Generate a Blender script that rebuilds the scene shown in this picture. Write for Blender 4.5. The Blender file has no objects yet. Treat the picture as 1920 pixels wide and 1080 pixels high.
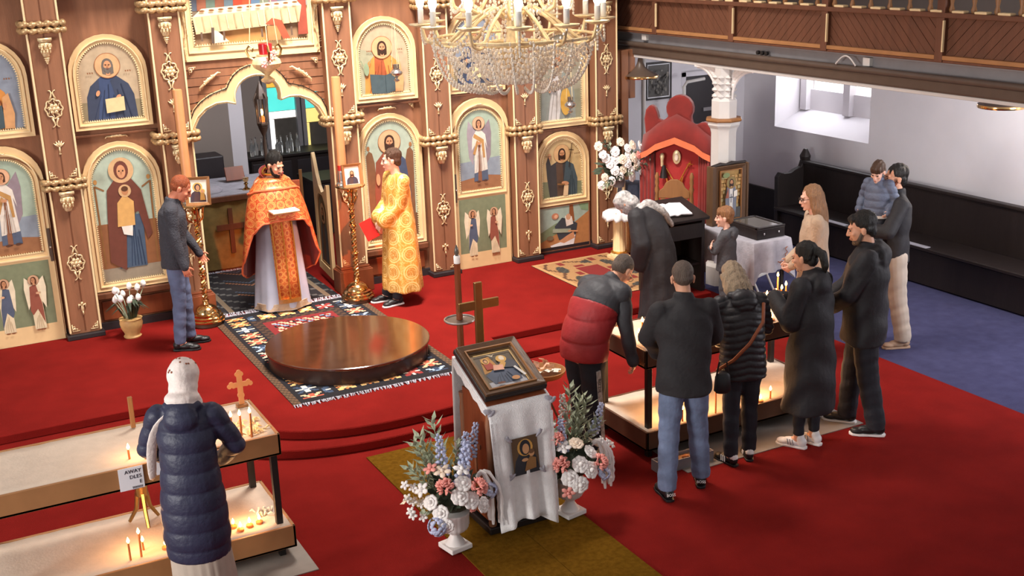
import bpy, bmesh, math, random
import numpy as np
from mathutils import Vector as V, Matrix, noise
R = math.radians; PI = math.pi
sin, cos = math.sin, math.cos
random.seed(7)
SC = bpy.context.scene; COL = SC.collection

# ------------------------------------------------------------------ camera, light, exposure
cam = bpy.data.objects.new('camera', bpy.data.cameras.new('camera')); COL.objects.link(cam)
yaw, pit, rol = R(27.406), R(16.673), R(-1.951)
fw = V((sin(yaw)*cos(pit), cos(yaw)*cos(pit), -sin(pit))); rt = V((cos(yaw), -sin(yaw), 0)); up = rt.cross(fw)
r2 = rt*cos(rol) + up*sin(rol); u2 = r2.cross(fw)
m = Matrix((r2, u2, -fw)).transposed().to_4x4(); m.translation = V((0, 0, 4)); cam.matrix_world = m
cam.data.sensor_width = 36; cam.data.lens = 36*2210/1920; cam.data.clip_start = .1; cam.data.clip_end = 200
SC.camera = cam
vs = SC.view_settings; vs.view_transform = 'Standard'; vs.look = 'None'; vs.exposure = 0.0; vs.gamma = 1; vs.use_curve_mapping = False
w = bpy.data.worlds.new('daylight'); SC.world = w; w.use_nodes = True
w.node_tree.nodes['Background'].inputs[0].default_value = (.97, .96, .96, 1); w.node_tree.nodes['Background'].inputs[1].default_value = .44

def lamp(name, kind, loc, target, energy, col, **kw):
    d = bpy.data.lights.new(name, kind); d.energy = energy; d.color = col
    for k, v in kw.items(): setattr(d, k, v)
    o = bpy.data.objects.new(name, d); COL.objects.link(o); o.location = loc
    o.rotation_euler = (V(target)-V(loc)).to_track_quat('-Z', 'Y').to_euler(); o['kind'] = 'helper'; return o
# overhead fill added to brighten platform and screen, warm sun through a coloured rear window, chandelier's own glow
lamp('overhead_fill_light', 'AREA', (4.0, 10.0, 7.4), (4.5, 11.4, .2), 400, (1, .93, .86), size=1.6, spread=R(95))
lamp('aisle_window_and_fill_light', 'AREA', (11.2, 11.74, 2.22), (9.0, 11.4, 1.0), 26, (.92, .94, 1.0), shape='RECTANGLE', size=1.5, size_y=.45)
lamp('left_side_fill_light', 'AREA', (-6.5, 4.8, 2.4), (10.5, 10.4, 1.4), 700, (1, .97, .94), size=2.6)  # fill added from the open left side to brighten the aisle wall
lamp('coloured_window_sun', 'SPOT', (7.0, 1.2, 6.2), (4.28, 12.15, .85), 6500, (1, .22, .05), spot_size=R(8.0), spot_blend=.7, shadow_soft_size=.12)
lamp('aisle_window_and_fill_light', 'AREA', (9.6, 5.0, 2.3), (10.6, 10.6, 1.2), 170, (.95, .95, 1.0), size=1.1)  # added fill for the aisle wall, no window stands here
lamp('sanctuary_fill_light', 'AREA', (4.5, 13.2, 3.5), (4.4, 17.0, 1.2), 110, (.95, .95, 1), size=1.0)  # fill added behind the screen to lift the sanctuary walls

# ------------------------------------------------------------------ materials
def lin(h):
    h = h.lstrip('#'); c = [int(h[i:i+2], 16)/255 for i in (0, 2, 4)]
    return tuple(x/12.92 if x <= .04045 else ((x+.055)/1.055)**2.4 for x in c)
def mat(name, col, rough=.6, metal=0, var=.12, scale=8, stretch=(1, 1, 1), bump=0, bscale=60, spec=.5, emit=None, es=0, attr=None, sheen=0, trans=0, ior=1.45):
    M = bpy.data.materials.new(name); M.use_nodes = True; n = M.node_tree.nodes; l = M.node_tree.links; b = n['Principled BSDF']
    b.inputs['Roughness'].default_value = rough; b.inputs['Metallic'].default_value = metal
    b.inputs['Specular IOR Level'].default_value = spec; b.inputs['IOR'].default_value = ior
    if sheen: b.inputs['Sheen Weight'].default_value = sheen
    if trans: b.inputs['Transmission Weight'].default_value = trans
    tc = n.new('ShaderNodeTexCoord'); mp = n.new('ShaderNodeMapping'); mp.inputs['Scale'].default_value = stretch; l.new(tc.outputs['Object'], mp.inputs[0])
    nz = n.new('ShaderNodeTexNoise'); nz.inputs['Scale'].default_value = scale; nz.inputs['Detail'].default_value = 4; l.new(mp.outputs[0], nz.inputs[0])
    mr = n.new('ShaderNodeMapRange'); mr.inputs['From Min'].default_value = .3; mr.inputs['From Max'].default_value = .7
    mr.inputs['To Min'].default_value = 1-var; mr.inputs['To Max'].default_value = 1+var; l.new(nz.outputs[0], mr.inputs[0])
    mx = n.new('ShaderNodeVectorMath'); mx.operation = 'SCALE'; l.new(mr.outputs[0], mx.inputs['Scale'])
    if attr:
        a = n.new('ShaderNodeAttribute'); a.attribute_name = attr; l.new(a.outputs['Color'], mx.inputs[0])
    else: mx.inputs[0].default_value = lin(col)
    l.new(mx.outputs[0], b.inputs['Base Color'])
    if bump:
        n2 = n.new('ShaderNodeTexNoise'); n2.inputs['Scale'].default_value = bscale; n2.inputs['Detail'].default_value = 3; l.new(mp.outputs[0], n2.inputs[0])
        bp = n.new('ShaderNodeBump'); bp.inputs['Strength'].default_value = bump; bp.inputs['Distance'].default_value = .02; l.new(n2.outputs[0], bp.inputs['Height']); l.new(bp.outputs[0], b.inputs['Normal'])
    if emit: b.inputs['Emission Color'].default_value = lin(emit)+(1,); b.inputs['Emission Strength'].default_value = es
    return M
def brocade(name, base, line, ring, sc=7.0, rough=.42, rings=True):
    """woven pattern: rings in a staggered lattice over the cloth coordinates, with a fine scroll filling"""
    M = bpy.data.materials.new(name); M.use_nodes = True; n = M.node_tree.nodes; l = M.node_tree.links; b = n['Principled BSDF']
    b.inputs['Roughness'].default_value = rough; b.inputs['Metallic'].default_value = .25
    a = n.new('ShaderNodeAttribute'); a.attribute_name = 'cloth'
    vo = n.new('ShaderNodeTexVoronoi'); vo.inputs['Scale'].default_value = sc; vo.inputs['Randomness'].default_value = .12; l.new(a.outputs['Vector'], vo.inputs['Vector'])
    def math_(op, x, y):
        q = n.new('ShaderNodeMath'); q.operation = op
        for i, s in enumerate((x, y)):
            if isinstance(s, (int, float)): q.inputs[i].default_value = s
            elif s is not None: l.new(s, q.inputs[i])
        return q.outputs[0]
    d = vo.outputs['Distance']
    r1 = math_('LESS_THAN', math_('ABSOLUTE', math_('SUBTRACT', d, .42), 0), .035)
    r2_ = math_('LESS_THAN', math_('ABSOLUTE', math_('SUBTRACT', d, .30), 0), .02)
    n3 = n.new('ShaderNodeTexNoise'); n3.inputs['Scale'].default_value = sc*5; n3.inputs['Detail'].default_value = 1; l.new(a.outputs['Vector'], n3.inputs['Vector'])
    sq = math_('LESS_THAN', math_('ABSOLUTE', math_('SUBTRACT', n3.outputs[0], .5), 0), .035)
    f = math_('MAXIMUM', math_('MAXIMUM', r1, r2_) if rings else r1, math_('MULTIPLY', sq, .55))
    m1 = n.new('ShaderNodeMix'); m1.data_type = 'RGBA'; m1.inputs['A'].default_value = lin(base)+(1,); m1.inputs['B'].default_value = lin(ring)+(1,)
    l.new(math_('LESS_THAN', d, .3), m1.inputs['Factor'])
    m2 = n.new('ShaderNodeMix'); m2.data_type = 'RGBA'; l.new(m1.outputs['Result'], m2.inputs['A']); m2.inputs['B'].default_value = lin(line)+(1,); l.new(f, m2.inputs['Factor'])
    l.new(m2.outputs['Result'], b.inputs['Base Color']); return M
WOODS = dict(scale=5, stretch=(3, 3, .35), var=.16, bump=.12, bscale=40)
M_ = {}
def MT(k, *a, **kw): M_[k] = mat(k, *a, **kw); return M_[k]
MT('wood', '#8e6045', .5, **WOODS); MT('wood_dk', '#6a4029', .5, **WOODS); MT('wood_red', '#7c4024', .45, **WOODS)
MT('wood_gallery', '#6b432f', .6, **WOODS); MT('wood_black', '#231b19', .45, **WOODS); MT('walnut', '#5d4430', .4, **WOODS); MT('oak', '#93643a', .45, **WOODS)
MT('cream', '#e6c592', .5, var=.05); MT('cream_lt', '#efd6a6', .5, var=.04)
MT('gilt', '#e8cfa2', .36, metal=.4, var=.2, scale=30); MT('gilt_rope', '#bd9c70', .4, metal=.4, var=.25, scale=30); MT('brass', '#d8ae74', .16, metal=1, var=.1); MT('bronze', '#a08050', .3, metal=.9); MT('gold', '#e0a850', .28, metal=.9)
MT('paint', '#ffffff', .5, attr='Col', var=.10, scale=14); MT('weave', '#ffffff', .95, attr='Col', var=.12, scale=60, bump=.4, bscale=200)
MT('carpet', '#7a1b17', 1.0, var=.12, scale=3, bump=.5, bscale=160, spec=.06); MT('carpet_blue', '#434360', .95, var=.12, bump=.4, bscale=200, spec=0); MT('runner', '#6a4a16', 1, var=.2, scale=30, bump=.5, bscale=200, spec=0)
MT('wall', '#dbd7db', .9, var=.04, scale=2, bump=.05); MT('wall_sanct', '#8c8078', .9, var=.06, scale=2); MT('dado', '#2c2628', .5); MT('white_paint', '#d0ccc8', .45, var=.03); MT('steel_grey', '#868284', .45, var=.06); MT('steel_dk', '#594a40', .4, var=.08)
MT('polish', '#4a2c1b', .13, var=.18, scale=4, stretch=(1, 6, 1), spec=.8, ior=1.8); MT('polish_side', '#33201a', .3)
MT('velvet', '#80211a', .85, var=.16, scale=6, sheen=.35); MT('velvet_lt', '#a92a27', .8, var=.1, scale=4, sheen=.2); MT('trim_orange', '#e8764a', .6, var=.1)
MT('linen', '#efedec', .85, var=.05, scale=20, bump=.25, bscale=120); MT('linen_grey', '#a9a7b0', .85, var=.14, scale=12, bump=.2); MT('lace', '#e2e0e0', .9, var=.12, scale=70, bump=.4, bscale=160)
MT('wax', '#cc8c5a', .45, var=.06); MT('wax_red', '#b4281c', .5); MT('beeswax', '#c8743a', .5); MT('silver', '#c4c0bc', .25, metal=.9)
MT('flame', '#ffd27a', .5, emit='#ffb65a', es=30); MT('bulb', '#ffffff', .5, emit='#fff0d4', es=22)
MT('crystal', '#f6e8d6', .08, var=.1, spec=1, trans=.25, ior=1.6); MT('glass', '#f4f8f8', .05, trans=.9, var=.02); MT('glass_dk', '#58544e', .1, spec=.8)
MT('sand', '#d6c4b0', .95, var=.05, scale=12, bump=.1); MT('tray', '#a9784c', .5, var=.12, scale=5); MT('tray_dk', '#5a3c2a', .5, var=.15, scale=5); MT('post_dk', '#1e1917', .5); MT('board', '#948a80', .7, var=.08)
MT('paper', '#f6f6fa', .8, var=.02); MT('ink', '#1d2030', .8); MT('skin', '#dba182', .55, var=.05, scale=14); MT('skin_red', '#cf7f60', .55, var=.05); MT('skin_pale', '#e2b09a', .55, var=.05)
MT('eye', '#2a1c18', .3); MT('lip', '#b06a5c', .5)
for k, c in dict(hair_black='#17130f', hair_brown='#4a3222', hair_ginger='#8f4522', hair_grey='#5a4c42', hair_blond='#96826a', hair_long='#8d6747', hair_boy='#8a5f3c').items(): MT(k, c, .5, var=.3, scale=26, stretch=(5, 5, .6), bump=.6, bscale=40)
MT('shirt_black', '#2b292b', .8, var=.1, bump=.3, bscale=25); MT('coat_black', '#252326', .7, var=.1, bump=.3, bscale=18); MT('coat_puff', '#2a282b', .5, var=.12, bump=.25, bscale=20); MT('navy', '#2c2e45', .5, var=.12, bump=.3, bscale=24)
MT('sweater', '#3b3b42', .9, var=.12, scale=40, bump=.5, bscale=70); MT('jeans', '#5a6480', .85, var=.22, scale=7, bump=.35, bscale=24); MT('jeans_lt', '#6d7a96', .85, var=.24, scale=7, bump=.35, bscale=24); MT('trousers', '#23232a', .8, var=.12, bump=.3, bscale=20)
MT('vest_red', '#a52c2e', .55, var=.1, bump=.3, bscale=18); MT('vest_grey', '#3f3f43', .6, var=.1, bump=.3, bscale=18); MT('beige', '#b39b84', .9, var=.1, bump=.4, bscale=50); MT('pleat', '#b3a596', .7, var=.08); MT('greyblue', '#5c6478', .6, var=.16, bump=.4, bscale=30)
MT('shoe_black', '#1c1a1b', .45); MT('shoe_white', '#ece8e6', .5); MT('shoe_tan', '#a98c74', .6); MT('hoodie', '#4a4a4e', .9, var=.1, bump=.4, bscale=40); MT('leather', '#8a4a2a', .5)
MT('scarf', '#e9dcd4', .75, var=.12, scale=18, bump=.2); MT('scarf_grey', '#a6a29f', .8, var=.5, scale=34, bump=.2); MT('robe_blue', '#aeb2c4', .55, var=.1, scale=5); MT('redbook', '#e8281c', .5)
MT('leaf', '#a3ad92', .6, var=.25, scale=20); MT('leaf_dk', '#3f4b3a', .6, var=.3, scale=14); MT('petal_white', '#f1ece8', .6, var=.05); MT('petal_pink', '#ec9c90', .6, var=.12, scale=30); MT('petal_blue', '#b9c1de', .6, var=.15, scale=30); MT('petal_cream', '#f0dcc6', .6, var=.08); MT('urn', '#e6e0dc', .5, var=.05); MT('petal_yellow', '#e8dcc0', .6)
MT('pot', '#d0a56a', .45, var=.25, scale=8); MT('note', '#d7a88c', .7, var=.25, scale=30); MT('note_b', '#cfcabc', .7, var=.25, scale=30); MT('redglass', '#b0101c', .2, spec=.8)
MT('pane_teal', '#62dccf', .3, emit='#54e0d4', es=.85); MT('pane_yellow', '#f0dc80', .3, emit='#f4df86', es=.85); MT('pane_white', '#ffffff', .3, emit='#fdf8f0', es=1.1); MT('pane_amber', '#e8b040', .3, emit='#eeb448', es=.8); MT('lantern', '#8a4c28', .4, emit='#ff8a3a', es=1.2)
M_['bro_orange'] = brocade('bro_orange', '#cb4420', '#e8a258', '#d2502a', 11); M_['bro_gold'] = brocade('bro_gold', '#d39a40', '#efcf86', '#bd8a3e', 5.2, rough=.4); M_['bro_epi'] = brocade('bro_epi', '#cf5a28', '#e8aa5c', '#b8401f', 14)

# ------------------------------------------------------------------ mesh helpers
def link(o, parent=None):
    COL.objects.link(o)
    if parent is not None: o.parent = parent
    return o
class G:
    def __init__(s): s.v = []; s.f = []; s.m = []; s.c = []
    def add(s, vs, fs, mi=0, col=None):
        o = len(s.v); s.v += [tuple(p) for p in vs]
        for f in fs: s.f.append(tuple(o+i for i in f)); s.m.append(mi); s.c.append(col)
        return s
    def box(s, c, d, rot=None, mi=0):
        p = [V((x*d[0]/2, y*d[1]/2, z*d[2]/2)) for x in (-1, 1) for y in (-1, 1) for z in (-1, 1)]
        if rot is not None: p = [rot @ q for q in p]
        return s.add([V(c)+q for q in p], [(0, 1, 3, 2), (4, 6, 7, 5), (0, 4, 5, 1), (2, 3, 7, 6), (0, 2, 6, 4), (1, 5, 7, 3)], mi)
    def lathe(s, prof, c=(0, 0, 0), n=24, mi=0, sx=1, sy=1, flute=0, nf=0, rot=None):
        vs = []
        for r, z in prof:
            for i in range(n):
                a = 2*PI*i/n; q = r*(1+(flute*cos(nf*a) if nf else 0)); p = V((q*cos(a)*sx, q*sin(a)*sy, z))
                vs.append(V(c)+(rot @ p if rot is not None else p))
        k = len(prof); fs = [(j*n+i, j*n+(i+1) % n, (j+1)*n+(i+1) % n, (j+1)*n+i) for j in range(k-1) for i in range(n)]
        fs += [tuple(range(n-1, -1, -1)), tuple((k-1)*n+i for i in range(n))]
        return s.add(vs, fs, mi)
    def tube(s, pts, r, n=8, mi=0, closed=False):
        pts = [V(p) for p in pts]; k = len(pts); rr = r if hasattr(r, '__len__') else [r]*k; vs = []; ref = None
        for i, p in enumerate(pts):
            t = (pts[(i+1) % k]-pts[i-1]) if closed else (pts[min(i+1, k-1)]-pts[max(i-1, 0)])
            if t.length < 1e-9: t = V((0, 0, 1))
            t.normalize()
            if ref is None: ref = t.orthogonal()
            ref = (ref-t*ref.dot(t)); ref = ref.normalized() if ref.length > 1e-6 else t.orthogonal().normalized(); b = t.cross(ref)
            vs += [p+(ref*cos(2*PI*j/n)+b*sin(2*PI*j/n))*rr[i] for j in range(n)]
        fs = [(i*n+j, i*n+(j+1) % n, ((i+1) % k)*n+(j+1) % n, ((i+1) % k)*n+j) for i in range(k if closed else k-1) for j in range(n)]
        if not closed: fs += [tuple(range(n-1, -1, -1)), tuple((k-1)*n+j for j in range(n))]
        return s.add(vs, fs, mi)
    def caps(s, p1, r1, p2, r2, n=14, mi=0):
        p1, p2 = V(p1), V(p2); d = p2-p1; L = d.length; t = d.normalized() if L > 1e-6 else V((0, 0, 1)); pts = []; rs = []
        for a in (-85, -60, -30, 0): pts.append(p1+t*r1*sin(R(a))); rs.append(r1*cos(R(a)))
        for a in (0, 30, 60, 85): pts.append(p2+t*r2*sin(R(a))); rs.append(r2*cos(R(a)))
        return s.tube(pts, rs, n, mi)
    def ell(s, c, r, rot=None, n=14, k=8, mi=0):
        vs = []; r = (r, r, r) if not hasattr(r, '__len__') else r
        for j in range(k+1):
            t = PI*j/k; t = min(max(t, .04), PI-.04)
            for i in range(n):
                a = 2*PI*i/n; p = V((r[0]*sin(t)*cos(a), r[1]*sin(t)*sin(a), -r[2]*cos(t)))
                vs.append(V(c)+(rot @ p if rot is not None else p))
        fs = [(j*n+i, j*n+(i+1) % n, (j+1)*n+(i+1) % n, (j+1)*n+i) for j in range(k) for i in range(n)]
        fs += [tuple(range(n-1, -1, -1)), tuple(k*n+i for i in range(n))]
        return s.add(vs, fs, mi)
    def prism(s, pts, y0, y1, mi=0):
        """outline (x, z) extruded along y"""
        n = len(pts); vs = [(x, y0, z) for x, z in pts]+[(x, y1, z) for x, z in pts]
        fs = [tuple(range(n)), tuple(range(2*n-1, n-1, -1))]+[(i, i+n, (i+1) % n+n, (i+1) % n) for i in range(n)]
        return s.add(vs, fs, mi)
    def prismz(s, pts, z0, z1, mi=0):
        n = len(pts); vs = [(x, y, z0) for x, y in pts]+[(x, y, z1) for x, y in pts]
        return s.add(vs, [tuple(range(n-1, -1, -1)), tuple(range(n, 2*n))]+[(i, (i+1) % n, (i+1) % n+n, i+n) for i in range(n)], mi)
    def ringframe(s, outer, inner, y0, y1, mi=0, yin=None):
        """flat frame between two outlines of equal count, front at y0, back at y1"""
        n = len(outer); yi = y0 if yin is None else yin
        vs = [(x, y0, z) for x, z in outer]+[(x, yi, z) for x, z in inner]+[(x, y1, z) for x, z in outer]+[(x, y1, z) for x, z in inner]
        fs = []
        for i in range(n):
            j = (i+1) % n
            fs += [(i, j, n+j, n+i), (i, 2*n+i, 2*n+j, j), (n+i, n+j, 3*n+j, 3*n+i), (2*n+i, 3*n+i, 3*n+j, 2*n+j)]
        return s.add(vs, fs, mi)
    def loft(s, rings, n=32, mi=0, capa=True, fold=None):
        """rings: (centre, rx, ry, 3x3 or None[, fold amp]) closed tube; fold(k, angle, amp) multiplies the radius"""
        vs = []
        for k, rg in enumerate(rings):
            c, rx, ry = rg[0], rg[1], rg[2]; Rm = rg[3] if len(rg) > 3 else None; am = rg[4] if len(rg) > 4 else 0
            for i in range(n):
                a = 2*PI*i/n; q = 1+(fold(k, a, am) if fold and am else 0); p = V((rx*cos(a)*q, ry*sin(a)*q, 0))
                vs.append(V(c)+(Rm @ p if Rm is not None else p))
        k = len(rings); fs = [(j*n+i, j*n+(i+1) % n, (j+1)*n+(i+1) % n, (j+1)*n+i) for j in range(k-1) for i in range(n)]
        if capa: fs += [tuple(range(n-1, -1, -1)), tuple((k-1)*n+i for i in range(n))]
        return s.add(vs, fs, mi)
    def mesh(s, name='mesh'):
        me = bpy.data.meshes.new(name); me.from_pydata(s.v, [], s.f)
        if any(s.m): me.polygons.foreach_set('material_index', s.m)
        if any(c is not None for c in s.c):
            at = me.color_attributes.new('Col', 'FLOAT_COLOR', 'CORNER'); arr = []
            for f, c in zip(s.f, s.c): arr += list((c or (1, 1, 1))+(1,))*len(f)
            at.data.foreach_set('color', arr)
        me.update(); return me
    def build(s, name, mats, parent=None, smooth=40, bevel=0, sub=0, solid=0):
        return put(name, s.mesh(name), mats, parent, smooth, bevel, sub, solid)
def put(name, me, mats, parent=None, smooth=40, bevel=0, sub=0, solid=0):
    if not me.materials:
        for k in (mats if isinstance(mats, (list, tuple)) else [mats]): me.materials.append(M_[k] if isinstance(k, str) else k)
    if smooth:
        me.polygons.foreach_set('use_smooth', [True]*len(me.polygons))
        if smooth < 180: me.set_sharp_from_angle(angle=R(smooth))
    o = bpy.data.objects.new(name, me); link(o, parent)
    if solid: q = o.modifiers.new('thick', 'SOLIDIFY'); q.thickness = solid; q.offset = -1
    if bevel: q = o.modifiers.new('bevel', 'BEVEL'); q.width = bevel; q.segments = 2; q.limit_method = 'ANGLE'
    if sub: q = o.modifiers.new('sub', 'SUBSURF'); q.levels = sub; q.render_levels = sub
    return o
def again(o, parent=None, loc=None, rot=None, scale=None):
    c = o.copy(); COL.objects.link(c)
    if parent is not None: c.parent = parent
    if loc is not None: c.location = loc
    if rot is not None: c.rotation_euler = rot
    if scale is not None: c.scale = scale
    return c
def tag(o, label=None, cat=None, group=None, kind=None):
    if label: o['label'] = label
    if cat: o['category'] = cat
    if group: o['group'] = group
    if kind: o['kind'] = kind
    return o
def thing(name, label, cat, loc=(0, 0, 0), rz=0, group=None):
    o = bpy.data.objects.new(name, None); COL.objects.link(o); o.location = loc; o.rotation_euler = (0, 0, rz); o.empty_display_size = .1
    return tag(o, label, cat, group)
def struct(o, label=None): o['kind'] = 'structure'; return tag(o, label)
def copy_tree(o, parent=None):
    c = o.copy(); COL.objects.link(c)
    if parent is not None: c.parent = parent
    for ch in list(o.children): copy_tree(ch, c)
    return c
def arch(w, h, rise, n=14, x0=0, z0=0):
    """outline of a round-headed panel, from bottom left, counter-clockwise seen from the nave"""
    p = [(-w/2, 0), (w/2, 0)]
    for i in range(n+1):
        a = PI*i/n; p.append((w/2*cos(a), h-rise+rise*sin(a)))
    return [(x0+x, z0+z) for x, z in p]
def rect(w, h, x0=0, z0=0): return [(x0-w/2, z0), (x0+w/2, z0), (x0+w/2, z0+h), (x0-w/2, z0+h)]
def teeth(inner, size, y0, y1):
    """row of small saw teeth along the inside of an outline"""
    g = G(); n = len(inner); cx = sum(p[0] for p in inner)/n; cz = sum(p[1] for p in inner)/n
    for i in range(n):
        a = V(inner[i]); b = V(inner[(i+1) % n]); L = (b-a).length; k = max(1, round(L/size)); t = (b-a)/k; nn = V((-t.y, t.x)).normalized()
        if nn.dot(V((cx, cz))-a) < 0: nn = -nn
        for j in range(k):
            p = a+t*j; q = p+t; r = (p+q)/2+nn*size*.95
            g.add([(p.x, y0, p.y), (q.x, y0, q.y), (r.x, y0, r.y), (p.x, y1, p.y), (q.x, y1, q.y), (r.x, y1, r.y)], [(0, 1, 2), (1, 4, 5, 2), (0, 2, 5, 3)])
    return g
# ---- flat painting: coloured outlines laid over one another, a fraction of a millimetre apart
class Paint:
    def __init__(s, outline, bg):
        s.g = G(); s.k = 0; s.poly(outline, bg)
    def poly(s, pts, col):
        y = -.0007*s.k; s.k += 1; pts = [V(p) for p in pts]
        area = sum(pts[i].x*pts[(i+1) % len(pts)].y-pts[(i+1) % len(pts)].x*pts[i].y for i in range(len(pts)))
        if area < 0: pts = pts[::-1]
        s.g.add([(p.x, y, p.y) for p in pts], [tuple(range(len(pts)))], 0, lin(col) if isinstance(col, str) else col); return s
    def el(s, x, z, rx, rz, col, a0=0, n=16, rot=0):
        return s.poly([(x+rx*cos(2*PI*i/n)*cos(rot)-rz*sin(2*PI*i/n)*sin(rot), z+rx*cos(2*PI*i/n)*sin(rot)+rz*sin(2*PI*i/n)*cos(rot)) for i in range(n)], col)
    def ln(s, a, b, w, col):
        a, b = V(a), V(b); t = (b-a).normalized(); nn = V((-t.y, t.x))*w/2; return s.poly([a-nn, b-nn, b+nn, a+nn], col)
    def head(s, x, z, r, hair, beard=True, halo='#c6a27a', skin='#c99068', long=True, halo_w=2.0, ring='#a06038', turn=0):
        if halo: s.el(x, z, r*halo_w*1.05, r*halo_w*1.05, ring, n=24); s.el(x, z, r*halo_w, r*halo_w, halo, n=24)
        s.el(x, z+.12*r, r*.92, r*1.1, hair)
        if long: s.poly([(x-r*.95, z+.1*r), (x-r*.9, z-r*1.3), (x-.3*r, z-r*1.5), (x+.3*r, z-r*1.5), (x+r*.9, z-r*1.3), (x+r*.95, z+.1*r)], hair)
        s.poly([(x-.3*r, z-.5*r), (x-.36*r, z-1.6*r), (x+.36*r, z-1.6*r), (x+.3*r, z-.5*r)], skin)
        s.el(x+turn*r*.15, z-.08*r, r*.62, r*.92, skin)
        if beard: s.poly([(x-.6*r, z-.2*r), (x-.55*r, z-.8*r), (x-.15*r, z-1.3*r), (x+.15*r, z-1.3*r), (x+.55*r, z-.8*r), (x+.6*r, z-.2*r), (x+.32*r, z-.38*r), (x-.32*r, z-.38*r)], hair)
        t = turn*r*.2
        for sx in (-1, 1): s.el(x+t+sx*.26*r, z+.08*r, .12*r, .06*r, '#2a1810', n=8); s.ln((x+t+sx*.1*r, z+.24*r), (x+t+sx*.44*r, z+.2*r), .07*r, '#3a2418')
        s.poly([(x+t-.03*r, z+.1*r), (x+t-.12*r, z-.28*r), (x+t+.12*r, z-.28*r), (x+t+.04*r, z+.1*r)], '#b07850'); s.ln((x+t-.18*r, z-.5*r), (x+t+.18*r, z-.5*r), .09*r, '#8a4438'); return s
    def bust(s, x, z, W, H, robe, mantle, fold='#00000000'):
        """shoulders and draped body from z up to z+H"""
        s.poly([(x-.5*W, z), (x-.47*W, z+.55*H), (x-.38*W, z+.8*H), (x-.16*W, z+H), (x+.16*W, z+H), (x+.38*W, z+.8*H), (x+.47*W, z+.55*H), (x+.5*W, z)], robe)
        s.poly([(x+.02*W, z), (x+.1*W, z+.5*H), (x+.02*W, z+.9*H), (x+.16*W, z+H), (x+.38*W, z+.8*H), (x+.47*W, z+.55*H), (x+.5*W, z)], mantle)
        s.poly([(x-.5*W, z), (x-.47*W, z+.55*H), (x-.38*W, z+.8*H), (x-.2*W, z+.97*H), (x-.22*W, z+.5*H), (x-.3*W, z)], mantle); return s
    def folds(s, x, z, W, H, col, n=5, w=.012):
        for i in range(n):
            u = (i+.5)/n-.5; s.ln((x+u*W*.9, z), (x+u*W*.5+.02*W, z+H*(.55+.25*((i*7) % 3)/2)), w, col)
        return s
    def build(s, name, parent, loc): o = s.g.build(name, 'paint', parent, smooth=0); o.location = loc; return o

# ================================================================== SETTING
CX = 3.46
def bx(name, x0, x1, y0, y1, z0, z1, m, parent=None, bevel=0):
    return G().box(((x0+x1)/2, (y0+y1)/2, (z0+z1)/2), (x1-x0, y1-y0, z1-z0)).build(name, m, parent, smooth=0, bevel=bevel)
struct(bx('floor', -2.2, 8.0, -1, 13.0, -.1, 0, 'carpet'), 'red carpeted nave floor')
struct(bx('floor', 8.0, 10.7, -1, 13.3, -.1, 0, 'carpet_blue'), 'blue carpeted aisle floor')
def ambo(hw, y0, depth, ex=2.5):
    p = []
    for i in range(41):
        u = -1+2*i/40; p.append((CX+hw*u, y0-depth*max(0, 1-abs(u)**ex)**(1/ex)))
    return p
struct(G().prismz([(-2.2, 12.5), (-2.2, 9.62)]+ambo(1.62, 9.62, 1.21)+[(7.66, 9.62), (7.66, 10.9), (8.0, 10.9), (8.0, 12.5)], 0, .08).build('step', 'carpet', smooth=30, bevel=.012), 'lower red carpeted step with a rounded front')
struct(G().prismz([(-2.2, 12.9), (-2.2, 10.0)]+ambo(1.47, 10.0, 1.45)+[(7.66, 10.0), (7.66, 10.9), (8.0, 10.9), (8.0, 12.9)], .08, .16).build('step', 'carpet', smooth=30, bevel=.012), 'upper red carpeted platform with a rounded front')
struct(bx('floor', -2.2, 8.0, 12.9, 17.2, 0, .155, 'carpet'))
struct(bx('ceiling', -2.4, 8.5, -1.5, 13.4, 7.6, 7.8, 'wall'), 'high ceiling of the nave, out of view'); struct(bx('wall_back', -2.4, 8.5, 13.2, 13.4, 3.75, 7.6, 'wall')); struct(bx('wall_right', 8.4, 8.6, -1.5, 13.4, 4.6, 7.6, 'wall'))
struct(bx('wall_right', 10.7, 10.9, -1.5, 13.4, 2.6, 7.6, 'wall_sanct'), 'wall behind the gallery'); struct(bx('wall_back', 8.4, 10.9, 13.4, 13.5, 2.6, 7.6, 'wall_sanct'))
# end wall and outer wall of the aisle
struct(bx('wall_back', 8.0, 9.62, 13.3, 13.5, 0, 2.6, 'wall'), 'white end wall of the aisle')
struct(bx('wall_back', 10.42, 10.9, 13.3, 13.5, 0, 2.6, 'wall')); struct(bx('wall_back', 9.62, 10.42, 13.3, 13.5, 2.12, 2.6, 'wall'))
struct(bx('trim_1', 9.41, 9.46, 13.27, 13.32, .1, 2.5, 'wall'))
d1 = thing('door_1', 'dark door in the white end wall', None, (10.02, 13.38, 0)); d1['kind'] = 'structure'
bx('leaf', -.33, .33, 0, .05, 0, 2.06, 'dado', d1); fr = G()
for x in (-.37, .37): fr.box((x, -.03, 1.06), (.08, .1, 2.12))
fr.box((0, -.03, 2.1), (.82, .1, .08)); fr.build('frame', 'wall', d1, smooth=0); bx('plate', .02, .16, -.02, 0, 1.55, 1.6, 'steel_grey', d1)
XW = 10.7
struct(bx('wall_right', XW, 11.3, 12.63, 13.5, 0, 2.6, 'wall'), 'white outer wall of the aisle'); struct(bx('wall_right', XW, 11.3, -1, 10.85, 0, 2.6, 'wall')); struct(bx('wall_right', XW, 11.3, 10.85, 12.63, 0, 1.3, 'wall'))
w1 = thing('window_1', None, None, (0, 0, 0)); w1['kind'] = 'structure'; w1['label'] = 'deep white window recess with a sloping sill over the dark pew'
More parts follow.
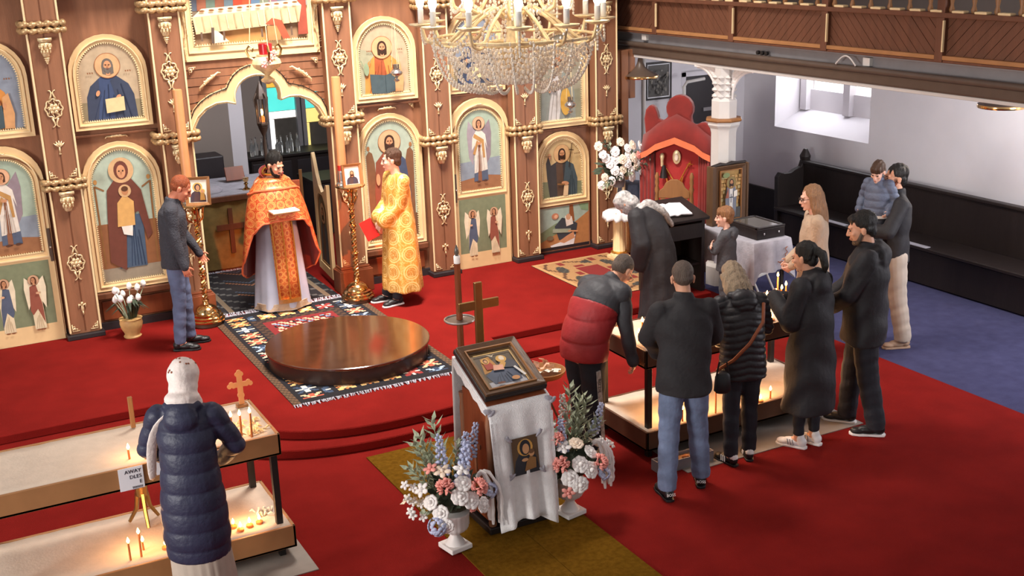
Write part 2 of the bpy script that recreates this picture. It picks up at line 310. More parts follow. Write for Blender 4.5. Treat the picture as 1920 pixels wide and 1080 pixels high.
G().add([(XW, 10.85, 1.36), (XW, 12.63, 1.36), (11.2, 12.63, 1.56), (11.2, 10.85, 1.56), (XW, 10.85, 1.3), (XW, 12.63, 1.3), (11.2, 12.63, 1.3), (11.2, 10.85, 1.3)], [(0, 3, 2, 1), (0, 1, 5, 4), (4, 5, 6, 7), (2, 3, 7, 6), (0, 4, 7, 3), (1, 2, 6, 5)]).build('sill', 'wall', w1, smooth=0)
g = G(); g.box((11.24, 11.74, 1.7), (.08, 1.78, .28)); g.build('apron', 'wall', w1, smooth=0)
for y in (10.93, 11.72, 12.55): bx('mullion', 11.12, 11.25, y-.06, y+.06, 1.56, 2.5, 'wall', w1)
for y in (11.33, 12.13): bx('pane', 11.24, 11.26, y-.34, y+.34, 1.84, 2.5, 'pane_white', w1)
struct(bx('wall_right', 11.27, 11.34, 10.85, 12.63, 1.3, 2.6, 'wall'))
struct(bx('baseboard_right', 10.66, 10.7, -1, 13.3, 0, .48, 'dado'), 'dark dado at the foot of the aisle wall'); struct(bx('ceiling', 8.3, 11.3, -1, 13.4, 2.52, 2.6, 'wall'), 'white soffit under the gallery')
# sanctuary behind the screen
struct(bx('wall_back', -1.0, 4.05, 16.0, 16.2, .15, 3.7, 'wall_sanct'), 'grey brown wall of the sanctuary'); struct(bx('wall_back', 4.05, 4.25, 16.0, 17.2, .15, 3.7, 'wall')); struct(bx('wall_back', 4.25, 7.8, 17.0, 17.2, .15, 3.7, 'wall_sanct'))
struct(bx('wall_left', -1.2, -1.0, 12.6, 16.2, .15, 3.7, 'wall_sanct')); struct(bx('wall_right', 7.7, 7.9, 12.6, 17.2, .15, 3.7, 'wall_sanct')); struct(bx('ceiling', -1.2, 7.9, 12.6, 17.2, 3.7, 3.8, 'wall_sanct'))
w2 = thing('window_2', None, None, (0, 16.98, 0)); w2['kind'] = 'structure'; w2['label'] = 'coloured glass window of the sanctuary'
for x0, x1, arr in ((4.86, 5.28, [(.98, 1.52, 'glass_dk'), (1.52, 1.63, 'pane_white'), (1.63, 1.98, 'pane_teal'), (1.98, 2.35, 'pane_amber')]), (5.42, 5.82, [(.98, 1.42, 'glass_dk'), (1.42, 1.63, 'pane_yellow'), (1.63, 1.98, 'pane_teal'), (1.98, 2.35, 'pane_amber')])):
    for z0, z1, k in arr: bx('pane', x0, x1, -.03, 0, z0+.006, z1-.006, k, w2)
    g = G()
    for x in (x0-.03, x1+.03): g.box((x, -.05, 1.66), (.06, .1, 1.44))
    g.box(((x0+x1)/2, -.05, .95), (x1-x0+.12, .1, .06)); g.build('frame', 'steel_grey', w2, smooth=0)
bx('pane', 4.86, 4.94, -.06, -.03, 1.0, 1.52, 'pane_white', w2); bx('pane', 5.42, 5.47, -.06, -.03, 1.0, 1.42, 'pane_yellow', w2)

# ================================================================== GALLERY over the aisle
ga = thing('gallery', None, None, (8.2, 0, 0)); ga['kind'] = 'structure'; ga['label'] = 'wooden gallery front with diagonal boards on a dark beam'
Y0, Y1 = 4.6, 13.2; ym, yl = (Y0+Y1)/2, Y1-Y0
def gb(name, x0, x1, z0, z1, m, bevel=.006): return bx(name, x0, x1, Y0, Y1, z0, z1, m, ga, bevel)
gb('soffit_edge', .02, .2, 2.5, 2.535, 'white_paint'); gb('lower_beam', 0, .2, 2.535, 2.65, 'steel_dk', .02)
G().tube([(.0, Y0, 2.665), (.0, Y1, 2.665)], .032, 12).build('roll_moulding', 'steel_dk', ga); gb('channel', .06, .12, 2.68, 2.8, 'steel_grey'); gb('channel_lip', .0, .12, 2.79, 2.805, 'steel_grey', .003)
gb('base_rail', -.02, .06, 2.805, 2.83, 'wood_gallery'); gb('tan_rail', -.03, .05, 2.83, 2.868, 'tray'); gb('top_rail', -.04, .08, 3.19, 3.235, 'wood_gallery'); gb('upper_rail', -.03, .07, 3.47, 3.52, 'wood_gallery')
posts = [6.06+1.45*i for i in range(6)]
for y in posts:
    bx('post', -.035, .05, y-.045, y+.045, 2.81, 3.5, 'wood_gallery', ga, .006); bx('gilt_rod', -.055, -.03, y-.06, y-.045, 2.9, 3.17, 'cream_lt', ga, .004)
gb('backing', .035, .05, 2.868, 3.19, 'wood_dk', 0)
def clip(poly, ax, lim, keep):
    out = []
    for i in range(len(poly)):
        a, b = poly[i], poly[(i+1) % len(poly)]; ia, ib = (a[ax]-lim)*keep >= 0, (b[ax]-lim)*keep >= 0
        if ia: out.append(a)
        if ia != ib: t = (lim-a[ax])/(b[ax]-a[ax]); out.append(tuple(a[k]+(b[k]-a[k])*t for k in (0, 1)))
    return out
for bi in range(len(posts)):
    y0 = posts[bi]+.045; y1 = (posts[bi+1] if bi+1 < len(posts) else Y1)-.045; sg = 1 if bi % 2 else -1
    s = -.6
    while s < y1-y0+.6:
        pl = [(y0+s, 2.868), (y0+s+.098, 2.868), (y0+s+.098+sg*.32, 3.19), (y0+s+sg*.32, 3.19)]
        for ax, lim, kp in ((0, y0, 1), (0, y1, -1)):
            if pl: pl = clip(pl, ax, lim, kp)
        if len(pl) > 2:
            n = len(pl); d = .012+.003*random.random(); vs = [(d, p[0], p[1]) for p in pl]+[(.036, p[0], p[1]) for p in pl]
            G().add(vs, [tuple(range(n)), tuple(range(2*n-1, n-1, -1))]+[(i, i+n, (i+1) % n+n, (i+1) % n) for i in range(n)]).build('plank', 'wood_gallery', ga, smooth=0)
        s += .104
y = 6.0
while y < 13.1:                                                    # pierced balustrade: baluster with a pale rounded sill in each opening
    G().lathe([(.018, 3.235), (.026, 3.26), (.014, 3.3), (.024, 3.36), (.014, 3.43), (.022, 3.47)], (.02, y, 0), 8).build('baluster', 'oak', ga)
    G().box((-.01, y+.12, 3.245), (.07, .13, .022)).build('opening_sill', 'cream_lt', ga, smooth=0, bevel=.008); y += .24
co = thing('column', None, None, (8.31, 10.68, 0), R(8)); co['kind'] = 'structure'; co['label'] = 'white octagonal column with diamond studs and leafy brackets under the gallery'
G().lathe([(.19, 0), (.19, .22), (.16, .26), (.15, .3), (.15, 1.78), (.165, 1.84)], n=8, rot=Matrix.Rotation(PI/8, 3, 'Z')).build('shaft', 'white_paint', co, smooth=20)
G().lathe([(.17, 1.84), (.19, 1.87), (.19, 1.9), (.205, 1.91)], n=8, rot=Matrix.Rotation(PI/8, 3, 'Z')).build('capital', 'white_paint', co, smooth=20)
G().lathe([(.205, 1.91), (.215, 1.925), (.205, 1.945), (.17, 1.95)], n=8, rot=Matrix.Rotation(PI/8, 3, 'Z')).build('gilt_ring', 'oak', co, smooth=20)
G().lathe([(.15, 1.95), (.15, 2.14), (.115, 2.18), (.115, 2.5)], n=8, rot=Matrix.Rotation(PI/8, 3, 'Z')).build('upper_shaft', 'white_paint', co, smooth=20)
for k in range(8):
    a = k*PI/4+PI/8; g = G()
    for z in (2.19, 2.26, 2.33, 2.40):
        c = V((cos(a)*.107, sin(a)*.107, z)); t = V((-sin(a), cos(a), 0)); o = V((cos(a), sin(a), 0))
        g.add([c-t*.042, c+V((0, 0, -.034)), c+t*.042, c+V((0, 0, .034)), c+o*.045], [(0, 1, 4), (1, 2, 4), (2, 3, 4), (3, 0, 4), (3, 2, 1, 0)])
    g.build('diamond_studs', 'white_paint', co, smooth=0)
for sg in (-1, 1):
    g = G(); arc = [(0, sg*(.12+.30*(1-cos(t*PI/2/8))), 2.16+.33*sin(t*PI/2/8)) for t in range(9)]
    g.tube(arc, [.012+.012*(i/8) for i in range(9)], 8); g.box((0, sg*.27, 2.495), (.06, .36, .02))
    for t in range(1, 8):
        p = V(arc[t]); q = V((0, sg*.13, 2.48)); g.ell(p.lerp(q, .35), (.02, .045, .03), Matrix.Rotation(sg*t*.25, 3, 'X'), 8, 6)
        g.ell(p.lerp(q, .7), (.016, .03, .022), None, 8, 6)
    g.build('leaf_bracket', 'urn', co)
for z0, y in ((2.72, 12.15), (2.70, 8.42)): tag(G().box((8.24, y, z0+.04), (.05, .09, .08)).build('sensor_box', 'white_paint', smooth=0, bevel=.006), 'small white plastic box on the %s' % ('far end of the gallery beam behind the chandelier' if y > 10 else 'gallery beam beside the looped white cable'), 'sensor box')
tag(G().tube([(8.165, 8.50+.27*t/12, 2.70+.085*sin(PI*t/12)) for t in range(13)], .008, 6).build('cable', 'white_paint'), 'short white cable looping over the gallery beam', 'cable')
for y in (10.0, 9.93, 9.86): tag(G().lathe([(.0, 0), (.022, .004), (.022, .03), (.012, .04)], (8.2, y, 2.72), 10, rot=Matrix.Rotation(PI/2, 3, 'Y')).build('knob', 'shoe_black'), 'small black cap in the grey channel of the gallery beam, %s of three' % {10.0: 'farthest', 9.93: 'middle', 9.86: 'nearest'}[y], 'cap', 'black caps on the gallery beam')

# ================================================================== ICONOSTASIS
ic = thing('iconostasis', 'tall brown wooden icon screen with gilt ornaments and painted saints', 'icon screen', (0, 12.4, 0))
# gilt ornament meshes, shared by all pilasters
def rosette():
    g = G(); n = 48
    g.tube([(.082*(1+.07*cos(8*a))*cos(a), 0, .094*(1+.07*cos(8*a))*sin(a)) for a in (2*PI*i/n for i in range(n))], .0085, 6, closed=True)
    for k in range(6): a = k*PI/3; g.ell((.036*cos(a), -.006, .036*sin(a)), (.022, .014, .022), None, 8, 6)
    g.ell((0, -.014, 0), (.02, .014, .02), None, 8, 6)
    for k in range(8):
        a = k*PI/4+.2; g.tube([(.045*cos(a), 0, .045*sin(a)), (.07*cos(a+.5), -.004, .08*sin(a+.5)), (.084*cos(a+.2), 0, .1*sin(a+.2))], .006, 5)
    for sg in (1, -1):
        for sx in (-1, 1): g.tube([(sx*.028, 0, sg*.095), (sx*.014, 0, sg*.135), (sx*.006, 0, sg*.165), (sx*.02, 0, sg*.185), (sx*.036, 0, sg*.188)], [.012, .009, .007, .006, .005], 6)
    return g
def corbel():
    g = G(); g.box((0, -.03, -.015), (.14, .07, .03)); g.box((0, -.03, -.035), (.12, .06, .015)); g.lathe([(.052, -.05), (.06, -.06), (.045, -.09), (.042, -.15), (.036, -.19), (.026, -.2)], (0, -.02, 0), 14, sy=.8)
    for k in range(5):
        a = PI+k*PI/4; g.ell((.054*cos(a), -.02+.048*sin(a), -.085), (.016, .014, .03), None, 8, 6); g.ell((.045*cos(a+.3), -.02+.04*sin(a+.3), -.14), (.012, .012, .026), None, 8, 6)
    for x in (-.04, 0, .04): g.ell((x, -.06, -.115), (.013, .013, .014), None, 8, 6)
    return g
def pendant():
    g = corbel()
    for i, (z, r) in enumerate(((-.215, .032), (-.235, .026), (-.252, .018), (-.268, .011))): g.ell((0, -.02, z), (r, r*.8, .012), None, 10, 6)
    return g
def fan():
    g = G()
    for k in range(5): a = R(90+(k-2)*24); g.tube([(0, 0, 0), (.035*cos(a), -.004, .035*sin(a)), (.07*cos(a), 0, .068*sin(a))], [.007, .011, .003], 6)
    g.tube([(0, 0, .01), (0, 0, -.06)], [.008, .010], 6); g.ell((0, 0, -.064), (.013, .009, .01), None, 8, 6); return g
def cherub():
    g = G(); g.ell((0, -.004, .05), (.014, .012, .018), None, 8, 6); g.ell((0, 0, 0), (.016, .011, .045), None, 8, 6)
    for s in (-1, 1): g.tube([(0, 0, .025), (s*.03, 0, .04), (s*.034, 0, .0)], [.01, .012, .004], 6)
    g.tube([(0, 0, -.03), (.004, 0, -.075)], [.009, .006], 6); return g
def corner():
    g = G(); g.tube([(0, 0, .09), (0, 0, 0), (.09, 0, 0)], .007, 6); g.ell((.022, -.003, .03), (.02, .008, .016), None, 8, 6)
    g.tube([(.005, 0, .06), (.03, 0, .062), (.035, 0, .04)], .006, 5); g.tube([(.06, 0, .004), (.06, 0, .028), (.042, 0, .03)], .006, 5); return g
def rope(w, d, hz):
    """twisted gilt rope wrapped round the front and sides of a pilaster"""
    g = G()
    for z in (-hz*.5, hz*.5):
        pts = []; rr = []; L = [(-w/2, d), (-w/2, 0), (w/2, 0), (w/2, d)]; tot = 0
        for a, b in zip(L, L[1:]):
            n = max(4, int((V(b)-V(a)).length/.012))
            for i in range(n): q = V(a).lerp(V(b), i/n); pts.append((q.x, q.y, z+.004*sin(tot*60))); rr.append(hz*.43*(1+.26*sin(tot*90))); tot += (V(b)-V(a)).length/n
        g.tube(pts, rr, 10)
    return g
def swag():
    g = G(); g.tube([(-.2, 0, -.03), (-.17, 0, .0), (-.08, -.004, .0), (0, -.008, .012), (.08, -.004, .0), (.17, 0, .0), (.2, 0, -.03)], [.010, .014, .02, .028, .02, .014, .010], 7)
    for k in range(9): g.ell(((k-4)*.022, -.014, .010*((k*5) % 3)), (.016, .014, .022), None, 7, 5)
    return g
ORN = {k: f().mesh(k) for k, f in dict(rosette=rosette, corbel=corbel, pendant_corbel=pendant, fan_ornament=fan, cherub_ornament=cherub, corner_ornament=corner, swag_ornament=swag).items()}
for k in list(ORN): ORN[k].polygons.foreach_set('use_smooth', [True]*len(ORN[k].polygons)); ORN[k].materials.append(M_['gilt'])
def orn(k, parent, loc, sc=1, rot=(0, 0, 0), flip=False):
    o = bpy.data.objects.new(k, ORN[k]); link(o, parent); o.location = loc; o.rotation_euler = rot; o.scale = (-sc if flip else sc, sc, sc); return o
ROPE = {}
def pilaster(xc, royal):
    w_, d, zb = (.31, .16, .45) if royal else (.31, .14, .21); zt = 3.62
    p = G().box((0, -d/2+.04, (zb+zt)/2), (w_, d, zt-zb)).build('pilaster', 'wood', ic, smooth=0, bevel=.006); p.location = (xc, 0, 0); f = -d+.04
    g = G()
    if royal: g.box((0, -.06, .29), (.40, .24, .26)); g.box((0, -.055, .425), (.37, .22, .015)); g.box((0, -.05, .445), (.345, .2, .025))
    else: g.box((0, -.05, .185), (.37, .2, .05))
    g.build('plinth', 'wood_red' if royal else 'dado', p, smooth=0, bevel=.008)
    G().box((0, f+.001, (zb+zt)/2), (.012, .006, zt-zb-.05)).build('centre_groove', 'wood_dk', p, smooth=0)
    zr = 2.12 if royal else 1.77
    for sx in (-1, 1):
        G().tube([(sx*.150, f-.006, zb+.02), (sx*.150, f-.006, zt)], .0105, 8).build('gilt_strip', 'cream_lt', p)
        orn('corner_ornament', p, (sx*.125, f-.004, zb+.035), .8, flip=sx > 0); orn('corner_ornament', p, (sx*.125, f-.004, zr+.075), .8, flip=sx > 0)
    key = royal
    if key not in ROPE: ROPE[key] = rope(.42 if royal else .38, .2, .062).mesh('rope_ring'); ROPE[key].polygons.foreach_set('use_smooth', [True]*len(ROPE[key].polygons)); ROPE[key].materials.append(M_['gilt_rope'])
    for z in ([zr, 3.43] if royal else [zr, 3.3]): o = bpy.data.objects.new('rope_ring', ROPE[key]); link(o, p); o.location = (0, f-.03, z)
    orn('corbel', p, (0, f, zr-.07), 1.0)
    if royal:
        orn('pendant_corbel', p, (0, f, 3.33), .95); orn('rosette', p, (0, f-.006, 2.79), .98); orn('fan_ornament', p, (0, f-.006, 2.45), 1); orn('rosette', p, (0, f-.006, 1.28), .98); orn('cherub_ornament', p, (0, f-.006, .82), 1)
    else: orn('rosette', p, (0, f-.006, 2.52), .95); orn('fan_ornament', p, (0, f-.006, 2.14), 1); orn('rosette', p, (0, f-.006, .96), .95); orn('cherub_ornament', p, (0, f-.006, .48), 1); orn('pendant_corbel', p, (0, f, 3.2), .9)
PX_ = [(2.555, 1), (4.365, 1), (5.51, 0), (6.63, 0), (7.77, 0), (1.41, 0), (.29, 0)]
for x, r_ in PX_: pilaster(x, r_)
bx('side_board', 7.93, 8.14, -.02, .12, .18, 2.02, 'wood_dk', ic, .006); bx('side_board', 7.93, 8.24, -.03, .1, 2.0, 2.6, 'wood', ic, .006); bx('side_board', 8.02, 8.12, -.06, .0, .2, 2.6, 'wood', ic, .006)
BAYS = [(.45, 1.25), (1.57, 2.39), (4.53, 5.35), (5.67, 6.47), (6.79, 7.61)]
for x0, x1 in BAYS: bx('wood_panel', x0-.05, x1+.05, .06, .12, .16, 3.7, 'wood', ic); bx('skirting', x0-.02, x1+.02, .02, .07, .16, .24, 'dado', ic)
bx('cornice', .1, 8.0, -.1, .12, 3.62, 3.72, 'wood_dk', ic, .01)
# panels between pilasters
def icon_panel(xc, z0, w_, h, rise, inset, y=.05, paint=None, dep=.035, cap=False, pin=None):
    out = arch(w_, h, rise) if rise else rect(w_, h); ins = inset
    iw, ih = w_-2*ins, h-2*ins; inn = arch(iw, ih, max(.05, rise-ins*.45), z0=ins) if rise else rect(iw, ih, z0=ins)
    f = G().ringframe(out, inn, -dep, 0, yin=-dep*.55).build('icon_panel', 'cream', ic, smooth=0); f.location = (xc, y, z0)
    o2 = [(x*1.0, z) for x, z in out]; g = G()
    mid = [((a[0]*.45+b[0]*.55), (a[1]*.45+b[1]*.55)) for a, b in zip(out, inn)]; mid2 = [((a[0]*.32+b[0]*.68), (a[1]*.32+b[1]*.68)) for a, b in zip(out, inn)]
    G().ringframe(mid, mid2, -dep-.006, -dep*.6).build('bead_moulding', 'cream_lt', f, smooth=0)
    teeth(inn, .022, -dep*.6-.004, -dep*.3).build('saw_tooth_trim', 'cream_lt', f, smooth=0)
    P = Paint(inn, paint[0]); paint[1](P, iw, ih, ins); P.build('painting', f, (0, -.008, 0)); return f
def saint(P, w_, h, z0, robe='#4a5568', mantle='#7a4030', hair='#3a241a', halo='#c9a276', head=(0, .68), r=.085, book=None, low=None, beard=True, hands=True, W=.8, bh=.5, sky=None, fold='#2e3444'):
    x, z = head[0]*w_, z0+head[1]*h; r *= w_
    if sky: P.poly([(-w_/2*.98, z0+.005), (w_/2*.98, z0+.005), (w_/2*.98, z0+sky[0]*h), (-w_/2*.98, z0+sky[0]*h)], sky[1])
    P.bust(x, z0+.01, W*w_, bh*h+.001, robe, mantle); P.folds(x, z0+.02, W*w_, bh*h, fold, 6, .007)
    P.head(x, z, r, hair, beard, halo)
    if hands: P.el(x+.12*w_, z0+.3*h, .045*w_, .03*w_, '#c99068', rot=.6); P.el(x-.2*w_, z0+.36*h, .03*w_, .05*w_, '#c99068', rot=-.4)
    for s in (-1, 1):
        for i in range(3): P.ln((s*w_*.3+i*.022-.02, z0+h*.62), (s*w_*.3+i*.022-.008, z0+h*.62), .016, '#8a5a3a')
def p_luke(P, w_, h, z0):
    P.poly([(-.49*w_, z0+.02), (-.1*w_, z0+.02), (-.2*w_, z0+.6*h), (-.45*w_, z0+.66*h), (-.49*w_, z0+.5*h)], '#a3a084')
    saint(P, w_, h, z0, '#a85634', '#d08a44', '#3c2418', head=(-.03, .66), r=.098, W=.74, bh=.56, fold='#8a4428', hands=False)
    P.poly([(-.28*w_, z0+.02), (-.3*w_, z0+.3*h), (0, z0+.27*h), (.18*w_, z0+.31*h), (.2*w_, z0+.04*h), (.02*w_, z0+.01*h)], '#46555a'); P.ln((0, z0+.02), (0, z0+.27*h), .006, '#2c383c')
    P.poly([(.18*w_, z0+.02), (.2*w_, z0+.4*h), (.3*w_, z0+.45*h), (.36*w_, z0+.2*h), (.33*w_, z0+.02)], '#d09a68')
    P.el(-.36*w_, z0+.37*h, .05*w_, .09*h, '#8c9c7c'); P.ln((-.42*w_, z0+.42*h), (-.46*w_, z0+.5*h), .008, '#7c8a6a'); P.ln((-.31*w_, z0+.43*h), (-.27*w_, z0+.5*h), .008, '#7c8a6a'); P.el(.22*w_, z0+.3*h, .03*w_, .04*h, '#c99068')
def p_christ(P, w_, h, z0):
    P.poly([(-.49*w_, z0+.01), (.49*w_, z0+.01), (.49*w_, z0+.2*h), (-.49*w_, z0+.2*h)], '#6a4a34')
    for s in (-1, 1): P.poly([(s*.26*w_, z0+.1*h), (s*.44*w_, z0+.1*h), (s*.46*w_, z0+.72*h), (s*.40*w_, z0+.76*h), (s*.34*w_, z0+.74*h), (s*.3*w_, z0+.66*h)], '#7a5438'); P.el(s*.41*w_, z0+.78*h, .03*w_, .02*h, '#9a6a40')
    P.poly([(-.3*w_, z0+.06*h), (-.33*w_, z0+.4*h), (-.28*w_, z0+.66*h), (-.1*w_, z0+.75*h), (.1*w_, z0+.75*h), (.3*w_, z0+.66*h), (.36*w_, z0+.4*h), (.34*w_, z0+.06*h)], '#8a4a36')
    P.poly([(-.1*w_, z0+.3*h), (.02*w_, z0+.74*h), (.1*w_, z0+.75*h), (.3*w_, z0+.66*h), (.38*w_, z0+.36*h), (.36*w_, z0+.05*h), (-.06*w_, z0+.05*h)], '#454f66'); P.folds(.12*w_, z0+.06*h, .5*w_, .5*h, '#2f3a56', 5, .008)
    P.head(0, z0+.82*h, .105*w_, '#3c2418'); P.el(-.26*w_, z0+.52*h, .04*w_, .05*h, '#c99068'); P.poly([(-.1*w_, z0+.34*h), (.1*w_, z0+.36*h), (.1*w_, z0+.5*h), (-.1*w_, z0+.48*h)], '#e8dcc0'); P.el(-.14*w_, z0+.16*h, .06*w_, .02*h, '#b98058'); P.el(.14*w_, z0+.14*h, .06*w_, .02*h, '#b98058')
def p_mary(P, w_, h, z0):
    P.poly([(-.49*w_, z0+.01), (.49*w_, z0+.01), (.49*w_, z0+.11*h), (-.49*w_, z0+.11*h)], '#8f8270'); P.poly([(-.49*w_, z0+.11*h), (.49*w_, z0+.11*h), (.49*w_, z0+.45*h), (-.49*w_, z0+.45*h)], '#8a5a3a')
    for s in (-1, 1): P.ln((s*.42*w_, z0+.12*h), (s*.44*w_, z0+.74*h), .03*w_, '#8a6038'); P.el(s*.42*w_, z0+.77*h, .03*w_, .018*h, '#b98a50'); P.ln((s*.3*w_, z0+.7*h), (s*.44*w_, z0+.74*h), .025*w_, '#8a6038')
    P.poly([(-.2*w_, z0+.1*h), (.24*w_, z0+.1*h), (.26*w_, z0+.5*h), (-.2*w_, z0+.5*h)], '#46566a'); P.folds(.1*w_, z0+.11*h, .3*w_, .4*h, '#2c3a52', 5, .008)
    P.poly([(-.34*w_, z0+.16*h), (-.3*w_, z0+.5*h), (-.26*w_, z0+.7*h), (-.08*w_, z0+.8*h), (.1*w_, z0+.8*h), (.28*w_, z0+.68*h), (.38*w_, z0+.34*h), (.3*w_, z0+.3*h), (.2*w_, z0+.52*h), (0, z0+.5*h), (-.1*w_, z0+.08*h)], '#6a3c30')
    P.el(0, z0+.84*h, .2*w_, .095*h, '#c9a276', n=24); P.el(0, z0+.84*h, .115*w_, .07*h, '#6a3c30'); P.el(.0, z0+.83*h, .07*w_, .05*h, '#c99068'); P.el(-.03*w_, z0+.835*h, .012*w_, .006*h, '#2a1810'); P.el(.03*w_, z0+.835*h, .012*w_, .006*h, '#2a1810'); P.ln((0, z0+.83*h), (0, z0+.81*h), .006, '#9a6848')
    P.poly([(-.16*w_, z0+.42*h), (.12*w_, z0+.42*h), (.14*w_, z0+.6*h), (0, z0+.66*h), (-.12*w_, z0+.6*h)], '#d0a060'); P.poly([(-.1*w_, z0+.42*h), (.08*w_, z0+.42*h), (.06*w_, z0+.34*h), (-.08*w_, z0+.36*h)], '#ddd6cc'); P.el(.02*w_, z0+.685*h, .1*w_, .048*h, '#c9a276', n=20); P.el(.02*w_, z0+.685*h, .055*w_, .034*h, '#b98058'); P.el(.02*w_, z0+.7*h, .055*w_, .02*h, '#5a3824')
def p_deacon(P, w_, h, z0):
    P.poly([(-.49*w_, z0+.01), (.49*w_, z0+.01), (.49*w_, z0+.16*h), (.1*w_, z0+.19*h), (-.49*w_, z0+.14*h)], '#9a6a48'); P.poly([(-.49*w_, z0+.14*h), (.1*w_, z0+.19*h), (.49*w_, z0+.16*h), (.49*w_, z0+.4*h), (-.49*w_, z0+.36*h)], '#8d97a2')
    for s in (-1, 1): P.poly([(s*.06*w_, z0+.72*h), (s*.24*w_, z0+.86*h), (s*.28*w_, z0+.7*h), (s*.25*w_, z0+.42*h), (s*.16*w_, z0+.32*h)], '#8f7f86' if s > 0 else '#a0939a')
    P.poly([(-.15*w_, z0+.12*h), (.18*w_, z0+.12*h), (.17*w_, z0+.26*h), (-.14*w_, z0+.24*h)], '#566074'); P.poly([(-.14*w_, z0+.22*h), (.17*w_, z0+.25*h), (.13*w_, z0+.6*h), (.18*w_, z0+.5*h), (.14*w_, z0+.68*h), (.04*w_, z0+.74*h), (-.06*w_, z0+.74*h), (-.16*w_, z0+.66*h), (-.18*w_, z0+.5*h), (-.11*w_, z0+.56*h)], '#e0d6c8')
    P.poly([(-.06*w_, z0+.12*h), (.03*w_, z0+.12*h), (.02*w_, z0+.56*h), (-.03*w_, z0+.56*h)], '#8a5a40'); P.poly([(.12*w_, z0+.4*h), (.06*w_, z0+.4*h), (.05*w_, z0+.58*h), (-.14*w_, z0+.66*h), (-.11*w_, z0+.7*h), (.1*w_, z0+.62*h)], '#b98a50'); P.poly([(-.16*w_, z0+.46*h), (-.11*w_, z0+.44*h), (-.02*w_, z0+.6*h), (-.06*w_, z0+.62*h)], '#b98a50'); P.folds(.0, z0+.24*h, .26*w_, .36*h, '#bcb0a4', 5, .006)
    P.head(-.01*w_, z0+.82*h, .068*w_, '#4a2c1c', False, halo='#d8a884', ring='#b07858'); P.el(-.02*w_, z0+.58*h, .05*w_, .018*h, '#c99068'); P.el(-.06*w_, z0+.115*h, .045*w_, .014*h, '#5a3a2c'); P.el(.1*w_, z0+.12*h, .045*w_, .014*h, '#5a3a2c')
def p_john(P, w_, h, z0):
    P.poly([(-.49*w_, z0+.01), (.49*w_, z0+.01), (.49*w_, z0+.24*h), (-.49*w_, z0+.3*h)], '#7c7f60')
    P.poly([(-.3*w_, z0+.01), (-.36*w_, z0+.35*h), (-.38*w_, z0+.6*h), (-.32*w_, z0+.72*h), (-.26*w_, z0+.56*h), (-.1*w_, z0+.62*h), (.1*w_, z0+.62*h), (.28*w_, z0+.54*h), (.36*w_, z0+.3*h), (.36*w_, z0+.01)], '#3e3a3a'); P.poly([(-.12*w_, z0+.01), (-.14*w_, z0+.58*h), (.02*w_, z0+.62*h), (.04*w_, z0+.01)], '#5a4334'); P.poly([(.06*w_, z0+.01), (.04*w_, z0+.3*h), (.1*w_, z0+.62*h), (.28*w_, z0+.54*h), (.37*w_, z0+.3*h), (.36*w_, z0+.01)], '#45535a'); P.folds(.22*w_, z0+.02*h, .26*w_, .5*h, '#2f3a40', 4, .008)
    P.head(0, z0+.74*h, .095*w_, '#3a2418', halo='#caa070', ring='#a8805a'); P.el(-.3*w_, z0+.72*h, .03*w_, .05*h, '#c99068'); P.ln((.16*w_, z0+.5*h), (.24*w_, z0+.9*h), .01, '#3a2418'); P.ln((.16*w_, z0+.8*h), (.28*w_, z0+.78*h), .01, '#3a2418')
    P.el(.06*w_, z0+.24*h, .09*w_, .035*h, '#c99068', rot=-.2); P.poly([(.0, z0+.02*h), (.12*w_, z0+.03*h), (.14*w_, z0+.2*h), (.03*w_, z0+.2*h)], '#d8b890'); P.ln((-.13*w_, z0+.24*h), (.05*w_, z0+.22*h), .018, '#8a6038')
    for s in (-1, 1):
        for i in range(4): P.ln((s*.34*w_+i*.02-.03, z0+.72*h), (s*.34*w_+i*.02-.016, z0+.725*h), .013, '#8a6a4a')
def p_evan2(P, w_, h, z0):
    saint(P, w_, h, z0, '#c9c4c0', '#8a8f86', '#5a4030', head=(-.05, .7), r=.095, W=.8, bh=.55, fold='#9a938c', sky=(.35, '#8c8a72')); P.el(.1*w_, z0+.22*h, .12*w_, .16*h, '#c89a40'); P.poly([(-.44*w_, z0+.5*h), (-.1*w_, z0+.36*h), (-.12*w_, z0+.33*h), (-.3*w_, z0+.38*h)], '#4a453c')
def p_evan3(P, w_, h, z0):
    saint(P, w_, h, z0, '#3c4a6a', '#3a4256', '#6a6058', head=(0, .7), r=.098, W=.8, bh=.55, fold='#28324a', sky=(.25, '#8d8064')); P.poly([(-.1*w_, z0+.1*h), (.2*w_, z0+.12*h), (.2*w_, z0+.3*h), (-.1*w_, z0+.28*h)], '#d8c090')
SKY = '#a9b6a4'; TAN = '#b7a184'
def capital_disc(f, z): orn('swag_ornament', f, (0, -.04, z), .32)
icon_panel(4.94, 2.26, .76, .93, .37, .075, paint=(TAN, p_luke)); icon_panel(4.94, .58, .78, 1.54, .4, .075, paint=(SKY, p_christ))
icon_panel(1.98, 2.26, .76, .93, .37, .075, paint=(TAN, p_evan3)); icon_panel(1.98, .58, .78, 1.54, .4, .075, paint=(SKY, p_mary))
icon_panel(6.07, 2.26, .74, .95, .36, .075, paint=('#8b93a0', p_evan3)); icon_panel(7.2, .77, .76, .91, .37, .085, paint=('#c9ad7c', p_john)); icon_panel(7.2, 1.735, .76, 1.2, .36, .075, paint=('#9d9782', p_evan2)); icon_panel(.85, 2.26, .74, .95, .36, .075, paint=('#8b93a0', p_luke))
for x in (4.94, 1.98): bx('ledge', x-.4, x+.4, -.02, .06, .5, .57, 'wood_dk', ic, .012); bx('lower_board', x-.36, x+.36, .03, .06, .26, .47, 'wood_red', ic, .01); orn('swag_ornament', ic, (x, .04, 2.175), .55)
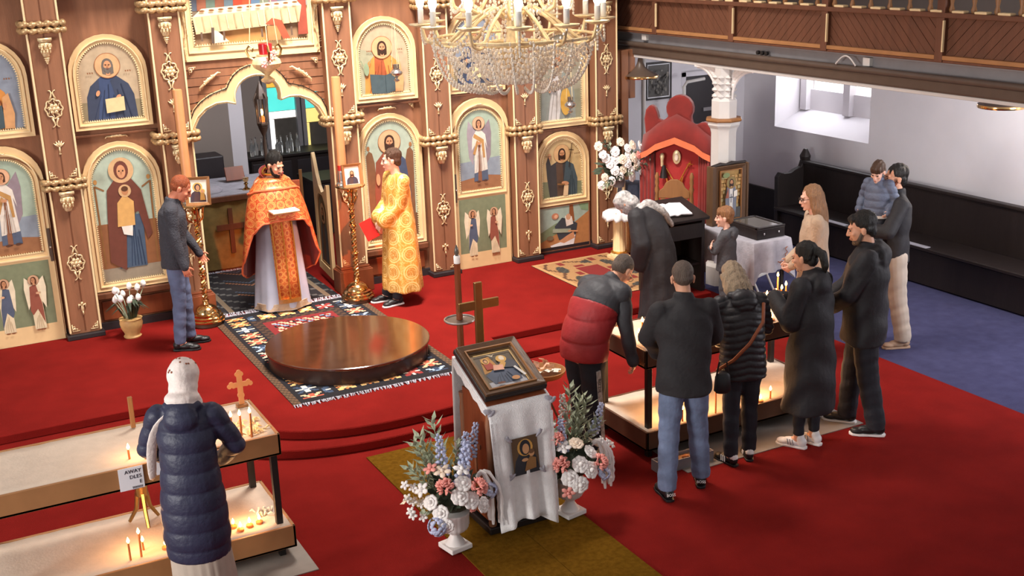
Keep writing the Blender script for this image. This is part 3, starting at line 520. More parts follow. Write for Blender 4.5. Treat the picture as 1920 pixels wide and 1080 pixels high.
for x, z in ((1.98, 2.2), (7.2, 1.71), (6.07, 2.24), (4.94, 2.22)): bx('rail', x-.4, x+.4, .02, .06, z-.012, z+.012, 'wood_dk', ic, .004)
for x in (4.62, 5.26): orn('corner_ornament', ic, (x, .04, 2.2), .6, rot=(0, PI, 0), flip=x < 5)
def deacon_door(xc, mirror):
    d = G().ringframe(arch(.76, 2.03, .36), arch(.57, .98, .27, z0=.93), -.05, 0, yin=-.035).build('deacon_door', 'cream', ic, smooth=0); d.location = (xc, .05, .16)
    g = G().prism(rect(.74, .93), -.045, -.005); g.build('lower_leaf', 'cream', d, smooth=0)
    G().ringframe(arch(.74, 1.93, .40), arch(.735, 1.92, .40), -.056, -.05).build('door_joint', 'wood_dk', d, smooth=0); G().ringframe(arch(.66, 1.08, .32, z0=.88), arch(.635, 1.055, .305, z0=.893), -.058, -.04).build('bead_moulding', 'cream_lt', d, smooth=0)
    inn = arch(.57, .98, .27, z0=.93); teeth(inn, .022, -.05, -.03).build('saw_tooth_trim', 'cream_lt', d, smooth=0)
    P = Paint(inn, '#a3b4a0'); p_deacon(P, .57, .98, .93); P.build('painting', d, (0, -.03, 0))
    P = Paint(rect(.62, .78, z0=.07), '#7f8668')
    for sx, rb, ml, tn in ((-1, '#566074', '#566074', 1), (1, '#935544', '#935544', -1)):
        x = sx*.145; z = .2
        for q in (-1, 1): P.poly([(x+q*.02, z+.43), (x+q*.09, z+.5), (x+q*.105, z+.38), (x+q*.085, z+.16), (x+q*.05, z+.24)], '#e6d8ba')
        P.poly([(x-.05, z-.05), (x+.06, z-.05), (x+.05, z+.3), (x+.045, z+.41), (x-.045, z+.41), (x-.06, z+.3)], '#e0cfac'); P.poly([(x-tn*.01, z+.42), (x+tn*.05, z+.4), (x+tn*.07, z+.15), (x+tn*.05, z+.1), (x, z+.16), (x-tn*.055, z-.0), (x-tn*.05, z+.2)], rb); P.folds(x, z-.04, .1, .2, '#c4b08c', 4, .005)
        P.head(x+tn*.006, z+.465, .03, '#5a3824', False, halo='#c9a080', ring='#a47850', halo_w=1.7, turn=tn); P.el(x-tn*.02, z+.33, .02, .012, '#d8a884'); P.el(x-.02, z-.055, .02, .009, '#8a5a3c'); P.el(x+.03, z-.055, .02, .009, '#8a5a3c')
    P.build('painting', d, (0, -.047, 0)); sx = -1 if not mirror else 1
    G().box((sx*.35, -.062, 1.0), (.028, .014, .34)).build('lock_plate', 'steel_dk', d, smooth=0, bevel=.003); G().ell((sx*.35, -.082, .98), .014).build('door_knob', 'silver', d); orn('swag_ornament', d, (0, -.055, 1.955), .32)
deacon_door(6.07, False); deacon_door(.85, True)
P = Paint(rect(.74, .55), '#9fb0a4'); P.poly([(-.37, 0), (.37, 0), (.37, .44), (.1, .28), (-.37, .1)], '#b07a4c'); P.poly([(-.37, .1), (.1, .28), (-.1, .34), (-.37, .22)], '#7d8a6a'); P.poly([(.37, .44), (.37, .55), (.22, .55), (.26, .47)], '#7f9a78'); P.poly([(.08, .33), (.16, .34), (.14, .55), (.09, .55)], '#8a5230')
P.poly([(-.13, .3), (-.02, .4), (.1, .36), (.2, .3), (.17, .12), (-.07, .12)], '#3a3f46'); P.poly([(.02, .42), (.12, .4), (.14, .3), (.04, .28)], '#e4d8cc'); P.el(.07, .4, .034, .04, '#c99a78'); P.poly([(-.2, .06), (.0, .1), (.17, .16), (.14, .03), (-.05, .01), (-.17, .02)], '#e6e2e0'); P.poly([(-.08, .1), (.04, .16), (.14, .2), (.16, .12), (.0, .07)], '#c99068'); P.el(-.12, .43, .05, .04, '#b9785a'); P.el(-.11, .425, .025, .025, '#d8a884'); P.ln((-.16, .25), (.1, .22), .05, '#9aa08a'); P.ln((.06, .22), (.2, .2), .02, '#c99068'); P.el(-.2, .16, .05, .03, '#7a6a50')
o = G().ringframe(rect(.76, .57), rect(.735, .545, z0=.0125), -.02, 0).build('picture_panel', 'wood', ic, smooth=0); o.location = (7.2, .04, .19); P.build('painting', o, (0, -.01, .01))
# royal doors bay: trefoil arch, boarded tympanum, supper painting
inh = [(-.735, 2.05), (-.70, 2.17), (-.64, 2.28), (-.55, 2.36), (-.44, 2.405), (-.33, 2.41), (-.245, 2.385)]+[(.245*cos(a), 2.44+.225*sin(a)) for a in (R(190-i*100/8) for i in range(9))]
outh = [(-.75, 2.18), (-.735, 2.27), (-.69, 2.37), (-.61, 2.45), (-.51, 2.51), (-.42, 2.54), (-.345, 2.56)]+[(.35*cos(a), 2.44+.35*sin(a)) for a in (R(158-i*68/8) for i in range(9))]
def mir(h): return h+[(-x, z) for x, z in reversed(h[:-1])]
inn, out = mir(inh), mir(outh); n = len(inn); g = G()
vs = [(x, -.05, z) for x, z in out]+[(x, -.04, z) for x, z in inn]+[(x, .08, z) for x, z in out]+[(x, .08, z) for x, z in inn]; fs = []
for i in range(n-1): fs += [(i, i+1, n+i+1, n+i), (i, 2*n+i, 2*n+i+1, i+1), (n+i, n+i+1, 3*n+i+1, 3*n+i), (2*n+i, 3*n+i, 3*n+i+1, 2*n+i+1)]
g.add(vs, fs); o = g.build('trefoil_arch', 'cream', ic, smooth=30); o.location = (CX, 0, 0)
G().tube([(x*1.035, -.05, z+.018) for x, z in inn], .008, 6).build('bead_moulding', 'cream_lt', o)
g = G()
for i in range(n-1):
    a, b = V(inn[i]), V(inn[i+1]); k = max(1, round((b-a).length/.022))
    for j in range(k): p = a.lerp(b, j/k); q = a.lerp(b, (j+1)/k); nn = V((-(q-p).y, (q-p).x)).normalized(); r = (p+q)/2+nn*.02; g.add([(p.x, -.046, p.y), (q.x, -.046, q.y), (r.x, -.046, r.y), (p.x, -.03, p.y), (q.x, -.03, q.y), (r.x, -.03, r.y)], [(0, 1, 2), (1, 4, 5, 2), (0, 2, 5, 3)])
g.build('saw_tooth_trim', 'gilt', o, smooth=0)
g = G(); rr = random.Random(3)
for s in (-1, 1):
    for i in range(0, n//2-1):
        a = V(outh[i]); b = V(outh[i+1]); g.tube([(s*a.x, -.055, a.y), (s*b.x, -.055, b.y)], .005, 5)
        for k in range(3): p = a.lerp(b, (k+.5)/3); t = rr.uniform(.2, 1.4); g.tube([(s*p.x, -.058, p.y), (s*(p.x-.03*cos(t)), -.06, p.y+(.035 if k % 2 else -.035)*sin(t)+.005)], [.004, .0015], 4)
g.build('vine_garland', 'wood_black', o)['kind'] = 'stuff'
zt = 2.86; planks = [2.18+.085*i for i in range(9)]
for z0 in planks:                                                   # tympanum boards, each cut to the arch
  z1 = min(z0+.08, zt)
  for side in ((-1, 1) if z0 < 2.78 else (0,)):
    g = G()
    for i in range(n-1):
        if side and (out[i][0]+out[i+1][0])*side < 0: continue
        xa, xb = out[i][0], out[i+1][0]; za, zb = out[i][1], out[i+1][1]
        if xb-xa < 1e-4: continue
        ca, cb = min(max(z0, za), z1), min(max(z0, zb), z1)
        if z1-ca < 1e-3 and z1-cb < 1e-3: continue
        g.add([(xa, 0, ca), (xb, 0, cb), (xb, 0, z1), (xa, 0, z1), (xa, .05, ca), (xb, .05, cb), (xb, .05, z1), (xa, .05, z1)], [(0, 1, 2, 3), (7, 6, 5, 4), (0, 4, 5, 1), (3, 2, 6, 7)])
    if g.v: o = g.build('tympanum_board', 'wood', ic, smooth=0); o.location = (CX, .0+.006*((int(z0*1000)//85) % 2), 0)
for s in (-1, 1): orn('swag_ornament', ic, (CX+s*.5, -.03, 2.66), .72, rot=(0, s*.62, 0)); orn('corner_ornament', ic, (CX+s*.69, -.02, 2.8), .8, rot=(0, PI, 0), flip=s < 0)
f = G().ringframe(rect(1.46, 1.0), rect(1.22, .80, z0=.145), -.04, 0, yin=-.02).build('supper_panel', 'cream', ic, smooth=0); f.location = (CX, .02, 2.86)
bx('wood_panel', CX-.75, CX+.75, .03, .1, 2.86, 3.7, 'wood', ic)
inn = rect(1.22, .80, z0=.145); teeth(inn, .026, -.026, -.01).build('saw_tooth_trim', 'cream_lt', f, smooth=0); G().ringframe(rect(1.34, .92, z0=.08), rect(1.31, .89, z0=.095), -.046, -.03).build('bead_moulding', 'cream_lt', f, smooth=0)
P = Paint(inn, '#7d6c5c'); P.poly([(-.61, .145), (.61, .145), (.61, .36), (-.61, .3)], '#9a7a5a'); P.poly([(-.3, .17), (.3, .16), (.4, .3), (-.3, .29)], '#c08a50')
cols = ['#5a6270', '#9a5f48', '#6a7a6c', '#8f5a44', '#687880', '#b4472e', '#c2512f', '#5f7890', '#7a7f6a', '#8a6670', '#687484', '#a86a48', '#8c8f8a']
for i, c in enumerate(cols):
    x = -.56+i*.093; P.poly([(x-.07, .5), (x-.06, .66), (x-.02, .72), (x+.03, .72), (x+.07, .64), (x+.07, .5)], c); P.el(x, .77, .042, .042, '#c9a276'); P.el(x, .765, .028, .036, '#c08a64'); P.el(x, .785, .03, .022, '#4a2e20')
P.poly([(.5, .2), (.61, .2), (.61, .8), (.53, .7)], '#9a4a38')
P.poly([(-.58, .27), (.52, .33), (.56, .5), (-.6, .44)], '#cdb48c'); P.poly([(-.6, .44), (.56, .5), (.5, .56), (-.5, .52)], '#ead9b4')
for i in range(14): P.ln((-.57+i*.083, .29+i*.004), (-.585+i*.083, .435+i*.004), .014, '#b59c74' if i % 2 else '#ddc79e')
for i in range(11): P.el(-.5+i*.098, .497+.004*i, .03, .011, '#a2744a'); P.el(-.5+i*.098, .5+.004*i, .022, .007, '#7a5030')
P.poly([(-.42, .17), (-.42, .31), (-.36, .29), (-.25, .18)], '#e0d2b4'); P.ln((-.42, .17), (-.41, .33), .03, '#5a4a40'); P.poly([(.16, .16), (.16, .31), (.3, .31), (.3, .16)], '#b08050'); P.poly([(.14, .33), (.22, .39), (.32, .36), (.4, .17), (.32, .17), (.26, .31)], '#b4543a')
for x in (-.53, -.3, .1, .42): P.ln((x, .2), (x, .29), .02, '#6a5444')
P.build('painting', f, (0, -.008, 0))
g = G(); rr = random.Random(5)
for s in (-1, 1):
    g.tube([(s*(.70+.015*sin(i*.9)), -.05, .02+i*.06) for i in range(16)], .006, 5)
    for i in range(60): z = .02+i*.016; a = rr.uniform(0, 2*PI); x = s*(.70+.015*sin(z*15)); g.tube([(x, -.052, z), (x+.035*cos(a), -.056, z+.03*abs(sin(a)))], [.004, .001], 4)
g.build('vine_garland', 'gilt', f)['kind'] = 'stuff'
# open leaf of the royal doors, swung into the sanctuary
lf = G(); prof = [(0, .14), (.68, .14), (.68, 1.52), (.64, 1.53), (.58, 1.44), (.5, 1.3), (.4, 1.18), (.28, 1.12), (.14, 1.16), (.06, 1.24), (0, 1.25)]
inn2 = [(.1, .24), (.58, .24), (.58, .9), (.55, 1.0), (.5, 1.05), (.44, 1.08), (.34, 1.085), (.24, 1.08), (.16, 1.02), (.12, .95), (.1, .9)]
o = G().ringframe(prof, inn2, -.02, .02).build('royal_door', 'cream', ic, smooth=0, bevel=.005); o.location = (4.20, .12, .12); o.rotation_euler = (0, 0, R(84))
P = Paint(inn2, '#7d7258'); P.bust(.34, .27, .36, .5, '#6a4a3a', '#4a5560'); P.head(.34, .86, .06, '#3a2418'); q = P.build('painting', o, (0, .0, 0)); q.location = (0, -.004, 0)
q = again(q, o, (.68, .004, 0)); q.rotation_euler = (0, 0, PI); G().ringframe([(x*.86+.045, z*.96+.03) for x, z in inn2], [(x*.82+.06, z*.94+.04) for x, z in inn2], -.012, .012).build('bead_moulding', 'oak', o, smooth=0)

# ================================================================== RUGS
def rug(name, label, x0, x1, y0, y1, z, cell, fn, fringe=True, th=.008):
    """flat-woven rug: one small coloured face per knot block"""
    nx, ny = round((x1-x0)/cell), round((y1-y0)/cell); t = thing(name, label, 'rug', (x0, y0, z)); g = G(); cx, cy = (x1-x0)/nx, (y1-y0)/ny
    for j in range(ny+1):
        for i in range(nx+1): g.v.append((i*cx, j*cy, th))
    for j in range(ny):
        for i in range(nx):
            a = j*(nx+1)+i; g.f.append((a, a+1, a+nx+2, a+nx+1)); g.m.append(0); g.c.append(lin(fn(i, j, nx, ny)))
    b = len(g.v); g.v += [(0, 0, 0), (x1-x0, 0, 0), (x1-x0, y1-y0, 0), (0, y1-y0, 0)]; q = [0, nx, (ny+1)*(nx+1)-1, ny*(nx+1)]
    for k in range(4): g.f.append((b+k, b+(k+1) % 4, q[(k+1) % 4], q[k])); g.m.append(0); g.c.append(lin('#2a1c18'))
    g.build('woven_field', 'weave', t, smooth=0)
    if fringe:
        for yy, sg in ((0, -1), (y1-y0, 1)):
            g = G(); x = 0; rr = random.Random(11)
            while x < x1-x0:
                p = (x, yy, .006); q = (x+rr.uniform(-.02, .02), yy+sg*rr.uniform(.035, .07), .003); g.tube([p, ((p[0]+q[0])/2, (p[1]+q[1])/2, .016), q], [.005, .006, .003], 4); x += .011
            g.build('fringe', 'linen_grey', t)
    return t
def motif(u, v, s):                                                    # stepped lozenge flower, -1..1
    a, b = abs(u), abs(v)
    if a+b < .28: return 0
    if a < .22 or b < .22: return 1 if max(a, b) < .8 else None
    if abs(a-b) < .3 and max(a, b) < .85: return 2
    return None
KC = [['#e9c9a0', '#b5543c', '#e8b48a'], ['#7d93ae', '#2f3c54', '#9fb2c4'], ['#e8a888', '#a53a30', '#f0d0b0'], ['#c2564a', '#f0e2c8', '#8a2a26'], ['#f2ddae', '#c8763e', '#e6b070'], ['#5b6f8c', '#d9d0c0', '#38465c']]
def kilim(i, j, nx, ny):
    e = min(i, nx-1-i); f = min(j, ny-1-j)
    if e < 3: return '#4a3626' if (i+j) % 3 else '#6e5038'
    if min(e, f) < 4: return '#171216'
    if e < 14 or f < 13:
        k = (j if e < 14 else i); c = 9; blk = k//c; u = ((k % c)-4)/4.5; v = ((e-8.5)/4.5 if e < 14 else (f-8)/4.5); m = motif(u, v, 0); p = KC[(blk*5+(1 if i > nx/2 else 0)+blk//3) % 6]
        return p[m] if m is not None else '#15131a'
    if e < 18 or f < 17: return '#2a1c1a' if (i//2+j//2) % 2 else '#4b3424'
    u, v = (i-nx/2)/(nx/2-18), (j-ny/2)/(ny/2-17)
    d = max(abs(u), abs(v)*.9)
    if .62 < d < .82 and (i*3+j*2) % 11 < 6: return ['#e6b894', '#15131a', '#7d93ae', '#d9a080'][(i//3+j//3) % 4]
    if .3 < abs(v) < .62 and abs(u) < .7 and ((i+j) % 7 < 3 or (i-j) % 7 < 2): return ['#e2b090', '#1a1418', '#c47a60'][(i//2+j) % 3]
    return '#7a1f20'
def dark_rug(i, j, nx, ny):
    e = min(i, nx-1-i); k = abs(((i+j*2) % 26)-13)
    if e in (3, 4): return '#6a5a48'
    if e < 12: return '#181519' if (i//2+j//2) % 5 else '#51504e'
    z = abs((i % 20)-10)+(j % 18)
    if z % 18 == 5: return '#8c5a3c'
    if z % 18 == 9: return '#3e4a5c'
    return '#1d1617'
def flower_rug(i, j, nx, ny):
    e = min(i, nx-1-i); f = min(j, ny-1-j); b = 15
    if e < b or f < b:
        if min(e, f) < 2: return '#b58a5c'
        s, tt = (j, e) if e < b else (i, f); a = ((s % 18)-9)/7.5; c = (tt-8)/4.5; q = (a*.9+c*.35)
        if q*q+(c-a*.3)**2*1.6 < .55: return '#3b3833' if (i*7+j*3) % 5 else '#4c4840'
        if ((s+9) % 18-9)**2/9+(tt-12)**2/3 < 1: return '#7a2a24'
        if abs(tt-4-2*sin(s*.35)) < .8: return '#5a3a26'
        return '#a27a50'
    return '#7a2220'
rug('kilim_rug', 'fringed kilim rug with floral border under the round dark dais', 2.66, 4.3, 9.3, 12.12, .16, .024, kilim)
rug('kilim_rug', 'dark patterned rug in the doorway behind the priest', 2.80, 4.14, 12.24, 13.95, .16, .03, dark_rug)
rug('woven_rug', 'tan rug with dark leaf border and red centre by the kneeling desk', 6.52, 7.6, 10.5, 12.05, .16, .026, flower_rug, fringe=False)
ru = thing('carpet_runner', 'olive brown carpet runner with a middle seam leading to the steps', 'runner', (0, 0, 0))
bx('strip', 2.93, 3.428, 2.0, 8.3, 0, .008, 'runner', ru); bx('strip', 3.432, 3.91, 2.0, 8.3, 0, .008, 'runner', ru)

# ================================================================== CENTRE
t = thing('round_dais', 'low round polished dark wooden dais on the kilim rug', 'dais', (3.51, 10.22, .168)); t.scale = (1.035, 1.035, 1)
g = G(); g.lathe([(.735, 0), (.735, .135)], n=96); g.build('drum', 'polish_side', t); g = G(); g.lathe([(.75, .135), (.755, .142), (.755, .158), (.748, .163)], n=96); g.build('top', 'polish', t, smooth=22)
for a in (-2.02, -.6, .9, 2.4): G().box((.7355*cos(a), .7355*sin(a), .068), (.004, .006, .13), Matrix.Rotation(a, 3, 'Z')).build('joint', 'wood_black', t, smooth=0)

def spiral_stand(x, y, label):
    t = thing('candle_stand', label, 'candle stand', (x, y, .16))
    G().lathe([(.15, 0), (.15, .035), (.12, .045)], n=36).build('foot_block', 'tray_dk', t)
    G().lathe([(.16, .035), (.185, .05), (.185, .065), (.165, .075), (.168, .095), (.15, .105), (.15, .125), (.125, .135), (.122, .16), (.10, .19), (.06, .215), (.035, .225), (.03, .25), (.04, .262), (.03, .275)], n=40).build('base', 'brass', t)
    g = G(); nT = 60; z0, z1 = .27, 1.16
    for k in range(2):
        pts = [(.017*cos(2*PI*i/5+k*PI), .017*sin(2*PI*i/5+k*PI), z0+(z1-z0)*i/(nT*1.0)) for i in range(nT+1)]; g.tube(pts, .017, 7)
    g.build('twisted_shaft', 'brass', t)
    for z in (.55, .86): G().lathe([(.02, -.02), (.04, -.012), (.045, 0), (.04, .012), (.02, .02)], (0, 0, z), 20).build('collar', 'brass', t)
    G().lathe([(.03, 1.12), (.05, 1.15), (.03, 1.19), (.05, 1.24), (.11, 1.275), (.155, 1.29), (.165, 1.3), (.16, 1.31), (.12, 1.305), (.03, 1.30)], n=36).build('drip_tray', 'brass', t)
    for a in (.6, 2.7, 4.6): G().tube([(.04*cos(a), .04*sin(a), 1.1), (.09*cos(a), .09*sin(a), 1.13), (.1*cos(a), .1*sin(a), 1.2), (.13*cos(a), .13*sin(a), 1.27)], [.008, .01, .012, .006], 6).build('scroll_bracket', 'brass', t)
    return t
def tall_candle(x, y, z, label):
    t = thing('tall_candle', label, 'candle', (x, y, z))
    G().lathe([(.075, 0), (.07, .02), (.052, .03), (.05, .16)], n=24).build('metal_socket', 'silver', t); G().lathe([(.051, .16), (.051, .215)], n=24).build('red_band', 'wax_red', t); G().box((-.02, -.044, .1), (.05, .02, .1)).build('emblem', 'steel_grey', t, smooth=0, bevel=.008)
    G().lathe([(.048, .21), (.047, 1.15), (.044, 1.16)], n=24).build('wax_shaft', 'wax', t); return t
def small_icon(name, label, x, y, z, rz, w_, h, fn, bg, frame='oak', tilt=R(-8)):
    t = thing(name, label, 'icon', (x, y, z), rz); f = G().ringframe(rect(w_, h), rect(w_-.06, h-.06, z0=.03), -.02, .012, yin=-.008).build('frame', frame, t, smooth=0, bevel=.003); f.rotation_euler = (tilt, 0, 0)
    G().prism(rect(w_-.02, h-.02, z0=.01), .004, .014).build('backboard', 'wood_dk', f, smooth=0); P = Paint(rect(w_-.06, h-.06, z0=.03), bg); fn(P, w_-.06, h-.06, .03); P.build('painting', f, (0, .002, 0)); return t
def p_small_saviour(P, w_, h, z0): P.bust(0, z0+.005, .8*w_, .42*h, '#3c3438', '#2c3344'); P.head(0, z0+.62*h, .15*w_, '#3a2216', halo='#e0d0b0', halo_w=1.5)
def p_small_mother(P, w_, h, z0):
    P.bust(0, z0+.005, .85*w_, .5*h, '#4a2a28', '#3a2430'); P.el(0, z0+.68*h, .26*w_, .2*h, '#caa050'); P.el(0, z0+.67*h, .17*w_, .16*h, '#3e2226'); P.el(.01*w_, z0+.65*h, .1*w_, .12*h, '#b98058'); P.el(.24*w_, z0+.5*h, .14*w_, .1*h, '#caa050'); P.el(.24*w_, z0+.49*h, .08*w_, .07*h, '#b98058'); P.poly([(.1*w_, z0+.1*h), (.38*w_, z0+.1*h), (.34*w_, z0+.42*h), (.14*w_, z0+.42*h)], '#a87838')
spiral_stand(2.60, 12.03, 'tall twisted brass candle stand beside the man in the dark sweater'); spiral_stand(4.25, 11.92, 'tall twisted brass candle stand beside the server in gold')
tall_candle(2.565, 12.09, 1.465, 'thick tan candle with a red band rising behind the man in the dark sweater'); tall_candle(4.205, 12.0, 1.465, 'thick tan candle with a red band rising beside the server in gold')
small_icon('framed_icon', 'small framed icon of mother and child on the left brass candle stand', 2.62, 11.93, 1.46, R(-24), .25, .29, p_small_mother, '#e6d9c4'); small_icon('framed_icon', 'small framed icon of the Saviour on the right brass candle stand', 4.255, 11.83, 1.46, R(-2), .22, .25, p_small_saviour, '#e9e2d8')
# potted tulips
t = thing('tulip_pot', 'cream and amber vase of pale tulips at the foot of the screen', 'vase', (1.83, 12.06, .16)); G().lathe([(.085, 0), (.09, .012), (.075, .03), (.08, .05), (.105, .1), (.115, .15), (.11, .19), (.118, .2), (.10, .205)], n=28).build('pot', 'pot', t); rr = random.Random(2)
for i in range(13):
    a = 2*PI*i/13+.3; d = rr.uniform(.05, .19); h = rr.uniform(.34, .5); p = V((d*cos(a), d*sin(a), h)); s = G().tube([(.04*cos(a), .04*sin(a), .18), (p.x*.6, p.y*.6, h*.75), p], [.005, .005, .004], 5).build('stem', 'leaf', t)
    G().lathe([(.008, 0), (.026, .015), (.03, .035), (.022, .06), (.008, .075)], p, 10).build('tulip_head', 'petal_white', s)
for i in range(16):
    a = rr.uniform(0, 2*PI); d = rr.uniform(.1, .2); h = rr.uniform(.3, .42); t2 = V((-sin(a), cos(a), 0))*.016; b0 = V((.05*cos(a), .05*sin(a), .18)); m1 = V((d*.7*cos(a), d*.7*sin(a), h)); e = V((d*1.2*cos(a), d*1.2*sin(a), h*.82))
    G().add([b0-t2, b0+t2, m1+t2*1.2, m1-t2*1.2, e], [(0, 1, 2, 3), (3, 2, 4)]).build('leaf', 'leaf_dk', t, solid=.003)
# lectern with cloth and icon
t = thing('lectern', 'wooden icon lectern between the two flower urns', 'lectern', (3.44, 6.86, .008)); g = G()
for x in (-.2, .2):
    for y in (-.2, .2): g.box((x, y, .5), (.045, .045, 1.0))
for x in (-.2, .2): p = G().box((x, 0, .52), (.02, .37, .9)).build('side_panel', 'wood_red', t, smooth=0); q = G(); s = -1 if x < 0 else 1; q.box((x+s*.014, 0, .55), (.008, .03, .34)); q.box((x+s*.014, 0, .6), (.008, .16, .03)); q.build('carved_cross', 'wood', p, smooth=0)
for x in (-.2, .2):
    for y in (-.2, .2): G().lathe([(.024, .04), (.03, .07), (.022, .1), (.028, .2), (.022, .5), (.028, .8), (.022, .86), (.03, .92)], (x, y, 0), 10).build('turned_post', 'wood', t)
G().box((0, .19, .5), (.38, .02, .9)).build('back_panel', 'wood_red', t, smooth=0); bx('base_board', -.24, .24, -.24, .24, 0, .05, 'wood_black', t, .008); sl = math.atan2(.2, .46)
tp = G().box((0, 0, 0), (.46, .52, .03)).build('sloping_top', 'wood_red', t, smooth=0, bevel=.005); tp.location = (0, .0, 1.055); tp.rotation_euler = (sl, 0, 0)
# cloth: over the slope, long fall in front, narrow fall behind, scalloped hem
t = thing('lectern_cloth', 'white embroidered cloth with lace edge draped over the lectern', 'cloth', (3.44, 6.86, .008)); nx = 28; prof = [(.30, .32), (.285, .7), (.275, 1.05), (.262, 1.158)]+[(.25-.5*i/8, 1.172-.5*i/8*math.tan(sl)) for i in range(9)]+[(-.268, .945), (-.285, .9)]+[(-.29-.012*i, .88-.078*i) for i in range(1, 11)]; g = G(); k = len(prof)
for j, (y, z) in enumerate(prof):
    for i in range(nx+1):
        u = i/nx-.5; dr = max(0, j-13)/10; wv = .245 if j < 13 else .24-.022*dr; xx = 2*u*wv-(.01*dr); back = j < 4; xx = xx if not back else 2*u*.24
        g.v.append((xx, y-dr*.028*sin(u*17+1)-(.02*dr*cos(u*40) if dr > .5 else 0)*.3, z-(.06*(1-(2*u+.3)**2)*-1 if j == k-1 else 0)-(.10*max(0, -u) if j >= k-2 else 0)))
for j in range(k-1):
    for i in range(nx): a = j*(nx+1)+i; g.f.append((a, a+1, a+nx+2, a+nx+1)); g.m.append(0); g.c.append(None)
g.build('cloth', 'linen', t, smooth=180, solid=.004)
for s in (-1, 1): G().add([(s*.246, .24-.49*i/8, 1.165-(.49*i/8)*math.tan(sl)-(0 if r_ == 0 else .05+.02*(i % 2))) for i in range(9) for r_ in (0, 1)], [(2*i, 2*i+1, 2*i+3, 2*i+2) for i in range(8)]).build('lace_edge', 'lace', t, smooth=0, solid=.004)
G().add([(-.24+.48*i/16, -.275-.008*r_, .93-.045*r_-(.012*(i % 2) if r_ else 0)) for i in range(17) for r_ in (0, 1)], [(2*i, 2*i+1, 2*i+3, 2*i+2) for i in range(16)]).build('lace_edge', 'lace', t, smooth=0, solid=.003)
for s in (-1, 1): G().add([(s*(.222-.0022*i)-.001*i, -.303-.0122*i-.004, .86-.078*i) if q else (s*(.24-.0022*i)-.001*i, -.303-.0122*i-.004, .86-.078*i) for i in range(10) for q in (0, 1)], [(2*i, 2*i+1, 2*i+3, 2*i+2) for i in range(9)]).build('embroidered_band', 'lace', t, smooth=0, solid=.003)
for s in (-1, 1):
    g = G(); g.ell((s*.235, -.275, .935), (.045, .012, .02), Matrix.Rotation(.5, 3, 'Y'), 10, 6); g.ell((s*.235+.02, -.278, .92), (.035, .012, .018), Matrix.Rotation(-.6, 3, 'Y'), 10, 6); g.build('embroidered_wing', 'linen_grey', t)
P = Paint(rect(.2, .26), '#5c4630'); P.poly([(-.1, 0), (-.08, .1), (-.04, .16), (.04, .16), (.08, .11), (.1, 0)], '#2b2d33'); P.el(0, .185, .06, .06, '#c9964a'); P.el(0, .185, .042, .055, '#26282e'); P.el(.004, .175, .026, .036, '#c89468'); P.el(.045, .14, .022, .026, '#c89468'); P.el(.045, .15, .022, .016, '#6a4a30'); P.poly([(-.02, .02), (.07, .03), (.075, .1), (.03, .12), (.0, .08)], '#8a6238'); P.el(-.01, .1, .025, .012, '#c89468')
q = P.build('printed_icon', t, (-.005, -.372, .47)); q.rotation_euler = (R(-8.5), 0, 0)
for sx in (-1, 1):
    for z in (.47, .73): g = G(); g.ell((0, 0, 0), (.035, .006, .012), Matrix.Rotation(sx*(.7 if z < .6 else -.7), 3, 'Y'), 8, 5); g.ell((sx*.008, 0, .012), (.012, .006, .02), None, 8, 5); q = g.build('embroidered_dove', 'linen_grey', t); q.location = (-.005+sx*.118, -.376+.15*(z-.47), z)
ict = thing('lectern_icon', 'large framed icon of the enthroned Trinity lying on the lectern', 'icon', (3.44, 6.872, 1.096), 0)
f = G().ringframe(rect(.46, .50, z0=-.25), rect(.33, .37, z0=-.185), -.07, .0, yin=-.04).build('frame', 'walnut', ict, smooth=0, bevel=.006); f.rotation_euler = (sl-PI/2, 0, 0)
G().ringframe(rect(.37, .41, z0=-.205), rect(.35, .39, z0=-.195), -.062, -.045).build('inner_moulding', 'oak', f, smooth=0); G().prism(rect(.45, .49, z0=-.245), -.012, -.002).build('backboard', 'wood_dk', f, smooth=0)
G().ringframe(rect(.482, .522, z0=-.261), rect(.44, .48, z0=-.24), -.045, -.005).build('outer_case', 'wood_black', f, smooth=0, bevel=.008)
P = Paint(rect(.34, .38, z0=-.19), '#7a6442'); P.poly([(-.14, -.17), (.14, -.17), (.14, .15), (-.14, .15)], '#5f5343'); P.poly([(-.14, -.17), (.14, -.17), (.14, -.1), (-.14, -.12)], '#a9abb0'); P.poly([(-.13, -.03), (-.1, .12), (-.03, .13), (.0, .0)], '#b98440')
P.poly([(-.13, -.05), (-.1, -.14), (.02, -.15), (.11, -.14), (.13, -.03), (.05, .0), (-.05, .0)], '#4d5668'); P.folds(-.01, -.14, .2, .12, '#38404e', 6, .006); P.poly([(-.1, .0), (-.1, .06), (-.05, .08), (-.02, .0)], '#a5402c'); P.el(-.075, .085, .03, .03, '#cfa050'); P.el(-.075, .085, .017, .023, '#5a3420'); P.el(-.075, .08, .012, .015, '#c89468')
P.poly([(.0, .0), (.02, .08), (.07, .09), (.13, .04), (.14, -.03)], '#4a4a50'); P.el(.045, .08, .04, .035, '#cfa050'); P.el(.05, .085, .02, .024, '#d8c8b0'); P.poly([(.0, .02), (.05, .07), (.06, .03), (.03, -.01)], '#c89850'); P.poly([(-.06, -.02), (.02, -.03), (.03, .02), (-.04, .03)], '#dba488'); P.ln((-.14, .15), (.14, .15), .006, '#e8c070'); P.ln((.14, -.17), (.14, .15), .006, '#d9b070'); P.poly([(-.05, .14), (-.01, .12), (.02, .14), (.0, .125), (-.01, .11), (-.03, .125)], '#f2e2c0'); P.ln((.1, -.02), (.14, -.12), .02, '#d8d4cc'); P.el(-.06, -.15, .03, .01, '#6a4030'); P.el(.06, -.13, .03, .02, '#c08a58')
P.build('painting', f, (0, -.03, 0))
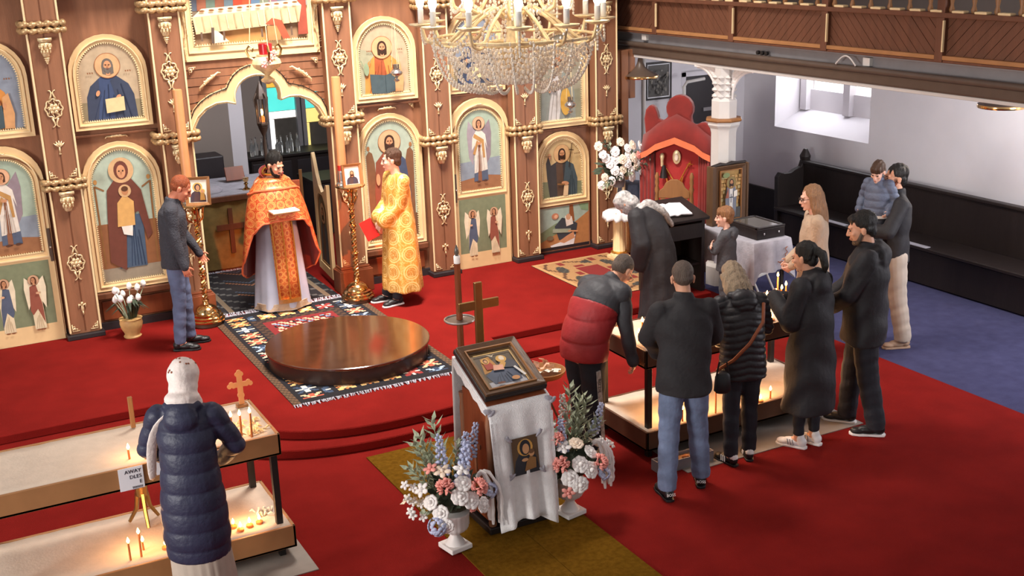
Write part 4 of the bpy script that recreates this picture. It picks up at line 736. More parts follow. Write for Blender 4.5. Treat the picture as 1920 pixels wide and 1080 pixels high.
# flower urns
def petals(g, c, r, rows, mi=0, seed=0, cup=.5):
    """rose or carnation: overlapping curved petals round a centre"""
    rr = random.Random(seed); c = V(c)
    for k in range(rows):
        q = r*(.35+.65*k/(max(1, rows-1))); n = 4+k*2; el = R(75-55*k/max(1, rows-1))
        for i in range(n):
            a = 2*PI*(i+.5*(k % 2))/n+rr.uniform(-.2, .2); rot = Matrix.Rotation(a, 3, 'Z') @ Matrix.Rotation(-el*cup*1.3, 3, 'Y'); g.ell(c+rot @ V((q*.62, 0, 0)), (q*.5, q*.52, q*.16), rot, 7, 4, mi)
    g.ell(c+V((0, 0, r*.3)), (r*.3, r*.3, r*.35), None, 8, 5, mi)
def flower_mesh(kind):
    g = G(); rr = random.Random(4)
    if kind == 'rose': petals(g, (0, 0, 0), .055, 3)
    elif kind == 'carnation':
        for k in range(46): a = rr.uniform(0, 2*PI); e = rr.uniform(0, 1.45); d = V((cos(a)*cos(e), sin(a)*cos(e), sin(e))); g.ell(d*.042, (.02, .014, .004), d.to_track_quat('X', 'Z').to_matrix() @ Matrix.Rotation(rr.uniform(0, PI), 3, 'X'), 6, 3)
    elif kind == 'hydrangea':
        for k in range(54): a = rr.uniform(0, 2*PI); e = rr.uniform(-.3, 1.5); d = V((cos(a)*cos(e), sin(a)*cos(e), sin(e))); g.ell(d*.058, (.016, .016, .005), d.to_track_quat('Z', 'Y').to_matrix(), 6, 3)
    elif kind == 'delphinium':
        for k in range(44): z = .3*k/44; a = k*2.4; q = .034*(1-.75*z/.3)+.008; g.ell((q*cos(a), q*sin(a), z), (.017*(1-.4*z/.3), .017*(1-.4*z/.3), .013), None, 6, 4)
    elif kind == 'blossom':
        for k in range(5): a = k*2*PI/5; g.ell((.022*cos(a), .022*sin(a), .004), (.018, .013, .006), Matrix.Rotation(a, 3, 'Z'), 6, 4)
        g.ell((0, 0, .008), .01, None, 6, 4)
    return g.mesh(kind)
FM = {k: flower_mesh(k) for k in ('rose', 'carnation', 'hydrangea', 'delphinium', 'blossom')}
for me in FM.values(): me.polygons.foreach_set('use_smooth', [True]*len(me.polygons))
FMC = {}
def flower(kind, mt, parent, loc, d, sc=1):
    key = (kind, mt)
    if key not in FMC: me = FM[kind].copy(); me.materials.append(M_[mt]); FMC[key] = me
    o = bpy.data.objects.new(kind, FMC[key]); link(o, parent); o.location = loc; o.rotation_mode = 'QUATERNION'; o.rotation_quaternion = V(d).to_track_quat('Z', 'Y'); o.scale = (sc,)*3; return o
def sprig(parent, base, tip, n, L, wd, mt, name='leaf_sprig', droop=0, seed=0):
    g = G(); rr = random.Random(seed); b, t_ = V(base), V(tip); ax = (t_-b).normalized(); s1 = ax.orthogonal().normalized(); pts = [b.lerp(t_, i/8)+V((0, 0, -droop*(i/8)**2)) for i in range(9)]; g.tube(pts, [.004*(1-.6*i/8)+.001 for i in range(9)], 5)
    for i in range(n):
        f = .25+.75*i/n; p = b.lerp(t_, f)+V((0, 0, -droop*f*f)); a = i*2.4; o = (Matrix.Rotation(a, 3, ax) @ s1); d = (o*.8+ax*.75).normalized(); sd = d.cross(o).normalized()
        if sd.length < .1: sd = ax
        l = L*(1-.35*f)*rr.uniform(.8, 1.15); e = p+d*l; mm = p+d*l*.45+o*.006; g.add([p, mm+sd*wd, e, mm-sd*wd, mm+o*.004], [(0, 1, 4), (1, 2, 4), (2, 3, 4), (3, 0, 4)])
    return g.build(name, mt, parent, smooth=0)
def amaranth(parent, p, d, L, n, seed):
    rr = random.Random(seed)
    for k in range(n):
        b = V(p); q = V(d)+V((rr.uniform(-.04, .04), rr.uniform(-.04, .04), 0)); l = L*rr.uniform(.6, 1); pts = []; rs = []
        for i in range(13): f = i/12; pts.append(b+q*min(1, f*2.2)*1.0+V((rr.uniform(-.003, .003), rr.uniform(-.003, .003), .05*sin(min(1, f*2)*PI)-l*max(0, f-.2)))); rs.append(.009+.003*(i % 2))
        G().tube(pts, rs, 6).build('trailing_amaranth', 'petal_white', parent)
def urn_flowers(x, y, label, mx, seed, items):
    t = thing('flower_urn', label, 'flower urn', (x, y, .009)); rr = random.Random(seed)
    G().box((0, 0, .02), (.17, .17, .035), Matrix.Rotation(R(10), 3, 'Z')).build('plinth', 'urn', t, smooth=0, bevel=.006); G().lathe([(.07, .037), (.055, .06), (.035, .09), (.032, .105), (.045, .125)], n=24, flute=.03, nf=12).build('foot', 'urn', t)
    G().lathe([(.045, .12), (.085, .145), (.1, .175), (.1, .25), (.108, .262), (.108, .275), (.09, .278)], n=48, flute=.035, nf=16).build('bowl', 'urn', t, smooth=60)
    g = G()
    for k in range(60): a = rr.uniform(0, 2*PI); e = rr.uniform(-.2, 1.4); rd = rr.uniform(.1, .2); d = V((cos(a)*cos(e), sin(a)*cos(e), sin(e))); s = d.orthogonal().normalized()*.025; c = V((0, 0, .38))+d*rd; g.add([c-d*.04, c+s, c+d*.06, c-s], [(0, 1, 2, 3)])
    g.ell((0, 0, .38), (.14, .14, .1), None, 12, 8); o = g.build('foliage_mound', 'leaf_dk', t, smooth=0)
    for kind, mt, px, py, pz, sc in items:
        p = V((px*mx, py, pz+.075)); d = (p-V((0, .03, .3))).normalized()
        if kind == 'delphinium': d = (d+V((0, 0, 1.2))).normalized()
        flower(kind, mt, t, p, d, sc)
    for (bx_, by, tx, ty, tz, n, L, mt, dr) in ((0, .04, -.17*mx, .12, .84, 40, .14, 'leaf', .02), (0, .04, -.28*mx, .06, .66, 34, .13, 'leaf', .02), (.02, .05, -.08*mx, .10, .93, 36, .14, 'leaf', 0), (0, .04, -.22*mx, .10, .80, 36, .14, 'leaf', 0), (0, .04, .1*mx, .1, .74, 24, .09, 'leaf', 0), (0, 0, -.36*mx, .0, .50, 20, .07, 'petal_yellow', .05), (.03, .05, .16*mx, .15, .72, 24, .07, 'leaf_dk', .0), (0, 0, .3*mx, .02, .44, 20, .08, 'leaf_dk', .06), (0, 0, .24*mx, -.12, .44, 18, .07, 'leaf_dk', .06), (0, 0, -.26*mx, -.1, .45, 18, .07, 'leaf', .08), (0, 0, .08*mx, -.18, .45, 16, .07, 'leaf_dk', .08)):
        sprig(t, (bx_*mx, by, .3), (tx, ty, tz), n, L, .017, mt, droop=dr, seed=n)
    for i in range(9): a = -1.9+.3*i; flower('blossom', 'petal_white', t, (-.28*mx+.05*cos(i*2), -.02+.02*i*mx*.3, .3+.03*i), (-.6*mx, -.6, .6), .9)
    amaranth(t, (.17, -.03, .5), (.10, -.07, 0), .46, 9, seed); return t
FL = [('rose', 'petal_white', .0, -.17, .47, 1.05), ('rose', 'petal_white', -.04, -.2, .40, 1.1), ('rose', 'petal_white', .03, -.21, .36, 1.1), ('rose', 'petal_white', .12, -.2, .30, 1.0), ('rose', 'petal_white', -.16, -.16, .30, 1.0), ('rose', 'petal_white', -.2, -.1, .36, .95), ('rose', 'petal_white', -.14, -.19, .22, .95), ('carnation', 'petal_pink', -.12, -.15, .47, 1.15), ('carnation', 'petal_pink', .1, -.19, .43, 1.2), ('hydrangea', 'petal_blue', -.19, -.16, .21, 1.1), ('hydrangea', 'petal_blue', .22, -.1, .34, 1.0), ('delphinium', 'petal_blue', -.06, .0, .50, .95), ('delphinium', 'petal_blue', .04, -.06, .42, 1.1), ('delphinium', 'petal_blue', .19, .1, .5, .85), ('delphinium', 'petal_blue', .1, .05, .46, .9), ('blossom', 'petal_cream', -.1, -.08, .55, 1.6), ('blossom', 'petal_white', .02, -.12, .55, 1.6), ('carnation', 'petal_pink', .06, -.16, .28, .6), ('blossom', 'petal_pink', -.16, -.02, .56, 1.4), ('blossom', 'petal_white', -.24, -.05, .44, 1.5)]
urn_flowers(2.92, 6.60, 'white urn of roses and blue delphiniums on the left of the lectern', 1, 3, FL)
FR = [('rose', 'petal_white', -.02, -.18, .38, 1.1), ('rose', 'petal_white', .05, -.2, .33, 1.1), ('rose', 'petal_white', -.1, -.18, .3, 1.1), ('rose', 'petal_white', -.04, -.21, .25, 1.1), ('rose', 'petal_white', .1, -.12, .42, 1.0), ('rose', 'petal_cream', .0, -.1, .50, .95), ('rose', 'petal_white', .24, -.13, .2, .95), ('rose', 'petal_white', .28, -.04, .3, .9), ('carnation', 'petal_pink', -.15, -.15, .4, 1.15), ('carnation', 'petal_pink', -.14, -.08, .56, 1.0), ('carnation', 'petal_pink', .14, -.18, .36, 1.15), ('hydrangea', 'petal_blue', .18, -.16, .26, .9), ('delphinium', 'petal_blue', -.06, -.02, .44, .85), ('delphinium', 'petal_white', .02, .1, .56, .8), ('delphinium', 'petal_blue', .24, .06, .46, .8), ('blossom', 'petal_white', -.16, .0, .62, 1.7), ('blossom', 'petal_white', -.1, -.1, .5, 1.5), ('blossom', 'petal_pink', -.12, -.19, .2, 1.4), ('rose', 'petal_cream', .2, .0, .42, .9)]
urn_flowers(3.84, 6.62, 'white urn of roses and pink carnations on the right of the lectern', -1, 8, [(k, m_, -x, y, z, s) for k, m_, x, y, z, s in FR])
# processional cross, candle lamp, alms bowl
t = thing('processional_cross', 'plain bronze coloured wooden cross standing behind the lectern', 'cross', (3.95, 8.22, .009)); g = G(); g.box((0, 0, .66), (.068, .03, 1.32)); g.box((0, 0, 1.13), (.36, .026, .075)); o = g.build('cross', 'bronze', t, smooth=0, bevel=.004); G().lathe([(.07, 0), (.07, .02), (.05, .05), (.04, .12)], n=24).build('foot', 'wood_dk', t)
t = thing('candle_pole', 'brown wooden pole topped with an electric candle and brass ring', 'candle stand', (3.86, 8.40, 0)); G().lathe([(.09, 0), (.09, .03), (.04, .06), (.028, .1), (.026, 1.45), (.03, 1.46)], n=20).build('pole', 'wood_red', t); G().lathe([(.026, 1.46), (.026, 1.52), (.022, 1.525)], n=16).build('candle_sleeve', 'petal_white', t); G().lathe([(.012, 1.525), (.02, 1.55), (.014, 1.585), (.003, 1.615)], n=12).build('bulb', 'glass_dk', t); G().tube([(.125*cos(2*PI*i/32), .125*sin(2*PI*i/32), .98) for i in range(32)], .008, 6, closed=True).build('drip_ring', 'silver', t); G().lathe([(.03, .97), (.12, .965), (.125, .975), (.03, .98)], n=28).build('drip_dish', 'steel_dk', t)
t = thing('alms_bowl', 'wooden bowl on tripod legs holding banknotes beside the lectern', 'bowl', (4.42, 8.0, 0)); G().lathe([(.06, .48), (.15, .5), (.175, .53), (.18, .55), (.168, .55), (.14, .515), (.02, .505)], n=36).build('bowl', 'oak', t)
for a in (.4, 2.5, 4.6): G().tube([(.05*cos(a), .05*sin(a), .49), (.16*cos(a+PI), .16*sin(a+PI), .0)], .009, 6).build('leg', 'tray_dk', t)
rr = random.Random(9)
NOTE = ['pinkish folded banknote standing in the alms bowl', 'crumpled peach banknote on the right of the alms bowl', 'grey banknote lying at the left of the alms bowl', 'pale banknote lying across the middle of the alms bowl', 'peach banknote leaning over the far rim of the alms bowl', 'grey white banknote at the near rim of the alms bowl', 'small folded note at the centre of the alms bowl']
for i, (nx_, ny_, nz, ry, rz, mt) in enumerate(((-.04, .05, .58, 1.1, .4, 'note'), (.06, .0, .565, .5, 1.2, 'note'), (-.08, -.03, .545, .15, .3, 'note_b'), (0, -.05, .555, .2, 2.2, 'note_b'), (.05, .08, .59, .9, .2, 'note'), (.08, -.06, .55, .2, .8, 'note_b'), (.01, .02, .57, .5, 2.8, 'note'))):
    g = G(); g.add([(-.05+.02*k, y_, .01*sin(k*1.6+i)) for k in range(6) for y_ in (-.03, .03)], [(2*k, 2*k+1, 2*k+3, 2*k+2) for k in range(5)]); o = g.build('banknote', mt, smooth=0, solid=.0015); o.location = (4.42+nx_, 8.0+ny_, nz); o.rotation_euler = (rr.uniform(-.2, .2), ry, rz); tag(o, NOTE[i], 'banknote', 'banknotes in the alms bowl')

# ================================================================== CANDLE TABLES
def candle_table(x0, x1, label, mt, dark, lowf):
    t = thing('candle_table', label, 'candle table', (x0, 7.1, 0)); L = x1-x0
    for z, zb, y0, y1, xo in ((.9, .75, 0, .72, 0), (.25, .09, -.06, .74, -.03)):
        b = G(); b.box((L/2, y0+.01, (z+zb)/2), (L-2*xo, .02, z-zb)); b.box((L/2, y1-.01, (z+zb)/2), (L-2*xo, .02, z-zb)); b.box((xo+.01, (y0+y1)/2, (z+zb)/2), (.02, y1-y0, z-zb)); b.box((L-xo-.01, (y0+y1)/2, (z+zb)/2), (.02, y1-y0, z-zb)); b.box((L/2, (y0+y1)/2, zb+.01), (L-2*xo, y1-y0, .02)); p = b.build('tray', mt, t, smooth=0, bevel=.004)
        g = G(); n_ = 24; k = 8
        for j in range(k+1):
            for i in range(n_+1): g.v.append((xo+.015+(L-2*xo-.03)*i/n_, y0+.015+(y1-y0-.03)*j/k, z-.006+.006*noise.noise(V((i*.6, j*.5+z*9, 1)))))
        for j in range(k):
            for i in range(n_): a = j*(n_+1)+i; g.f.append((a, a+1, a+n_+2, a+n_+1)); g.m.append(0); g.c.append(None)
        g.build('sand_bed', 'sand', p, smooth=180, solid=.01)
    for x in (.05, L-.05):
        for y in (.04, .68): bx('leg', x-.022, x+.022, y-.022, y+.022, 0, .76, dark, t, .003)
    return t
candle_table(.02, 1.92, 'brown two tier candle table on the left in front of the navy coat', 'tray', 'post_dk', 0); candle_table(4.82, 6.68, 'dark brown two tier candle table on the right before the row of people', 'tray_dk', 'post_dk', 0)
tag(bx('floor_board', .1, 2.02, 6.82, 7.72, 0, .006, 'board'), 'pale grey board on the carpet under the left candle table', 'board'); tag(bx('floor_board', 4.95, 6.74, 6.72, 7.75, 0, .006, 'board'), 'pale tan board on the carpet under the right candle table', 'board')
t = thing('ash_box', 'low open metal box on the carpet behind the jeans legs', 'box', (5.0, 6.86, 0)); g = G()
for (x, y, sx, sy) in ((0, -.06, .5, .012), (0, .06, .5, .012), (-.245, 0, .012, .12), (.245, 0, .012, .12)): g.box((x, y, .045), (sx, sy, .09))
g.box((0, 0, .01), (.5, .12, .015)); g.build('box', 'steel_grey', t, smooth=0, bevel=.003); G().box((0, 0, .055), (.47, .1, .02)).build('ash', 'tray', t, smooth=0); G().ell((.02, -.01, .075), (.03, .02, .012)).build('wax_lump', 'beeswax', t)
def candle(x, y, z, h, label, grp, lit=True, r=.0075):
    t = thing('tea_candle' if h < .04 else 'thin_candle', label, 'candle', (x, y, z-.006), 0, grp)
    if h < .04: G().lathe([(.024, 0), (.025, .016), (.018, .02), (.003, .02)], n=12).build('wax_stub', 'beeswax', t); h = .03
    else: G().tube([(0, 0, 0), (random.uniform(-.004, .004), random.uniform(-.004, .004), h)], [r, r*.85], 8).build('wax_stick', 'beeswax', t)
    if lit: G().lathe([(.002, h-.002), (.009, h+.008), (.0105, h+.016), (.006, h+.03), (.001, h+.042)], n=10).build('flame', 'flame', t)
ORD = ['first', 'second', 'third', 'fourth', 'fifth', 'sixth', 'seventh', 'eighth', 'ninth', 'tenth', 'eleventh', 'twelfth']
def candles(lst, z, where, grp, lit=lambda i: True):
    for i, (x, y, h) in enumerate(sorted(lst)):
        candle(x, y, z, h, 'lit %s candle, %s from the left, on %s' % ('thin' if h >= .04 else 'short', ORD[i], where), grp, lit(i))
candles([(1.63, 7.18, .162), (1.69, 7.19, .155), (1.75, 7.16, .17), (1.07, 7.19, .066), (.98, 7.24, .066)], .9, 'the upper left tray', 'candles on the upper left tray')
candles([(.96, 7.16, .165), (.99, 7.24, .062), (.89, 7.15, .122), (1.58, 7.23, .03), (1.61, 7.16, .03), (1.68, 7.19, .03), (1.75, 7.2, .03), (1.2, 7.11, .03), (1.12, 7.18, .03)], .25, 'the lower left tray', 'candles on the lower left tray')
candles([(5.0, 7.69, .073), (4.88, 7.42, .089), (4.94, 7.5, .099), (4.93, 7.36, .062), (4.99, 7.4, .134), (6.28, 7.44, .123), (6.42, 7.49, .105), (6.58, 7.66, .184), (6.55, 7.57, .097), (6.63, 7.61, .107), (6.62, 7.53, .111), (6.11, 7.17, .028)], .9, 'the upper right tray', 'candles on the upper right tray')
candles([(5.08, 7.08, .095), (5.13, 7.09, .15), (5.17, 7.1, .1), (5.39, 7.09, .197), (5.49, 7.09, .216), (6.06, 7.1, .071), (5.94, 7.08, .03), (6.55, 7.12, .082), (6.50, 7.09, .062), (6.58, 7.08, .144), (6.63, 7.1, .101)], .25, 'the lower right tray', 'candles on the lower right tray')
for k, (x, y, z, e) in enumerate(((1.68, 7.22, 1.1, 3), (1.02, 7.25, 1.02, 2), (.97, 7.25, .42, 4), (1.67, 7.22, .34, 3.5), (4.95, 7.45, 1.06, 5), (6.55, 7.58, 1.06, 6), (6.3, 7.45, 1.06, 3), (5.14, 7.2, .42, 7), (5.44, 7.22, .48, 7), (6.0, 7.2, .36, 5), (6.58, 7.15, .42, 5))):
    d = bpy.data.lights.new('candle_glow', 'POINT'); d.energy = e; d.color = (1, .52, .22); d.shadow_soft_size = .06; l_ = bpy.data.objects.new('candle_glow', d); link(l_); l_.location = (x, y, z); l_['kind'] = 'helper'
g = G(); rr = random.Random(6)
for k in range(60): x = rr.uniform(1.62, 1.88); y = rr.uniform(7.16, 7.42); a = rr.uniform(0, PI); g.tube([(x, y, .905), (x+.02*cos(a), y+.02*sin(a), .918), (x+.045*cos(a), y+.045*sin(a), .905)], [.004, .008, .003], 4)
tag(g.build('wax_scraps', 'cream_lt'), 'heap of curled wax scraps at the right end of the upper left tray', 'wax scraps', kind='stuff'); g = G()
for k in range(16): x = rr.uniform(1.76, 1.88); y = rr.uniform(7.26, 7.36); a = rr.uniform(0, PI); g.tube([(x, y, .253), (x+.02*cos(a), y+.02*sin(a), .268), (x+.045*cos(a), y+.045*sin(a), .255)], [.004, .011, .003], 4)
tag(g.build('wax_scraps', 'note_b'), 'small heap of pale scraps at the right end of the lower left tray', 'wax scraps', kind='stuff')
# budded cross, pole, brass censer stand, signs
t = thing('budded_cross', 'flat wooden budded cross standing at the back of the left candle table', 'cross', (1.84, 7.72, .895)); g = G(); g.box((0, 0, .12), (.036, .014, .24)); g.box((0, 0, .165), (.11, .012, .034))
for x, z in ((0, .245), (-.06, .165), (.06, .165)):
    for dx, dz in ((0, .012), (-.014, -.004), (.014, -.004)): g.lathe([(.016, -.005-.0006*abs(dx*100+dz*30+2)), (.016, .005+.0006*abs(dx*100+dz*30+2))], (x+dx, 0, z+dz), 12, rot=Matrix.Rotation(PI/2, 3, 'X'))
g.lathe([(.024, -.009), (.024, .009)], (0, 0, .085), 12, rot=Matrix.Rotation(PI/2, 3, 'X')); g.build('cross', 'wax', t, smooth=0); G().box((0, 0, .01), (.08, .05, .02)).build('foot', 'oak', t, smooth=0, bevel=.004)
tag(G().box((1.10, 7.74, 1.01), (.03, .03, .22)).build('wooden_pole', 'oak', smooth=0, bevel=.004), 'plain short wooden post standing at the back of the left candle table', 'pole')
t = thing('brass_stand', 'brass cup on splayed legs between the tiers of the left candle table', 'brass stand', (1.08, 7.62, .255)); G().lathe([(.04, .2), (.045, .3), (.055, .33), (.07, .36), (.06, .37), (.05, .33)], n=20).build('cup', 'bronze', t); G().tube([(.062*cos(2*PI*i/20), .062*sin(2*PI*i/20), .33) for i in range(20)], .006, 6, closed=True).build('ring', 'bronze', t)
for a in (.5, 2.6, 4.7): G().tube([(.03*cos(a), .03*sin(a), .22), (.05*cos(a), .05*sin(a), .1), (.11*cos(a), .11*sin(a), 0)], [.018, .015, .012], 6).build('leg', 'bronze', t)
def text(body, size, parent, loc, mt='ink', rot=(PI/2, 0, 0), align='CENTER', ext=.0008, name='lettering'):
    cu = bpy.data.curves.new(name, 'FONT'); cu.body = body; cu.size = size; cu.align_x = align; cu.align_y = 'TOP'; cu.extrude = ext; cu.materials.append(M_[mt]); cu.resolution_u = 2
    q = bpy.data.objects.new(name, cu); COL.objects.link(q); me = bpy.data.meshes.new_from_object(q.evaluated_get(bpy.context.evaluated_depsgraph_get())); bpy.data.objects.remove(q)
    o = put(name, me, mt, parent, 0); o.location = loc; o.rotation_euler = rot; return o
def sign(x, z, w_, h, body, size, label):
    t = thing('paper_sign', label, 'sign', (x, 7.094, z)); G().box((0, 0, 0), (w_, .003, h)).build('sheet', 'paper', t, smooth=0)
    zz = h/2-.012
    for ln in body.split('\n'): text(ln, size, t, (w_/2-.012, -.0025, zz), align='RIGHT'); zz -= size*1.12
sign(.955, .825, .15, .15, 'AWAY\nDLES\nE\n!!!!!!!', .034, 'white paper sign with capital letters on the front of the left upper tray'); sign(1.155, .855, .09, .095, 'JLEV', .026, 'smaller white paper note partly behind the navy coat on the left tray')

# ================================================================== RIGHT SIDE FURNITURE
HT = math.atan2(-.8, -.6)                                              # throne faces the nave; rz turns local -y to that direction
t = thing('draped_throne', 'tall throne covered in dark red velvet with orange trim beside the white column', 'throne', (8.26, 11.5, 0), R(-50)); bz = .0
prof = [(-.40, 0), (.40, 0), (.40, 1.5), (.41, 1.62), (.39, 1.74), (.33, 1.8), (.27, 1.79), (.22, 1.76), (.17, 1.77)]+[(.015+.165*cos(a), 1.95+.165*sin(a)) for a in (R(-35+i*250/12) for i in range(13))]+[(-.19, 1.8), (-.24, 1.82), (-.26, 1.9), (-.29, 1.97), (-.35, 1.99), (-.40, 1.93), (-.42, 1.82), (-.40, 1.6)]
G().prism(prof, .02, .14).build('back', 'velvet', t, smooth=30, bevel=.02)
G().prism([(-.27, .35), (.27, .35), (.27, 1.42), (.0, 1.58), (-.27, 1.42)], -.0, .03).build('inner_panel', 'velvet_lt', t, smooth=0)
for s in (-1, 1):
    g = G(); n = 18
    for j in range(2):
        for i in range(n+1): u = i/n; g.v.append((s*(.27+.15*u), -.12*u-.02+.012*sin(u*26), .0 if j == 0 else 1.44-.1*u))
    for i in range(n): g.f.append((i, i+1, n+2+i, n+1+i)); g.m.append(0); g.c.append(None)
    g.build('side_curtain', 'velvet', t, smooth=180, solid=.012)
    G().prism([(s*.0, 1.56), (s*.24, 1.47), (s*.34, 1.40), (s*.43, 1.36), (s*.43, 1.43), (s*.34, 1.47), (s*.24, 1.545), (s*.0, 1.635)], -.15, -.13).build('orange_trim', 'trim_orange', t, smooth=0)
g = G(); top = [(-.43, 1.40), (-.34, 1.45), (-.24, 1.52), (0, 1.61), (.24, 1.52), (.34, 1.45), (.43, 1.40)]
for x, z in top: g.v += [(x, -.13, z), (x*.96, -.03, z+.24+.05*(1-abs(x)/.43))]
for i in range(6): g.f.append((2*i, 2*i+2, 2*i+3, 2*i+1)); g.m.append(0); g.c.append(None)
g.build('canopy_drape', 'velvet', t, smooth=180, solid=.015)
bx('seat', -.3, .3, -.35, .02, .35, .45, 'velvet', t, .02); q = bx('seat_base', -.28, .28, -.33, .02, 0, .35, 'velvet', t, .01)
# regalia hung on the throne
cr = thing('crossed_staffs', 'thin golden crossed staffs with a chain hanging on the red throne', 'staffs', (8.26, 11.5, 0), R(-50)); g = G(); g.tube([(-.13, -.03, 1.24), (.05, -.035, .96)], .008, 6); g.tube([(.16, -.03, 1.32), (-.03, -.035, .96)], .008, 6); g.tube([(.16, -.03, 1.27), (.17, -.035, 1.34), (.12, -.035, 1.3), (.2, -.035, 1.3)], .006, 5); g.build('staffs', 'gold', cr)
ch = [(-.12+.09*(i/12)*2 if i <= 12 else .06+.0*(i-12), -.03, 1.14-.30*sin(PI*i/24)) for i in range(25)]; ch = [(-.13+.21*i/24, -.035, 1.14-.32*sin(PI*i/24)) for i in range(25)]; g = G(); g.tube(ch, .007, 6); g.tube([(x+.012*sin(i*1.6), y, z+.012*cos(i*1.6)) for i, (x, y, z) in enumerate(ch)], .005, 5); g.build('chain', 'gold', cr)
e = thing('oval_panagia', 'small framed oval icon hanging on the red throne back', 'icon', (8.26, 11.5, 0), R(-50)); G().lathe([(.045, -.012), (.05, 0), (.04, .006)], (.0, -.03, 1.38), 20, rot=Matrix.Rotation(PI/2, 3, 'X') @ Matrix.Diagonal((1, 1.7, 1))).build('frame', 'gilt', e); G().ell((0, -.045, 1.38), (.024, .006, .045)).build('painted_figure', 'petal_cream', e)
b = thing('brush_tassel', 'dark tassel with striped handle hanging on the red throne', 'tassel', (8.26, 11.5, 0), R(-50)); G().lathe([(.05, 0), (.04, .06), (.02, .15)], (-.15, -.06, 1.13), 12).build('tassel', 'wood_black', b); G().lathe([(.018, .0), (.02, .08), (.03, .12), (.02, .15), (.004, .16)], (-.17, -.06, 1.27), 12).build('handle', 'gilt', b)
# carved chair
t = thing('carved_chair', 'brown carved wooden chair standing in front of the red throne', 'chair', (7.78, 10.92, .0), R(-42)); z0 = .16 if False else 0
for x in (-.2, .2):
    G().lathe([(.022, 0), (.026, .2), (.02, .42), (.026, .5), (.02, .7), (.028, .95), (.02, 1.05), (.03, 1.1), (.018, 1.14), (.026, 1.18), (.02, 1.22), (.028, 1.25), (.012, 1.3)], (x, .18, 0), 12).build('back_post', 'oak', t); G().lathe([(.022, 0), (.026, .2), (.02, .4), (.024, .44)], (x, -.2, 0), 12).build('leg', 'oak', t)
G().box((0, -.01, .45), (.46, .44, .05)).build('seat', 'oak', t, smooth=0, bevel=.01)
G().prism([(-.18, 1.0), (.18, 1.0), (.18, 1.08), (.13, 1.12), (.1, 1.18), (.04, 1.22), (-.04, 1.22), (-.1, 1.18), (-.13, 1.12), (-.18, 1.08)], .165, .195).build('crest_rail', 'oak', t, smooth=0, bevel=.006)
for x in (-.13, 0, .13): G().prism([(x-.03, .5), (x+.03, .5), (x+.018, .62), (x+.034, .78), (x+.018, .9), (x+.03, 1.01), (x-.03, 1.01), (x-.018, .9), (x-.034, .78), (x-.018, .62)], .17, .19).build('splat', 'oak', t, smooth=0)
G().box((0, .18, .56), (.38, .03, .05)).build('lower_rail', 'oak', t, smooth=0)
# reading desk with open book
t = thing('reading_desk', 'black wooden reading desk with sloping top before the red throne', 'desk', (7.32, 10.3, .16), 0); g = G(); g.box((-.26, 0, .42), (.04, .42, .84)); g.build('side_panel', 'wood_black', t, smooth=0); G().box((.28, 0, .42), (.04, .42, .84)).build('side_panel', 'wood_black', t, smooth=0); G().box((0, .18, .44), (.52, .03, .76)).build('back_panel', 'wood_black', t, smooth=0); G().box((0, -.2, .7), (.52, .02, .16)).build('front_rail', 'wood_black', t, smooth=0); G().box((0, 0, .32), (.52, .38, .025)).build('shelf', 'wood_black', t, smooth=0)
tp = G().box((0, 0, 0), (.66, .54, .035)).build('sloping_top', 'wood_black', t, smooth=0, bevel=.006); tp.location = (0, 0, .90); tp.rotation_euler = (R(14), 0, 0)
bk = thing('open_book', 'open book with white pages lying on the black reading desk', 'book', (7.30, 10.26, 1.078), 0); bk.rotation_euler = (R(14), 0, R(-6)); g = G()
for s in (-1, 1): g.add([(s*.0, -.14, .012), (s*.04, -.14, .026), (s*.18, -.14, .012), (s*.18, .14, .012), (s*.04, .14, .026), (0, .14, .012)] if s > 0 else [(0, .14, .012), (-.04, .14, .026), (-.18, .14, .012), (-.18, -.14, .012), (-.04, -.14, .026), (0, -.14, .012)], [(0, 1, 4, 5), (1, 2, 3, 4)])
g.build('pages', 'paper', bk, smooth=0, solid=.012); G().box((0, 0, -.002), (.38, .3, .008)).build('cover', 'wood_black', bk, smooth=0)
# fluted pedestal with cloth
t = thing('fluted_pedestal', 'short cream fluted pedestal with gilt rings by the screen', 'pedestal', (7.58, 11.74, .168)); G().box((0, 0, .02), (.22, .22, .04)).build('base', 'cream', t, smooth=0, bevel=.006); G().lathe([(.11, .04), (.11, .06), (.09, .08), (.075, .09), (.07, .52), (.085, .55), (.1, .57)], n=48, flute=.04, nf=12).build('shaft', 'cream', t, smooth=60); G().lathe([(.1, .08), (.105, .09), (.09, .1), (.078, .1)], n=28).build('gilt_ring', 'gold', t); G().box((0, 0, .585), (.24, .24, .03)).build('top', 'cream', t, smooth=0)
t = thing('pedestal_cloth', 'crumpled white cloth lying over the fluted pedestal top', 'cloth', (7.58, 11.74, .168)); g = G(); n = 32; rings = [(.05, .612), (.12, .612), (.16, .60), (.175, .57), (.18, .53), (.185, .50)]
for r_, z in rings: g.v += [(r_*cos(2*PI*i/n)*(1+.14*(z < .59)*sin(i*1.6)), r_*sin(2*PI*i/n)*(1+.14*(z < .59)*sin(i*1.6)), z+(.015*sin(i*2.1) if z < .58 else 0)) for i in range(n)]
for j in range(len(rings)-1):
    for i in range(n): g.f.append((j*n+i, (j+1)*n+i, (j+1)*n+(i+1) % n, j*n+(i+1) % n)); g.m.append(0); g.c.append(None)
g.f.append(tuple(range(n))); g.m.append(0); g.c.append(None); g.build('cloth', 'linen', t, smooth=180, solid=.004)
